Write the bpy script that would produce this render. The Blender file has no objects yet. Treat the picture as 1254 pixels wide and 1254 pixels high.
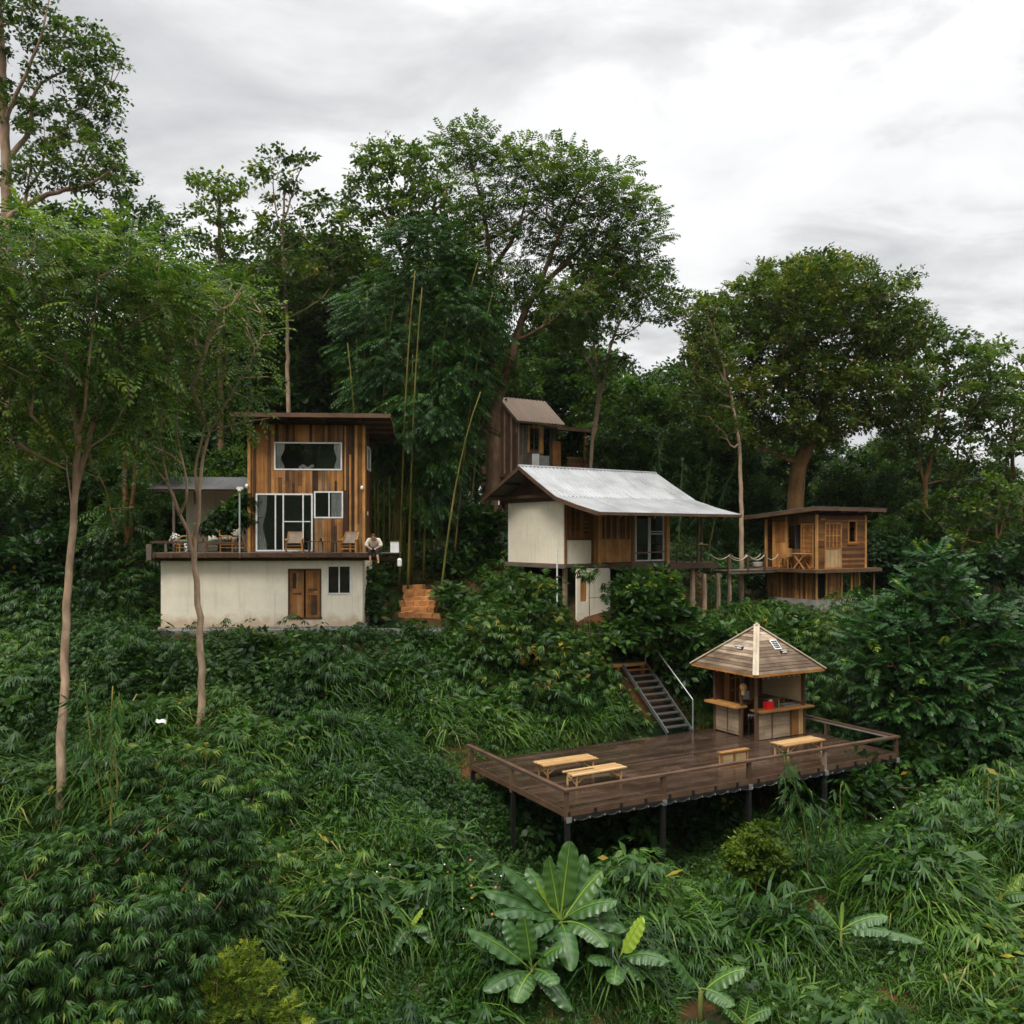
import bpy, math, random
import numpy as np
from mathutils import Vector, Matrix
random.seed(7)
rng = np.random.default_rng(7)
SC = bpy.context.scene
COL = SC.collection
R = math.radians
# ---- photograph geometry: camera at the origin looking along +y, x right, z up
F, CX, HY = 1100.0, 627.0, 655.0
def P(px, py, d):
    return np.array([(px-CX)/F*d, d, (HY-py)/F*d])

# ------------------------------------------------------------------ objects
def tag(o, label=None, cat=None, group=None, kind=None):
    if label: o['label'] = label
    if cat: o['category'] = cat
    if group: o['group'] = group
    if kind: o['kind'] = kind
    return o
def thing(name, label, cat, loc=(0, 0, 0), rz=0.0, group=None):
    o = bpy.data.objects.new(name, None)
    o.empty_display_size = .2
    COL.objects.link(o)
    o.location = [float(c) for c in loc]; o.rotation_euler = (0, 0, rz)
    return tag(o, label, cat, group)
def copy_tree(o, parent=None):
    c = o.copy(); COL.objects.link(c)
    if parent is not None: c.parent = parent
    for ch in list(o.children): copy_tree(ch, c)
    return c
def mesh_np(name, v, f, mat, parent=None, pv=None, uv=None, smooth=False, tris=None):
    """one mesh object from numpy arrays: v (N,3), f (M,4) quads, tris (K,3)"""
    me = bpy.data.meshes.new(name)
    v = np.asarray(v, np.float32)
    f = np.asarray(f, np.int32).reshape(-1, 4)
    t = np.zeros((0, 3), np.int32) if tris is None else np.asarray(tris, np.int32).reshape(-1, 3)
    nq, nt = len(f), len(t)
    me.vertices.add(len(v)); me.vertices.foreach_set('co', v.ravel())
    me.loops.add(nq*4+nt*3)
    me.loops.foreach_set('vertex_index', np.concatenate([f.ravel(), t.ravel()]))
    me.polygons.add(nq+nt)
    st = np.concatenate([np.arange(nq)*4, nq*4+np.arange(nt)*3]).astype(np.int32)
    me.polygons.foreach_set('loop_start', st)
    me.polygons.foreach_set('use_smooth', np.full(nq+nt, bool(smooth)))
    if pv is not None:
        a = me.attributes.new('pv', 'FLOAT', 'FACE')
        a.data.foreach_set('value', np.asarray(pv, np.float32))
    if uv is not None:
        l = me.uv_layers.new(name='UVMap')
        l.data.foreach_set('uv', np.asarray(uv, np.float32).ravel())
    me.update(calc_edges=True)
    me.validate()
    for m in (mat if isinstance(mat, (list, tuple)) else [mat]): me.materials.append(m)
    o = bpy.data.objects.new(name, me); COL.objects.link(o)
    if parent is not None: o.parent = parent
    return o

class MB:
    """collects boxes, bars and tubes that become ONE mesh object"""
    def __init__(s):
        s.v = []; s.f = []; s.pv = []; s.uv = []; s.n = 0
    def quads(s, v, f, pv, uv):
        s.v.append(np.asarray(v, float)); s.f.append(np.asarray(f, int)+s.n)
        s.pv += list(pv); s.uv.append(np.asarray(uv, float).reshape(-1, 2)); s.n += len(v)
    def hexa(s, c, pv=None, long_axis=0, dims=(1, 1, 1)):
        """8 corners ordered by bits x,y,z"""
        if pv is None: pv = random.random()
        fs = [(0, 2, 3, 1), (4, 5, 7, 6), (0, 1, 5, 4), (2, 6, 7, 3), (0, 4, 6, 2), (1, 3, 7, 5)]
        axn = [2, 2, 1, 1, 0, 0]
        uv = []
        ou, ov = random.random()*40, random.random()*40
        for face, an in zip(fs, axn):
            ax = [a for a in (0, 1, 2) if a != an]
            if long_axis in ax:
                ua = long_axis; va = [a for a in ax if a != ua][0]
            else: ua, va = ax
            for i in face:
                b = (i & 1, (i >> 1) & 1, (i >> 2) & 1)
                uv.append((ou+b[ua]*dims[ua], ov+b[va]*dims[va]))
        s.quads(c, fs, [pv]*6, uv)
    def box(s, x0, x1, y0, y1, z0, z1, pv=None, la=None):
        c = [(x1 if i & 1 else x0, y1 if i & 2 else y0, z1 if i & 4 else z0) for i in range(8)]
        d = (abs(x1-x0), abs(y1-y0), abs(z1-z0))
        s.hexa(c, pv, int(np.argmax(d)) if la is None else la, d)
    def bar(s, p, q, w, h, pv=None, up=(0, 0, 1), ext=0.0):
        """box beam from p to q, width w (sideways), height h (along up)"""
        p = np.array(p, float); q = np.array(q, float); d = q-p; L = np.linalg.norm(d); d /= L
        p = p-d*ext; q = q+d*ext
        u = np.array(up, float)
        if abs(np.dot(u, d)) > .98: u = np.array((0, 1., 0))
        sd = np.cross(d, u); sd /= np.linalg.norm(sd); u = np.cross(sd, d)
        c = []
        for i in range(8):
            e = q if i & 1 else p
            c.append(e+sd*(w/2 if i & 2 else -w/2)+u*(h/2 if i & 4 else -h/2))
        s.hexa(c, pv, 0, (L, w, h))
    def tube(s, pts, r, sides=6, pv=None, cap=True):
        pts = np.asarray(pts, float); n = len(pts)
        r = np.full(n, r, float) if np.isscalar(r) else np.asarray(r, float)
        if pv is None: pv = random.random()
        t = np.gradient(pts, axis=0); t /= np.linalg.norm(t, axis=1)[:, None]+1e-9
        ref = np.array((0, 0, 1.)) if abs(t[0, 2]) < .9 else np.array((0, 1., 0))
        V = []
        for i in range(n):
            a = np.cross(t[i], ref); a /= np.linalg.norm(a)+1e-9; b = np.cross(t[i], a)
            an = np.arange(sides)/sides*2*math.pi
            V.append(pts[i]+r[i]*(np.cos(an)[:, None]*a+np.sin(an)[:, None]*b))
        V = np.concatenate(V); fs = []; uv = []
        L = np.concatenate([[0], np.cumsum(np.linalg.norm(np.diff(pts, axis=0), axis=1))])
        o = random.random()*30
        for i in range(n-1):
            for k in range(sides):
                k2 = (k+1) % sides
                fs.append((i*sides+k, i*sides+k2, (i+1)*sides+k2, (i+1)*sides+k))
                c = 2*math.pi*r[i]/sides
                uv += [(o+L[i], k*c), (o+L[i], (k+1)*c), (o+L[i+1], (k+1)*c), (o+L[i+1], k*c)]
        if cap and sides % 2 == 0:
            for base, sg in ((0, 1), ((n-1)*sides, -1)):
                for j in range(1, sides-2, 2):
                    q = (base, base+j, base+j+1, base+j+2)
                    fs.append(q[::-1] if sg > 0 else q); uv += [(o, 0), (o, .02), (o+.02, .02), (o+.02, 0)]
        s.quads(V, fs, [pv]*len(fs), uv)
    def sheet(s, g, pv=None):
        """grid of points g (a,b,3)"""
        g = np.asarray(g, float); a, b = g.shape[:2]
        idx = np.arange(a*b).reshape(a, b)
        f = np.stack([idx[:-1, :-1], idx[1:, :-1], idx[1:, 1:], idx[:-1, 1:]], -1).reshape(-1, 4)
        U = np.concatenate([np.zeros((1, b)), np.cumsum(np.linalg.norm(np.diff(g, axis=0), axis=2), 0)])
        Vv = np.concatenate([np.zeros((a, 1)), np.cumsum(np.linalg.norm(np.diff(g, axis=1), axis=2), 1)], 1)
        w = np.stack([U, Vv], -1).reshape(-1, 2)
        s.quads(g.reshape(-1, 3), f, [random.random() if pv is None else pv]*len(f), w[f].reshape(-1, 2))
    def sphere(s, c, r, nu=10, nv=7, pv=.5):
        r = np.array([r]*3 if np.isscalar(r) else r, float)
        th = np.linspace(0.02, math.pi-.02, nv); ph = np.linspace(0, 2*math.pi, nu+1)
        g = np.array([[(math.sin(a)*math.cos(b), math.sin(a)*math.sin(b), math.cos(a)) for b in ph] for a in th])
        s.sheet(np.array(c)+g*r, pv)
    def lathe(s, prof, c=(0, 0, 0), n=14, pv=.5):
        ph = np.linspace(0, 2*math.pi, n+1)
        s.sheet(np.array([[(c[0]+r*math.cos(b), c[1]+r*math.sin(b), c[2]+z) for b in ph] for r, z in prof]), pv)
    def build(s, name, mat, parent=None, smooth=False):
        return mesh_np(name, np.concatenate(s.v), np.concatenate(s.f), mat, parent, s.pv, np.concatenate(s.uv), smooth)

def spans(z0, z1, cuts):
    """intervals of z0..z1 left after removing the cut intervals"""
    out = [(z0, z1)]
    for a, b in cuts:
        nxt = []
        for p, q in out:
            if b <= p or a >= q: nxt.append((p, q)); continue
            if a > p: nxt.append((p, a))
            if b < q: nxt.append((b, q))
        out = nxt
    return [(p, q) for p, q in out if q-p > .01]
def boards(mb, axis, pos, th, a0, a1, z0, z1, holes=(), w=(.09, .17), vertical=True, splits=.35, gap=.006, top=None, shades=None, jit=.012):
    """a wall of boards in the plane axis=pos ('x' or 'y'); a runs along the wall; holes (a0,a1,z0,z1)"""
    lo, hi = (a0, a1) if vertical else (z0, z1)
    fixed = sorted(set([lo, hi]+[min(max(h[i], lo), hi) for h in holes for i in ((0, 1) if vertical else (2, 3))]))
    edges = []
    for p, q in zip(fixed[:-1], fixed[1:]):
        if q-p < .02: continue
        n = max(1, round((q-p)/random.uniform(*w)))
        c = np.cumsum([random.uniform(.7, 1.3) for _ in range(n)]); c = p+(q-p)*c/c[-1]
        edges += list(zip([p]+list(c[:-1]), c))
    for p, q in edges:
        m = (p+q)/2
        if vertical:
            t = top(m) if top else z1
            sp = spans(z0, t, [(h[2], h[3]) for h in holes if h[0] < m < h[1]])
        else:
            sp = spans(a0, a1, [(h[0], h[1]) for h in holes if h[2] < m < h[3]])
        pieces = []
        for s0, s1 in sp:
            if random.random() < splits and s1-s0 > .8:
                c = random.uniform(s0+.3, s1-.3); pieces += [(s0, c), (c+.004, s1)]
            else: pieces.append((s0, s1))
        for s0, s1 in pieces:
            j = random.uniform(-jit, jit)
            pv = random.random() if shades is None else random.uniform(*shades)
            if vertical: A, Z = (p+gap/2, q-gap/2), (s0, s1)
            else: A, Z = (s0, s1), (p+gap/2, q-gap/2)
            if axis == 'y': mb.box(A[0], A[1], pos+j, pos+th+j, Z[0], Z[1], pv, 2 if vertical else 0)
            else: mb.box(pos+j, pos+th+j, A[0], A[1], Z[0], Z[1], pv, 2 if vertical else 1)
def panel(mb, axis, p0, p1, a0, a1, z0, z1, holes=(), pv=.5):
    """plain wall with openings, as boxes butted end to end"""
    zs = sorted(set([z0, z1]+[h[i] for h in holes for i in (2, 3) if z0 < h[i] < z1]))
    for za, zb in zip(zs[:-1], zs[1:]):
        m = (za+zb)/2
        for q, r in spans(a0, a1, [(h[0], h[1]) for h in holes if h[2] < m < h[3]]):
            if axis == 'y': mb.box(q, r, p0, p1, za, zb, pv)
            else: mb.box(p0, p1, q, r, za, zb, pv)
def rect_frame(mb, axis, p0, p1, a0, a1, z0, z1, w, mull=(), trans=(), pv=.5):
    def bx(a, b, c, d):
        if axis == 'y': mb.box(a, b, p0, p1, c, d, pv)
        else: mb.box(p0, p1, a, b, c, d, pv)
    bx(a0, a0+w, z0, z1); bx(a1-w, a1, z0, z1)
    bx(a0+w, a1-w, z0, z0+w); bx(a0+w, a1-w, z1-w, z1)
    for m in mull: bx(m-w*.4, m+w*.4, z0+w, z1-w)
    e = .003
    for a, b, t in trans:
        if axis == 'y': mb.box(a, b, p0+e, p1-e, t-w*.3, t+w*.3, pv)
        else: mb.box(p0+e, p1-e, a, b, t-w*.3, t+w*.3, pv)
def curtain(mb, x0, x1, y, z0, z1, waist=1.0, side=-1, n=26):
    """hanging curtain with folds; waist<1 pulls it in half way towards its side"""
    zs = np.linspace(z0, z1, 12); us = np.linspace(0, 1, n)
    g = np.zeros((12, n, 3))
    for i, z in enumerate(zs):
        t = (z-z0)/(z1-z0)
        k = 1-(1-waist)*math.exp(-((t-.42)/.22)**2)
        for j, u in enumerate(us):
            x = x0+(x1-x0)*u*k if side < 0 else x1-(x1-x0)*(1-u)*k
            g[i, j] = (x, y+.03*math.sin(u*n*.9), z)
    mb.sheet(g, .5)
def corrugated(mb, x0, x1, prof, pitch=.12, amp=.018, along_x=True):
    """sheet whose corrugations run along prof [(y,z)...]"""
    n = int((x1-x0)/pitch*6)+1
    xs = np.linspace(x0, x1, n)
    g = np.zeros((len(prof), n, 3))
    for i, (y, z) in enumerate(prof):
        g[i, :, 0] = xs; g[i, :, 1] = y; g[i, :, 2] = z+amp*np.sin((xs-x0)/pitch*2*math.pi)
    mb.sheet(g, .5)

# ---------------------------------------------------------------- materials
def new_mat(name):
    m = bpy.data.materials.new(name); m.use_nodes = True
    nt = m.node_tree
    for n in list(nt.nodes): nt.nodes.remove(n)
    out = nt.nodes.new('ShaderNodeOutputMaterial')
    b = nt.nodes.new('ShaderNodeBsdfPrincipled')
    nt.links.new(b.outputs[0], out.inputs[0])
    return m, nt, b, out
def N(nt, t, **kw):
    n = nt.nodes.new(t)
    for k, v in kw.items(): setattr(n, k, v)
    return n
def ramp(nt, src, stops, interp='LINEAR'):
    r = N(nt, 'ShaderNodeValToRGB'); r.color_ramp.interpolation = interp
    e = r.color_ramp.elements
    while len(e) < len(stops): e.new(.5)
    for x, (p, c) in zip(e, stops): x.position = p; x.color = (*c, 1) if len(c) == 3 else c
    if src is not None: nt.links.new(src, r.inputs[0])
    return r
def noise(nt, vec, scale, detail=3, rough=.55, sc=None):
    n = N(nt, 'ShaderNodeTexNoise'); n.inputs['Scale'].default_value = scale
    n.inputs['Detail'].default_value = detail; n.inputs['Roughness'].default_value = rough
    if vec is not None:
        if sc is not None:
            mp = N(nt, 'ShaderNodeMapping'); mp.inputs['Scale'].default_value = sc
            nt.links.new(vec, mp.inputs[0]); vec = mp.outputs[0]
        nt.links.new(vec, n.inputs['Vector'])
    return n
def mixc(nt, a, b, fac, mode='MIX'):
    m = N(nt, 'ShaderNodeMix', data_type='RGBA', blend_type=mode)
    def put(sock, v):
        if hasattr(v, 'links') or hasattr(v, 'is_linked'): nt.links.new(v, sock)
        elif isinstance(v, (int, float)): sock.default_value = v
        else: sock.default_value = (*v, 1)
    put(m.inputs[0], fac); put(m.inputs[6], a); put(m.inputs[7], b)
    return m.outputs[2]
def bump(nt, b, h, strength=.3, dist=.02):
    n = N(nt, 'ShaderNodeBump'); n.inputs['Strength'].default_value = strength; n.inputs['Distance'].default_value = dist
    nt.links.new(h, n.inputs['Height']); nt.links.new(n.outputs[0], b.inputs['Normal'])
def tcoord(nt, which='Object'):
    return N(nt, 'ShaderNodeTexCoord').outputs[which]
def attr(nt, name='pv'):
    a = N(nt, 'ShaderNodeAttribute'); a.attribute_name = name
    return a.outputs['Fac']
def wood(name, stops, rough=(.55, .8), grain=.5, spec=.25, stain=.35, gscale=(1.2, 34, 1)):
    m, nt, b, out = new_mat(name)
    c = ramp(nt, attr(nt), stops).outputs[0]
    uv = tcoord(nt, 'UV')
    g = noise(nt, uv, 1.0, 5, .62, gscale)
    gr = ramp(nt, g.outputs[0], [(.28, (1-grain,)*3), (.5, (.95,)*3), (.75, (1+grain*.35,)*3)]).outputs[0]
    c = mixc(nt, c, gr, 1.0, 'MULTIPLY')
    st = noise(nt, tcoord(nt), 1.7, 4, .6)
    sr = ramp(nt, st.outputs[0], [(.35, (1-stain, 1-stain*1.02, 1-stain*1.05)), (.6, (1, 1, 1))]).outputs[0]
    c = mixc(nt, c, sr, 1.0, 'MULTIPLY')
    nt.links.new(c, b.inputs['Base Color'])
    rr = N(nt, 'ShaderNodeMapRange'); rr.inputs[3].default_value = rough[0]; rr.inputs[4].default_value = rough[1]
    nt.links.new(g.outputs[0], rr.inputs[0]); nt.links.new(rr.outputs[0], b.inputs['Roughness'])
    b.inputs['Specular IOR Level'].default_value = spec
    bump(nt, b, g.outputs[0], .35, .01)
    return m
def plain(name, col, rough=.5, metal=0.0, var=.12, scale=6.0, spec=.4, bumpy=0.0):
    m, nt, b, out = new_mat(name)
    n = noise(nt, tcoord(nt), scale, 4, .6)
    r = ramp(nt, n.outputs[0], [(.3, tuple(c*(1-var) for c in col)), (.7, tuple(min(1, c*(1+var)) for c in col))])
    nt.links.new(r.outputs[0], b.inputs['Base Color'])
    b.inputs['Roughness'].default_value = rough; b.inputs['Metallic'].default_value = metal
    b.inputs['Specular IOR Level'].default_value = spec
    if bumpy: bump(nt, b, n.outputs[0], bumpy, .02)
    return m
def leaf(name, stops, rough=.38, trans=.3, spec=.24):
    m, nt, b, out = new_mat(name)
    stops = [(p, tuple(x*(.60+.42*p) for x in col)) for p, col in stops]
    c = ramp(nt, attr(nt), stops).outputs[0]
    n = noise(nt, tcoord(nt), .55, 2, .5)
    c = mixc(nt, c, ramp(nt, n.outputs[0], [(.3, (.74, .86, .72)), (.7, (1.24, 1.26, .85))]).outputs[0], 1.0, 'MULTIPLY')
    nt.links.new(c, b.inputs['Base Color'])
    b.inputs['Roughness'].default_value = rough; b.inputs['Specular IOR Level'].default_value = spec
    t = N(nt, 'ShaderNodeBsdfTranslucent')
    nt.links.new(mixc(nt, c, (1.3, 1.4, .7), 1.0, 'MULTIPLY'), t.inputs[0])
    mx = N(nt, 'ShaderNodeMixShader'); mx.inputs[0].default_value = trans
    nt.links.new(b.outputs[0], mx.inputs[1]); nt.links.new(t.outputs[0], mx.inputs[2])
    nt.links.new(mx.outputs[0], out.inputs[0])
    return m
def bark(name, cols, scale=3.0):
    m, nt, b, out = new_mat(name)
    v = tcoord(nt)
    n = noise(nt, v, scale, 6, .68, (1, 1, .35))
    c = ramp(nt, n.outputs[0], [(.3, cols[0]), (.5, cols[1]), (.68, cols[2])]).outputs[0]
    n2 = noise(nt, v, .9, 3, .5)
    c = mixc(nt, c, ramp(nt, n2.outputs[0], [(.35, (.7, .72, .66)), (.65, (1.12, 1.08, 1.02))]).outputs[0], 1, 'MULTIPLY')
    nt.links.new(c, b.inputs['Base Color']); b.inputs['Roughness'].default_value = .85
    b.inputs['Specular IOR Level'].default_value = .15
    bump(nt, b, n.outputs[0], .7, .03)
    return m
def glass(name, tint=(.975, .985, .98), refl=1.0):
    m, nt, b, out = new_mat(name)
    nt.nodes.remove(b)
    t = N(nt, 'ShaderNodeBsdfTransparent'); t.inputs[0].default_value = (*tint, 1)
    g = N(nt, 'ShaderNodeBsdfGlossy'); g.inputs['Roughness'].default_value = .02; g.inputs['Color'].default_value = (.9, .95, .95, 1)
    fr = N(nt, 'ShaderNodeFresnel'); fr.inputs[0].default_value = 1.5
    mx = N(nt, 'ShaderNodeMixShader')
    nt.links.new(fr.outputs[0], mx.inputs[0]); nt.links.new(t.outputs[0], mx.inputs[1]); nt.links.new(g.outputs[0], mx.inputs[2])
    nt.links.new(mx.outputs[0], out.inputs[0])
    return m

M = {}
M['reclaimed'] = wood('reclaimed_boards', [(0, (.05, .027, .015)), (.2, (.10, .05, .022)), (.4, (.28, .122, .037)), (.6, (.43, .192, .054)), (.82, (.51, .255, .088)), (1, (.20, .135, .085))], grain=.5, stain=.4)
M['honey'] = wood('honey_boards', [(0, (.26, .105, .028)), (.5, (.46, .205, .054)), (1, (.58, .31, .10))], grain=.42, stain=.35)
M['cabin'] = wood('cabin_boards', [(0, (.085, .038, .015)), (.5, (.235, .102, .032)), (.85, (.38, .175, .055)), (1, (.46, .23, .08))], grain=.42, stain=.35)
M['palewood'] = wood('pale_boards', [(0, (.36, .24, .12)), (1, (.50, .35, .18))], grain=.35, stain=.2)
M['trim'] = wood('brown_trim', [(0, (.075, .042, .024)), (1, (.145, .085, .048))], grain=.4)
M['darkwood'] = wood('dark_boards', [(0, (.05, .026, .014)), (.5, (.11, .056, .027)), (1, (.19, .105, .052))], grain=.45)
M['grey_wood'] = wood('grey_weathered_boards', [(0, (.10, .08, .065)), (.5, (.17, .135, .105)), (1, (.25, .20, .155))], grain=.45)
M['shingle'] = wood('kiosk_roof_boards', [(0, (.12, .078, .048)), (.35, (.21, .145, .095)), (.65, (.31, .225, .15)), (.82, (.43, .33, .23)), (1, (.50, .42, .32))], grain=.55, stain=.45)
M['hip'] = wood('pale_hip_strips', [(0, (.40, .32, .23)), (1, (.50, .42, .31))], grain=.3, stain=.25)
M['panelwood'] = wood('bleached_panel_boards', [(0, (.24, .165, .105)), (1, (.40, .30, .20))], grain=.45, stain=.3)
M['bamboo_wood'] = wood('yellow_bamboo_strips', [(0, (.34, .185, .07)), (.5, (.48, .29, .12)), (1, (.60, .40, .19))], grain=.5, stain=.2, rough=(.4, .6))
M['rattan'] = wood('rattan', [(0, (.22, .10, .03)), (1, (.42, .21, .07))], grain=.35, rough=(.4, .6))
M['ply'] = wood('plywood', [(0, (.50, .35, .19)), (1, (.58, .42, .25))], grain=.2, stain=.15)
M['steel_black'] = plain('black_steel', (.018, .017, .017), .45, .3)
M['steel_grey'] = plain('grey_steel', (.13, .13, .125), .5, .5)
M['tread'] = plain('steel_tread', (.085, .085, .08), .45, .35, .3, 9)
M['galv'] = plain('galvanised_pipe', (.42, .43, .43), .38, .7)
M['pipe'] = plain('pale_pipe', (.36, .40, .38), .5)
M['alu'] = plain('white_aluminium', (.74, .75, .74), .4)
M['white_plastic'] = plain('white_plastic', (.75, .75, .73), .4)
M['black_plastic'] = plain('black_plastic', (.02, .02, .02), .4)
M['red_plastic'] = plain('red_plastic', (.62, .008, .008), .45, 0, .03)
M['curtain'] = plain('white_curtain', (.84, .84, .85), .9)
M['cream'] = plain('cream_fabric', (.62, .56, .45), .9)
M['green_fabric'] = plain('green_fabric', (.07, .15, .09), .9)
M['blackcloth'] = plain('black_cloth', (.015, .015, .017), .9)
M['skin'] = plain('skin', (.42, .23, .14), .55, 0, .06)
M['hair'] = plain('hair', (.05, .025, .012), .6)
M['rope'] = plain('rope', (.42, .36, .26), .9)
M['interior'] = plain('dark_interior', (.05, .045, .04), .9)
M['glass'] = glass('window_glass')
M['lampglass'] = plain('lamp_glass', (.85, .84, .8), .3)
M['tile'] = plain('terracotta', (.42, .16, .06), .8, 0, .3, 5, .2, .3)
M['brick'] = plain('clay_block', (.44, .205, .075), .85, 0, .5, 2.6, .2, .5)
M['concrete'] = plain('concrete', (.27, .26, .235), .85, 0, .35, 2.2, .2, .3)
M['stone'] = plain('grey_stone', (.19, .19, .185), .8, 0, .4, 3, .3, .5)
M['carpaint'] = plain('white_car_paint', (.75, .76, .77), .18, 0, .02)
M['tyre'] = plain('tyre_rubber', (.02, .02, .02), .8)
M['screen'] = plain('grey_screen', (.20, .23, .25), .25)
M['solar'] = plain('solar_cell', (.012, .016, .035), .15)
M['pot'] = plain('clay_pot', (.35, .15, .07), .8)
M['flower'] = plain('orange_petal', (.72, .17, .03), .6)
M['flowerw'] = plain('white_petal', (.78, .74, .68), .6)

def roof_metal(name, col, rough, metal, spots):
    m, nt, b, out = new_mat(name)
    v = tcoord(nt)
    n = noise(nt, v, .8, 5, .6, (1, 1, 1)); n2 = noise(nt, v, 9, 4, .6)
    c = ramp(nt, n.outputs[0], [(.32, tuple(x*.70 for x in col)), (.55, tuple(x*.95 for x in col)), (.66, col)]).outputs[0]
    ls = noise(nt, v, 1.0, 4, .6, (9, .5, .5))
    c = mixc(nt, c, ramp(nt, ls.outputs[0], [(.36, (.80, .77, .73)), (.5, (1, 1, 1))]).outputs[0], .8, 'MULTIPLY')
    c = mixc(nt, c, ramp(nt, n2.outputs[0], [(.24, (.35, .3, .25)), (.33, (1, 1, 1))]).outputs[0], spots, 'MULTIPLY')
    nt.links.new(c, b.inputs['Base Color']); b.inputs['Metallic'].default_value = metal
    rr = N(nt, 'ShaderNodeMapRange'); rr.inputs[3].default_value = rough*.75; rr.inputs[4].default_value = rough*1.3
    nt.links.new(n.outputs[0], rr.inputs[0]); nt.links.new(rr.outputs[0], b.inputs['Roughness'])
    return m
M['zinc'] = roof_metal('zinc_sheet', (.40, .41, .42), .42, .3, .9)
M['grey_sheet'] = roof_metal('grey_sheet', (.17, .17, .165), .55, .2, .6)
M['rust_sheet'] = roof_metal('brown_sheet', (.165, .115, .08), .75, .05, .8)

def plaster(name, col, z_stain, amt):
    m, nt, b, out = new_mat(name)
    v = tcoord(nt)
    n = noise(nt, v, 1.3, 6, .65); f = noise(nt, v, 25, 3, .5)
    c = ramp(nt, n.outputs[0], [(.3, tuple(x*.86 for x in col)), (.6, col)]).outputs[0]
    sx = N(nt, 'ShaderNodeSeparateXYZ'); nt.links.new(v, sx.inputs[0])
    # soil splashed up the foot of the wall, ragged upper edge
    ad = N(nt, 'ShaderNodeMath', operation='MULTIPLY_ADD'); nt.links.new(noise(nt, v, 2.6, 5, .65).outputs[0], ad.inputs[0])
    ad.inputs[1].default_value = -1.1; nt.links.new(sx.outputs[2], ad.inputs[2])
    mr = N(nt, 'ShaderNodeMapRange'); mr.inputs[1].default_value = z_stain-.55; mr.inputs[2].default_value = z_stain-.15
    mr.inputs[3].default_value = amt; mr.inputs[4].default_value = 0
    nt.links.new(ad.outputs[0], mr.inputs[0])
    c = mixc(nt, c, (.42, .24, .12), mr.outputs[0])
    # thin vertical water streaks
    s = noise(nt, v, 1.0, 4, .6, (7, 7, .35))
    c = mixc(nt, c, ramp(nt, s.outputs[0], [(.30, (.78, .76, .69)), (.44, (1, 1, 1))]).outputs[0], .7, 'MULTIPLY')
    nt.links.new(c, b.inputs['Base Color']); b.inputs['Roughness'].default_value = .85; b.inputs['Specular IOR Level'].default_value = .2
    bump(nt, b, f.outputs[0], .15, .01)
    return m
M['plaster'] = plaster('cream_plaster', (.88, .805, .655), .1, .65)
M['plaster_clean'] = plaster('cream_board', (.86, .785, .63), -3, .3)

def deck_mat():
    m, nt, b, out = new_mat('wet_deck_boards')
    uv = tcoord(nt, 'UV'); v = tcoord(nt)
    g = noise(nt, uv, 1.0, 5, .6, (.6, 22, 1))
    c = ramp(nt, attr(nt), [(0, (.030, .019, .014)), (.5, (.052, .033, .023)), (1, (.080, .052, .037))]).outputs[0]
    c = mixc(nt, c, ramp(nt, g.outputs[0], [(.3, (.85, .85, .85)), (.7, (1.12, 1.1, 1.08))]).outputs[0], 1, 'MULTIPLY')
    st = noise(nt, v, .7, 5, .65)
    c = mixc(nt, c, ramp(nt, st.outputs[0], [(.4, (.75, .72, .7)), (.66, (1.25, 1.22, 1.2))]).outputs[0], 1, 'MULTIPLY')
    nt.links.new(c, b.inputs['Base Color'])
    rr = ramp(nt, st.outputs[0], [(.35, (.12,)*3), (.5, (.2,)*3), (.68, (.36,)*3)])
    nt.links.new(rr.outputs[0], b.inputs['Roughness'])
    b.inputs['Specular IOR Level'].default_value = .5
    bump(nt, b, g.outputs[0], .12, .004)
    return m
M['deck'] = deck_mat()

LF = {}
LF['bamboo'] = leaf('bamboo_leaf', [(0, (.012, .042, .009)), (.5, (.026, .078, .015)), (.85, (.052, .118, .022)), (1, (.10, .16, .026))])
LF['feather'] = leaf('feathery_leaf', [(0, (.026, .068, .014)), (.45, (.052, .112, .021)), (.8, (.098, .165, .028)), (1, (.18, .22, .042))], trans=.36)
LF['olive'] = leaf('olive_leaf', [(0, (.032, .066, .011)), (.45, (.066, .112, .018)), (.8, (.125, .158, .025)), (1, (.20, .175, .028))], trans=.38)
LF['airy'] = leaf('airy_leaf', [(0, (.036, .072, .012)), (.5, (.070, .122, .020)), (1, (.145, .185, .032))], trans=.45)
LF['forest'] = leaf('forest_leaf', [(0, (.020, .056, .011)), (.5, (.046, .098, .019)), (1, (.095, .15, .028))], trans=.38)
LF['grass'] = leaf('grass_blade', [(0, (.018, .058, .008)), (.4, (.046, .112, .013)), (.75, (.098, .180, .024)), (.93, (.15, .22, .05)), (.97, (.26, .21, .09)), (1, (.26, .20, .09))], rough=.36, spec=.27)
LF['herb'] = leaf('herb_leaf', [(0, (.015, .048, .010)), (.5, (.036, .092, .017)), (.85, (.072, .138, .025)), (.95, (.13, .18, .034)), (1, (.28, .20, .04))], rough=.36, spec=.27)
LF['palmate'] = leaf('palmate_leaf', [(0, (.012, .040, .009)), (.5, (.029, .082, .016)), (.95, (.068, .136, .027)), (1, (.14, .18, .035))], rough=.36, spec=.27)
LF['yellow'] = leaf('yellow_leaf', [(0, (.07, .13, .015)), (.5, (.15, .21, .025)), (1, (.30, .31, .04))], trans=.38)
LF['shrub'] = leaf('feathered_shrub_leaf', [(0, (.015, .052, .016)), (.5, (.030, .086, .025)), (.86, (.055, .118, .032)), (.93, (.14, .21, .03)), (1, (.21, .27, .04))])
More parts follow.
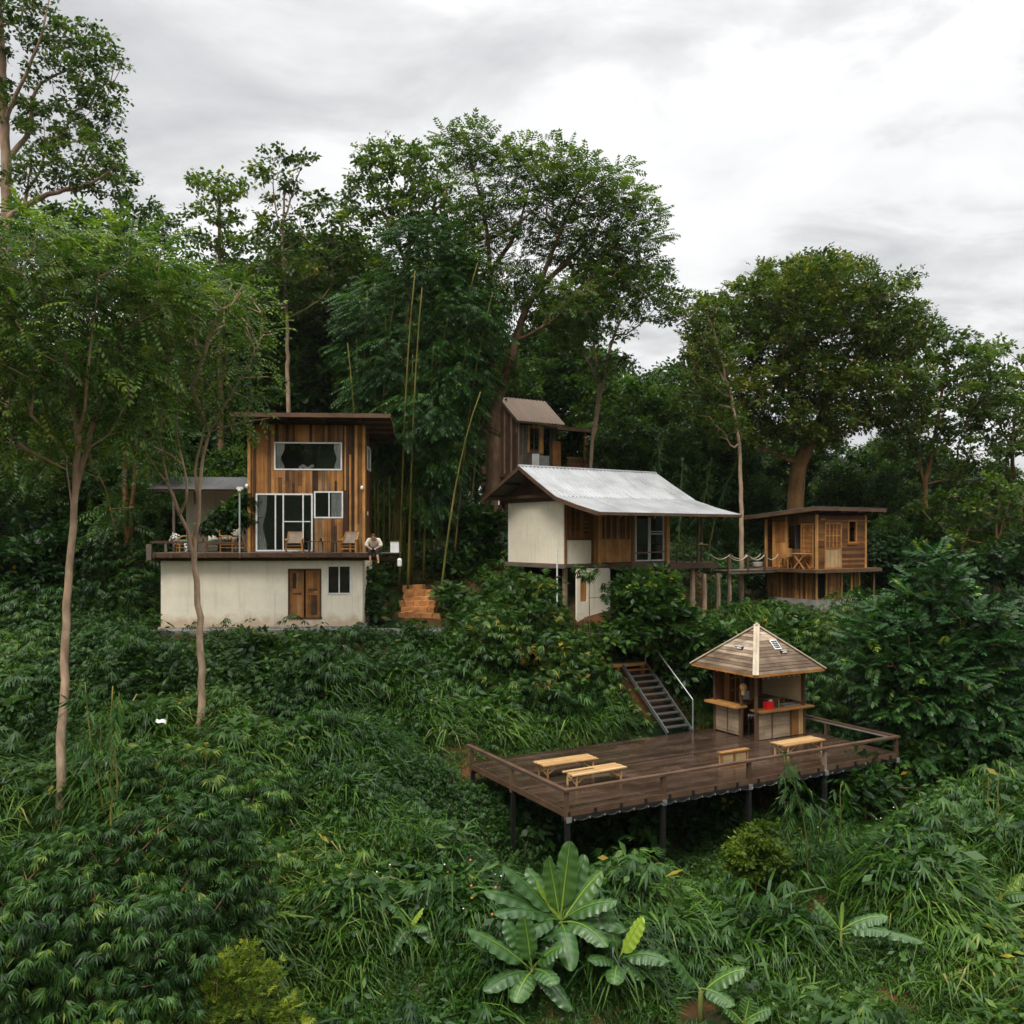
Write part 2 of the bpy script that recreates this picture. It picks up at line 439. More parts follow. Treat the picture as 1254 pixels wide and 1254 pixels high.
LF['banana'] = leaf('banana_leaf', [(0, (.028, .085, .024)), (.55, (.052, .122, .038)), (.8, (.080, .150, .045)), (.92, (.21, .30, .045)), (1, (.29, .38, .06))], .33, .25, .5)
BK = {}
BK['pale'] = bark('pale_bark', [(.17, .115, .078), (.33, .235, .165), (.46, .35, .265)])
BK['brown'] = bark('brown_bark', [(.075, .044, .026), (.155, .096, .058), (.25, .165, .105)])
BK['warm'] = bark('warm_bark', [(.13, .065, .028), (.235, .125, .055), (.32, .20, .10)])
BK['twig'] = bark('twig_bark', [(.07, .042, .022), (.14, .085, .045), (.22, .15, .085)])
BK['culm'] = bark('bamboo_culm', [(.085, .095, .022), (.17, .155, .04), (.27, .20, .06)], 1.4)
BK['bananastem'] = bark('banana_stem', [(.09, .11, .03), (.16, .17, .05), (.22, .17, .08)], 2)

# ------------------------------------------------------------ sky, sun, camera
W = bpy.data.worlds.new('World'); SC.world = W; W.use_nodes = True
nt = W.node_tree
for n in list(nt.nodes): nt.nodes.remove(n)
SUN_EL, SUN_AZ = R(52), R(205)          # azimuth measured clockwise from +y
out = N(nt, 'ShaderNodeOutputWorld'); bg = N(nt, 'ShaderNodeBackground'); bg.inputs[1].default_value = .1
sky = N(nt, 'ShaderNodeTexSky', sky_type='NISHITA'); sky.sun_disc = False
sky.sun_elevation = SUN_EL; sky.sun_rotation = SUN_AZ; sky.air_density = 1.2; sky.dust_density = 2
tc = N(nt, 'ShaderNodeTexCoord'); sp = N(nt, 'ShaderNodeSeparateXYZ'); nt.links.new(tc.outputs['Generated'], sp.inputs[0])
def mth(op, a, b=None, c=None):
    n = N(nt, 'ShaderNodeMath', operation=op)
    for i, x in enumerate((a, b, c)):
        if x is None: continue
        if isinstance(x, (int, float)): n.inputs[i].default_value = x
        else: nt.links.new(x, n.inputs[i])
    return n.outputs[0]
zc = mth('MAXIMUM', sp.outputs[2], 0.0); den = mth('ADD', zc, .16)
cb = N(nt, 'ShaderNodeCombineXYZ')
nt.links.new(mth('DIVIDE', sp.outputs[0], den), cb.inputs[0]); nt.links.new(mth('DIVIDE', sp.outputs[1], den), cb.inputs[1])
of = N(nt, 'ShaderNodeVectorMath', operation='ADD'); nt.links.new(cb.outputs[0], of.inputs[0]); of.inputs[1].default_value = (3.7, 1.9, 0)
n1 = noise(nt, of.outputs[0], 1.15, 8, .56, (.75, 1.0, 1)); n1.inputs['Distortion'].default_value = .25
n2 = noise(nt, cb.outputs[0], 2.7, 9, .58, (.8, 1.1, 1)); n2.inputs['Distortion'].default_value = .5
mixn = mth('MULTIPLY_ADD', n2.outputs[0], .42, mth('MULTIPLY', n1.outputs[0], .66))
cl = ramp(nt, mixn, [(.40, (.50, .503, .513)), (.47, (.62, .622, .628)), (.525, (.745, .743, .741)), (.565, (.87, .867, .862)), (.64, (.95, .945, .935))])
lum = mth('MULTIPLY_ADD', mth('POWER', zc, 4.5), 36.0, 7.5)       # overcast sky: brighter towards the zenith
vm = N(nt, 'ShaderNodeVectorMath', operation='SCALE'); nt.links.new(cl.outputs[0], vm.inputs[0]); nt.links.new(lum, vm.inputs['Scale'])
mixs = mixc(nt, sky.outputs[0], vm.outputs[0], .93)
nt.links.new(mixs, bg.inputs[0]); nt.links.new(bg.outputs[0], out.inputs[0])
sun = bpy.data.lights.new('sun', 'SUN'); sun.energy = 1.5; sun.angle = R(18); sun.color = (1, .94, .85)
so = bpy.data.objects.new('sun', sun); COL.objects.link(so)
sd = Vector((math.sin(SUN_AZ)*math.cos(SUN_EL), math.cos(SUN_AZ)*math.cos(SUN_EL), math.sin(SUN_EL)))
so.rotation_euler = sd.to_track_quat('Z', 'Y').to_euler(); so.location = sd*60
cam = bpy.data.cameras.new('camera'); co = bpy.data.objects.new('camera', cam); COL.objects.link(co); SC.camera = co
co.location = (0, 0, 0); co.rotation_euler = (math.pi/2, 0, 0)
cam.sensor_width = 36; cam.lens = F/1254*36; cam.shift_y = (HY-627)/1254; cam.clip_start = .3; cam.clip_end = 9000
vs = SC.view_settings; vs.view_transform = 'Standard'; vs.look = 'None'; vs.gamma = 1; vs.exposure = .55
SC.display_settings.display_device = 'sRGB'
cy = SC.cycles; cy.use_denoising = True; cy.max_bounces = 7; cy.transparent_max_bounces = 12
cy.diffuse_bounces = 3; cy.glossy_bounces = 3; cy.transmission_bounces = 4; cy.sample_clamp_indirect = 4

# -------------------------------------------------------------------- terrain
CTRL = [  # pixel of a ground point and its distance
 (-250, 1254, 17.5), (100, 1254, 17.6), (400, 1254, 17.4), (627, 1254, 17.2), (900, 1254, 17.2), (1254, 1230, 17.8), (1500, 1230, 17.8),
 (-200, 1000, 24), (73, 985, 24.3), (0, 880, 28), (246, 888, 28), (-200, 830, 31), (0, 800, 32.5), (0, 715, 38), (-250, 720, 38), (120, 745, 35),
 (200, 775, 33.3), (300, 773, 33.4), (440, 772, 33.8), (300, 800, 32.2), (400, 900, 27.8), (500, 1000, 23.8), (420, 1100, 20.3), (600, 1120, 20.4),
 (200, 768, 35), (440, 766, 36), (320, 752, 39),
 (693, 1085, 22.5), (812, 1095, 24), (620, 1065, 25), (575, 962, 27.2), (917, 1045, 26.3), (1010, 1010, 28), (1098, 985, 28.6), (700, 930, 29.6), (760, 925, 30.6),
 (848, 912, 31.8), (926, 880, 34), (1000, 880, 33.6), (620, 880, 31.2), (520, 850, 31), (600, 800, 34.2), (690, 800, 34), (780, 815, 34.4),
 (480, 763, 36), (520, 760, 36), (500, 722, 39), (560, 715, 39), (600, 690, 41), (640, 702, 39), (700, 750, 35.6), (740, 752, 36), (850, 752, 38.4), (800, 780, 35.5), (900, 790, 37),
 (880, 712, 42), (940, 742, 41), (1000, 748, 39.6), (1060, 748, 41), (1000, 760, 38.4), (960, 700, 47), (1080, 712, 45),
 (1150, 930, 31.5), (1260, 860, 34), (1400, 850, 35), (1254, 1000, 25), (1100, 1110, 20.8), (1450, 1000, 25), (1180, 800, 38), (1300, 760, 42),
 (500, 684, 42), (560, 668, 46), (600, 628, 52), (660, 630, 52), (720, 640, 52), (430, 690, 44), (300, 690, 46), (100, 680, 46), (-150, 690, 46),
 (100, 640, 62), (350, 630, 62), (600, 620, 64), (800, 655, 62), (1000, 690, 62), (1200, 720, 60), (1400, 720, 60), (-200, 640, 62)]
cw = np.array([P(*c) for c in CTRL])
EXTRA = [(x, y, z) for x, y, z in [(-12, 8, -11), (0, 8, -11), (12, 8, -11), (-14, 13, -10.4), (0, 13, -10.2), (14, 13, -10.4), (-30, 20, -8.5), (34, 22, -8.5),
  (-40, 45, -1.5), (45, 45, -6), (-45, 80, 0), (-10, 85, 1), (20, 85, -3), (50, 80, -9), (-20, 0, -11.5), (0, 0, -11.5), (20, 0, -11.5)]]
cw = np.concatenate([cw, np.array(EXTRA, float)])
def _phi(r): return np.where(r > 1e-9, r*r*np.log(r+1e-12), 0.0)
_n = len(cw)
_d = np.linalg.norm(cw[:, None, :2]-cw[None, :, :2], axis=2)
_A = np.zeros((_n+3, _n+3)); _A[:_n, :_n] = _phi(_d)+np.eye(_n)*1.2
_A[:_n, _n] = 1; _A[:_n, _n+1:] = cw[:, :2]; _A[_n, :_n] = 1; _A[_n+1:, :_n] = cw[:, :2].T
_w = np.linalg.solve(_A, np.concatenate([cw[:, 2], [0, 0, 0]]))
_wave = [(rng.normal(size=2), rng.uniform(0, 6.28)) for _ in range(24)]
def vnoise(x, y, s):
    o = np.zeros_like(x)
    for k, ph in _wave: o += np.sin((k[0]*x+k[1]*y)/s+ph)
    return o/math.sqrt(12)
def near_z(x, y):
    x = np.asarray(x, float); y = np.asarray(y, float)
    o = np.zeros(x.shape)
    f = x.ravel(); g = y.ravel(); r = np.zeros(f.size)
    for i in range(0, f.size, 20000):
        d = np.hypot(f[i:i+20000, None]-cw[None, :, 0], g[i:i+20000, None]-cw[None, :, 1])
        r[i:i+20000] = _phi(d)@_w[:_n]+_w[_n]+f[i:i+20000]*_w[_n+1]+g[i:i+20000]*_w[_n+2]
    return r.reshape(x.shape)
def ground_z(x, y):
    x = np.asarray(x, float); y = np.asarray(y, float)
    cx = np.clip(x, -48, 55); cyy = np.clip(y, -6, 86)
    z = near_z(cx, cyy)+(.05+.19*np.clip((31.5-y)/4, 0, 1))*vnoise(x, y, .75)
    dd = np.hypot(x-cx, y-cyy)
    t = np.clip(dd/160, 0, 1); t = t*t*(3-2*t)
    az = np.arctan2(x, np.maximum(y, 1))
    ridge = 62*np.exp(-((np.hypot(x, y)-900)/420)**2)*(.75+.18*vnoise(az*9, az*0+2, 1.0)+.10*vnoise(x, y, 120))*np.clip((y-150)/350, 0, 1)
    back = 115*np.clip((-y-45)/150, 0, 1)*(.85+.1*vnoise(x, y, 60))      # unseen wooded slope behind the camera, added so the windows reflect dark ground
    far = -38+back+ridge+4*vnoise(x, y, 45)
    return z*(1-t)+far*t
def axis_pts(a, b, st, lo, hi):
    c = list(np.arange(a, b, st)); s = st; p = b
    while p < hi: c.append(p); s *= 1.18; p += s
    c.append(hi); s = st; p = a-st; l = []
    while p > lo: l.append(p); s *= 1.18; p -= s
    l.append(lo)
    return np.array(l[::-1]+c)
gx = axis_pts(-46, 54, .55, -3000, 3000); gy = axis_pts(-4, 86, .55, -400, 5000)
GX, GY = np.meshgrid(gx, gy); GZ = ground_z(GX, GY)
idx = np.arange(GX.size).reshape(GX.shape)
fq = np.stack([idx[:-1, :-1], idx[:-1, 1:], idx[1:, 1:], idx[1:, :-1]], -1).reshape(-1, 4)
m, nt, b, out = new_mat('red_earth')
v = tcoord(nt)
a1 = noise(nt, v, .8, 6, .65); a2 = noise(nt, v, .28, 4, .6); a3 = noise(nt, v, .03, 5, .6)
c = ramp(nt, a1.outputs[0], [(.3, (.045, .021, .011)), (.55, (.115, .05, .022)), (.75, (.19, .085, .035))]).outputs[0]
c = mixc(nt, c, (.012, .026, .009), ramp(nt, a2.outputs[0], [(.46, (0,)*3), (.6, (1,)*3)]).outputs[0])
# wooded country far away: beyond the clearing the ground is covered by trees
sx = N(nt, 'ShaderNodeSeparateXYZ'); nt.links.new(v, sx.inputs[0])
mr = N(nt, 'ShaderNodeMapRange'); mr.inputs[1].default_value = 75; mr.inputs[2].default_value = 110; nt.links.new(sx.outputs[1], mr.inputs[0])
ab = N(nt, 'ShaderNodeMath', operation='ABSOLUTE'); nt.links.new(sx.outputs[1], ab.inputs[0]); nt.links.new(ab.outputs[0], mr.inputs[0])
c = mixc(nt, c, ramp(nt, a3.outputs[0], [(.35, (.014, .03, .010)), (.65, (.035, .06, .018))]).outputs[0], mr.outputs[0])
nt.links.new(c, b.inputs['Base Color']); b.inputs['Roughness'].default_value = .95; b.inputs['Specular IOR Level'].default_value = .1
bump(nt, b, a1.outputs[0], .8, .12)
M['earth'] = m
ground = mesh_np('ground', np.stack([GX, GY, GZ], -1).reshape(-1, 3), fq, m, None, None, None, True)
tag(ground, kind='structure')

# ================================================================ LEFT HOUSE
A4 = R(4)
HO = P(197, 768, 33.7)
house = thing('hillside_house', 'tall house of vertical reclaimed boards standing on a long cream plastered basement', 'house', HO, A4)
def hl(wx, wy, wz):                                 # world -> house coordinates
    d = np.array([wx, wy, wz])-HO; c, s = math.cos(A4), math.sin(A4)
    return np.array([c*d[0]+s*d[1], -s*d[0]+c*d[1], d[2]])
W1, ZD, YT, DT = 7.5, 2.79, .9, 3.0                  # wall width, deck level, tower front, tower depth
door_h = (4.70, 5.95, .28, 2.18); win_h = (6.18, 7.05, 1.22, 2.29)
mb = MB()
panel(mb, 'y', 0, .18, 0, W1, 0, 2.48, [door_h, win_h])
panel(mb, 'x', 0, .18, .18, 4.2, 0, 2.48); panel(mb, 'x', W1-.18, W1, .18, 4.2, 0, 2.48); panel(mb, 'y', 4.02, 4.2, .18, W1-.18, 0, 2.48)
mb.build('plaster_wall', M['plaster'], house)
mb = MB(); mb.box(-.08, W1+.08, -.10, 4.25, -.9, 0, .5); mb.box(-.35, W1+1.6, -.42, -.1, -.9, -.09, .5)
mb.build('plinth', M['concrete'], house)
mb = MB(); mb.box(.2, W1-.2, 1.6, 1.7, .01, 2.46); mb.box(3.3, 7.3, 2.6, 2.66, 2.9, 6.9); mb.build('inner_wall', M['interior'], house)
# double door below
dr = MB(); x0, x1, z0, z1 = door_h
rect_frame(dr, 'y', -.02, .10, x0, x1, z0-.02, z1, .06)
wd = dr.build('double_door', M['trim'], house)
for k, (a, bb) in enumerate(((x0+.065, x0+.585), (x0+.66, x1-.065))):
    lf = MB(); rect_frame(lf, 'y', .0 if k else .06, .05 if k else .11, a, bb, z0+.05, z1-.07, .09)
    yy = .012 if k else .072
    for za, zb in ((z0+.14, z0+.9), (z0+.98, z0+1.06), (z0+1.14, z1-.16)):
        boards(lf, 'y', yy, .025, a+.09, bb-.09, za, zb, w=(.1, .16), splits=0, jit=.003)
    for zc_ in (z0+.94, z0+1.10): lf.box(a+.09, bb-.09, yy-.008, yy+.035, zc_-.04, zc_+.04)
    lo = lf.build('door_leaf', M['grey_wood' if k == 5 else 'reclaimed'], wd)
def window(parent, ax, p, a0, a1, z0, z1, w=.055, mull=(), trans=(), mat='alu', name='window', dep=.07, gl=None):
    f = MB(); rect_frame(f, ax, p-.022, p-.022+dep, a0-.02, a1+.02, z0-.02, z1+.02, w, mull, trans)
    o = f.build(name, M[mat], parent)
    g = MB()
    if ax == 'y': g.box(a0+.02, a1-.02, p+.012, p+.016, z0+.02, z1-.02)
    else: g.box(p+.012, p+.016, a0+.02, a1-.02, z0+.02, z1-.02)
    g.build('pane', M['glass'], o)
    return o
window(house, 'y', 0, *win_h, mull=[6.615])
# tower of reclaimed boards
UW = (4.03, 6.60, 6.00, 7.05); SD = (3.33, 5.47, 2.84, 5.05); SW = (5.56, 6.64, 4.13, 5.14)
ROOFZ = lambda y: 8.05-.16*(y-0)
mb = MB()
boards(mb, 'y', YT, .04, 3.1, W1, ZD, ROOFZ(YT)-.16, [UW, SD, SW], w=(.09, .15), splits=.45)
tw = mb.build('timber_wall', M['reclaimed'], house)
mb = MB(); SWN = (YT+1.0, YT+2.2, 6.1, 7.0)
boards(mb, 'x', W1-.04, .04, YT+.045, YT+DT, ZD, 8.0, [SWN], top=lambda y: ROOFZ(y)-.16, shades=(.0, .45))
boards(mb, 'x', 3.1, .04, YT+.045, YT+DT, ZD, 8.0, top=lambda y: ROOFZ(y)-.16, shades=(.0, .45), splits=0)
boards(mb, 'y', YT+DT-.04, .04, 3.15, W1-.05, ZD, ROOFZ(YT+DT)-.2, shades=(0, .4), splits=0)
mb.build('side_wall', M['reclaimed'], house)
for q in [(x-.05, x+.06, YT-.075, YT-.016, ZD, ROOFZ(YT)-.17, .85) for x in (3.06, 7.16, 7.46)]+[(6.9, 6.98, YT-.06, YT-.014, ZD, 6.6, .6), (6.72, 6.78, YT-.055, YT-.014, 5.2, 7.7, .8)]:
    mb = MB(); mb.box(*q); mb.build('corner_board', M['honey'], house)
for q in ((6.68, 6.86, YT-.03, YT-.012, ZD+.1, 5.25, .1), (6.98, 7.1, YT-.03, YT-.012, 6.5, 7.8, .05), (6.98, 7.1, YT-.03, YT-.012, 3.1, 5.2, .1)):
    mb = MB(); mb.box(*q); mb.build('dark_board', M['darkwood'], house)
w_ = window(house, 'y', YT, *UW); cu = MB()
curtain(cu, UW[0]+.05, UW[0]+.38, YT+.07, UW[2]+.03, UW[3]-.03, .55, -1); cu.build('curtain', M['curtain'], w_); cu = MB(); curtain(cu, UW[1]-.30, UW[1]-.05, YT+.07, UW[2]+.03, UW[3]-.03, .6, 1)
cu.build('curtain', M['curtain'], w_)
pl_ = MB()
for k in range(7): pl_.sphere((5.0+.075*k, YT+.14, UW[2]+.10+.05*math.sin(k*1.3)), (.08, .06, .07), 8, 6)
pl_.build('pillow', M['curtain'], w_)
w_ = window(house, 'y', YT, *SW, mull=[6.12]); cu = MB(); curtain(cu, 6.2, 6.6, YT+.07, SW[2]+.03, SW[3]-.03); cu.build('curtain', M['curtain'], w_)
w_ = window(house, 'y', YT, *SD, w=.06, mull=[4.06, 4.36, 5.12], trans=[(4.36, 5.40, 3.98)], name='sliding_door'); cu = MB()
curtain(cu, SD[0]+.06, SD[0]+.40, YT+.07, SD[2]+.04, SD[3]-.04, .55, -1); cu.build('curtain', M['curtain'], w_)
window(house, 'x', W1+.0, YT+1.0, YT+2.2, 6.1, 7.0)
# roof of the tower
mb = MB(); RX0, RX1, RY0, RY1 = 2.55, 8.55, -.05, 4.5
def slab(mb, y0, y1, x0, x1, zf, t, pv=.5):
    c = [(x1 if i & 1 else x0, y1 if i & 2 else y0, zf(y1 if i & 2 else y0)+(t if i & 4 else 0)) for i in range(8)]
    mb.hexa(c, pv, 0, (x1-x0, y1-y0, t))
corrugated(mb, RX0, RX1, [(RY0, ROOFZ(RY0)+.03), (2.2, ROOFZ(2.2)+.03), (RY1, ROOFZ(RY1)+.03)], .1, .012)
rf = mb.build('roof', M['rust_sheet'], house)
mb = MB()
mb.box(RX0, RX1, RY0-.03, RY0, ROOFZ(0)-.13, ROOFZ(0)+.03, .9)
mb.bar((RX1, RY0, ROOFZ(RY0)-.05), (RX1, RY1, ROOFZ(RY1)-.05), .035, .14, .8); mb.bar((RX0, RY0, ROOFZ(RY0)-.05), (RX0, RY1, ROOFZ(RY1)-.05), .035, .14, .8)
mb.build('fascia', M['trim'], rf)
mb = MB()
for y in np.linspace(.5, 4.3, 6): mb.box(RX0+.03, RX1-.03, y-.03, y+.03, ROOFZ(y)-.10, ROOFZ(y)-.0, .3)
for x in (3.2, 4.6, 6.0, 7.4): mb.bar((x, 0.02, ROOFZ(0)-.155), (x, 4.4, ROOFZ(4.4)-.155), .06, .10, .3)
mb.build('rafter', M['darkwood'], rf)
# deck
mb = MB()
x = -.3
while x < 7.9:
    w = .135; mb.box(x, x+w-.006, -.46, 4.0 if x < 3 else YT+.02, ZD-.035, ZD+random.uniform(-.004, .004), random.random(), 1); x += w
dk = mb.build('deck_floor', M['grey_wood'], house)
mb = MB(); mb.box(-.34, 7.95, -.5, -.462, ZD-.17, ZD-.005, .5); mb.box(-.34, -.302, -.46, 4.0, ZD-.17, ZD-.005, .5)
mb.build('rim_board', M['trim'], dk)
mb = MB()
for x in np.arange(-.1, 8.6, .62): mb.box(x, x+.06, -.56 if x < 7.9 else -.3, 3.9 if x < 7.4 else .6, ZD-.185, ZD-.04, random.random())
mb.box(-.25, 8.8, -.1, -.03, ZD-.30, ZD-.19, .3)
mb.build('joist', M['darkwood'], dk)
mb = MB()
for k in range(9): mb.box(7.75, 8.95, -.40+.115*k, -.29+.115*k, ZD-.03, ZD-.002+random.uniform(-.003, .003), random.random(), 0)
mb.build('side_shelf', M['grey_wood'], dk)
mb = MB(); mb.box(-.36, -.18, -.55, -.42, ZD-.25, ZD+.33, .4); mb.build('corner_post', M['grey_wood'], dk)
rl = MB(); rl.bar((-.2, -.40, ZD+.40), (3.15, -.38, ZD+.37), .06, .075, .3); rl.bar((-.25, -.4, ZD+.40), (-.25, 3.6, ZD+.42), .05, .07, .3)
rlo = rl.build('deck_railing', M['trim'], house)
for x in (.3, 1.68): mb = MB(); mb.bar((x, -.39, ZD), (x, -.39, ZD+.37), .09, .06, .4); mb.build('post', M['grey_wood'], rlo)
# porch over the left terrace
PZ = lambda y: 5.28+.24*(y-1.9)
mb = MB(); corrugated(mb, -1.15, 2.85, [(1.9, PZ(1.9)), (3.2, PZ(3.2)), (4.6, PZ(4.6))], .11, .02); pr = mb.build('porch_roof', M['grey_sheet'], house)
mb = MB()
for y in (1.97, 3.2, 4.5): mb.box(-1.1, 2.8, y-.03, y+.03, PZ(y)-.12, PZ(y)-.022)
mb.build('purlin', M['darkwood'], pr)
mb = MB(); panel(mb, 'y', 4.3, 4.42, -.3, 2.95, ZD, 5.7, [(1.0, 1.7, ZD, 4.6)]); mb.build('porch_wall', M['plaster_clean'], house)
mb = MB(); boards(mb, 'y', 4.36, .03, 1.0, 1.7, ZD, 4.6, splits=0, shades=(0, .3)); mb.build('porch_door', M['darkwood'], house)
mb = MB(); mb.bar((-.12, 2.0, ZD), (-.12, 2.0, PZ(2)-.03), .09, .09, .3); mb.build('porch_post', M['grey_wood'], house)
mb = MB(); mb.bar((.62, 2.4, ZD), (.62, 2.4, PZ(2.4)-.03), .13, .13, .3); mb.build('porch_post', M['grey_wood'], house)
mb = MB(); mb.tube([(3.0, -.44, ZD-.2), (3.0, -.44, ZD+2.42)], .03, 8); mb.build('lamp_pole', M['pipe'], house)
mb = MB(); mb.box(2.9, 3.12, -.52, -.36, ZD+2.36, ZD+2.46); mb.sphere((3.0, -.47, ZD+2.33), .07); mb.build('pole_lamp', M['white_plastic'], house)
for x, y, z in ((2.99, YT-.12, 5.36), (7.40, YT-.12, 5.30)):
    mb = MB(); mb.lathe([(.0, -.07), (.05, -.065), (.065, 0), (.04, .07), (0, .075)], (x, y, z), 10); mb.build('wall_lamp', M['lampglass'], house)
mb = MB(); mb.box(W1+.002, W1+.05, YT+.9, YT+1.0, 4.25, 4.4); mb.build('meter_box', M['white_plastic'], house)

def local_thing(root, name, label, cat, p, rz=0, group=None):
    """a separate thing standing at a point given in the coordinates of a building"""
    a = root.rotation_euler.z; c, s = math.cos(a), math.sin(a)
    return thing(name, label, cat, (root.location.x+c*p[0]-s*p[1], root.location.y+s*p[0]+c*p[1], root.location.z+p[2]), a+rz, group)

def sling_chair(root):
    """low wooden chair with a woven sling; faces -y"""
    for s in (-1, 1):
        mb = MB(); mb.bar((s*.31, -.26, 0), (s*.29, -.22, .46), .04, .05); mb.build('leg', M['honey'], root)
        mb = MB(); mb.bar((s*.33, .34, 0), (s*.29, .10, .50), .04, .05); mb.build('leg', M['honey'], root)
        mb = MB(); mb.bar((s*.31, -.30, .475), (s*.31, .30, .52), .06, .03); mb.build('armrest', M['honey'], root)
        mb = MB(); mb.bar((s*.26, -.20, .30), (s*.26, .40, .78), .035, .05); mb.build('side_rail', M['honey'], root)
    mb = MB()
    for z, y in ((.14, -.24), (.26, -.23), (.14, .22)): mb.bar((-.3, y, z), (.3, y, z), .03, .035)
    mb.bar((-.28, .40, .785), (.28, .40, .785), .045, .045); mb.build('stretcher', M['honey'], root)
    t = np.linspace(0, 1, 12)
    g = np.array([[(x, -.22+.6*u, .36+(.78-.36)*u-.16*math.sin(math.pi*u)*(1-u*.5)) for x in np.linspace(-.245, .245, 8)] for u in t])
    mb = MB(); mb.sheet(g); mb.sheet(g[:, ::-1]+np.array((0, .008, -.01))); mb.build('sling', M['sling'], root)
M['sling'] = wood('woven_sling', [(0, (.16, .12, .085)), (1, (.26, .20, .145))], grain=.6, gscale=(60, 3, 1))
ch = local_thing(house, 'lounge_chair', 'low wooden lounge chair standing in front of the white sliding door', 'chair', (4.92, .12, ZD), .08, 'sling chairs on the house deck')
sling_chair(ch)
c2 = copy_tree(ch); c2['label'] = 'low wooden lounge chair at the corner of the board house, right of the low table'
p_ = house.matrix_basis @ Vector((7.0, .15, ZD)); 
_a = A4; c2.location = (HO[0]+math.cos(_a)*7.0-math.sin(_a)*.15, HO[1]+math.sin(_a)*7.0+math.cos(_a)*.15, HO[2]+ZD); c2.rotation_euler.z = A4-.15
t = local_thing(house, 'low_table', 'long low wooden table between the two lounge chairs on the deck', 'table', (5.95, .25, ZD))
mb = MB(); mb.box(-.6, .6, -.2, .2, .40, .43); mb.build('tabletop', M['trim'], t)
for sx in (-.5, .0, .5): mb = MB(); mb.box(sx-.02, sx+.02, -.16, -.12, 0, .40); mb.box(sx-.02, sx+.02, .12, .16, 0, .40); mb.build('leg', M['grey_wood'], t)
mb = MB(); mb.lathe([(.0, 0), (.045, 0), (.05, .1), (.02, .12), (0, .12)]); o = mb.build('cup', M['black_plastic']); o.location = local_thing(house, 'x', None, None, (5.9, .2, ZD+.43)).location
bpy.data.objects.remove(bpy.data.objects['x']); tag(o, 'small dark cup on the long low table of the deck', 'cup')
# rattan suite on the terrace
def rattan_seat(root, w, cushion, back):
    for s in (-1, 1):
        for yy in (-.3, .3):
            mb = MB(); mb.tube([(s*w/2, yy, 0), (s*w/2, yy, .4), (s*w/2, yy*.9, .6)], .028, 6); mb.build('leg', M['rattan'], root)
        mb = MB(); mb.tube([(s*w/2, -.34, .28), (s*w/2, -.36, .52), (s*w/2, -.2, .62), (s*w/2, .2, .62), (s*w/2, .36, .66)], .03, 6); mb.tube([(s*w/2, -.3, .18), (s*w/2, .3, .18)], .02, 6)
        mb.tube([(s*w/2, -.3, .34), (s*w/2, .3, .34)], .02, 6); mb.build('armrest', M['rattan'], root)
    mb = MB()
    for z in (.16, .3): mb.tube([(-w/2, -.31, z), (w/2, -.31, z)], .022, 6)
    for x in np.linspace(-w/2, w/2, max(4, int(w/.16))): mb.tube([(x, -.31, .3), (x, .3, .28)], .014, 6); mb.tube([(x, .33, .3), (x, .40, .82)], .014, 6)
    mb.tube([(-w/2, .33, .62), (-w/2*.9, .40, .82), (0, .42, .88), (w/2*.9, .40, .82), (w/2, .33, .62)], .03, 6); mb.build('frame', M['rattan'], root)
    def cush(n, c, r, m):
        u = np.linspace(-1, 1, 11); g = np.zeros((11, 11, 3))
        for i, a in enumerate(u):
            for j, b_ in enumerate(u):
                h = (1-abs(a)**4)*(1-abs(b_)**4); g[i, j] = (a, b_, h)
        q = MB(); tp = g*np.array(r)+np.array(c); bt = g*np.array((r[0], r[1], -r[2]))+np.array(c); q.sheet(tp); q.sheet(bt[:, ::-1])
        return q.build(n, m, root)
    if cushion: cush('seat_cushion', (0, -.02, .40), (w/2-.05, .3, .09), M['green_fabric'])
    if back:
        o = cush('back_cushion', (0, 0, 0), (w/2-.05, .26, .09), M['cream']); o.rotation_euler = (R(72), 0, 0); o.location = (0, .27, .68)
s_ = local_thing(house, 'rattan_sofa', 'rattan sofa with cream back cushion under the corrugated porch roof', 'sofa', (1.75, 2.1, ZD)); rattan_seat(s_, 1.35, True, True)
s_ = local_thing(house, 'rattan_armchair', 'empty rattan armchair at the right end of the terrace beside the pale lamp pole', 'armchair', (2.45, .75, ZD), R(60)); rattan_seat(s_, .62, False, False)
s_ = local_thing(house, 'rattan_armchair', 'rattan armchair near the left corner of the terrace, behind the low rail', 'armchair', (.62, 1.1, ZD), R(-65)); rattan_seat(s_, .66, True, False)
def pillow(name, label, p, r, mat, rot):
    u = np.linspace(-1, 1, 11); g = np.array([[(a, b_, (1-abs(a)**3)*(1-abs(b_)**3)) for b_ in u] for a in u]); q = MB()
    q.sheet(g*np.array(r)); q.sheet((g*np.array((r[0], r[1], -r[2])))[:, ::-1]); o = q.build(name, mat)
    a = HO+np.array((math.cos(A4)*p[0]-math.sin(A4)*p[1], math.sin(A4)*p[0]+math.cos(A4)*p[1], p[2])); o.location = a; o.rotation_euler = rot
    tag(o, label, 'cushion')
def patterned(name):
    m, nt, b, out = new_mat(name); w = N(nt, 'ShaderNodeTexVoronoi'); w.inputs['Scale'].default_value = 14; nt.links.new(tcoord(nt), w.inputs[0])
    nt.links.new(ramp(nt, w.outputs['Distance'], [(.35, (.66, .64, .58)), (.5, (.06, .06, .06))]).outputs[0], b.inputs['Base Color']); b.inputs['Roughness'].default_value = .9
    return m
M['pattern'] = patterned('black_white_print')
pillow('cushion', 'square cream cushion with grey pattern standing behind the thin trunk on the terrace', (1.05, .05, ZD+.2), (.22, .2, .08), M['pattern'], (R(75), 0, .1))
pillow('cushion', 'black and white printed cushion by the left terrace post', (.08, 1.35, ZD+.55), (.2, .2, .08), M['pattern'], (R(70), .3, -.5))
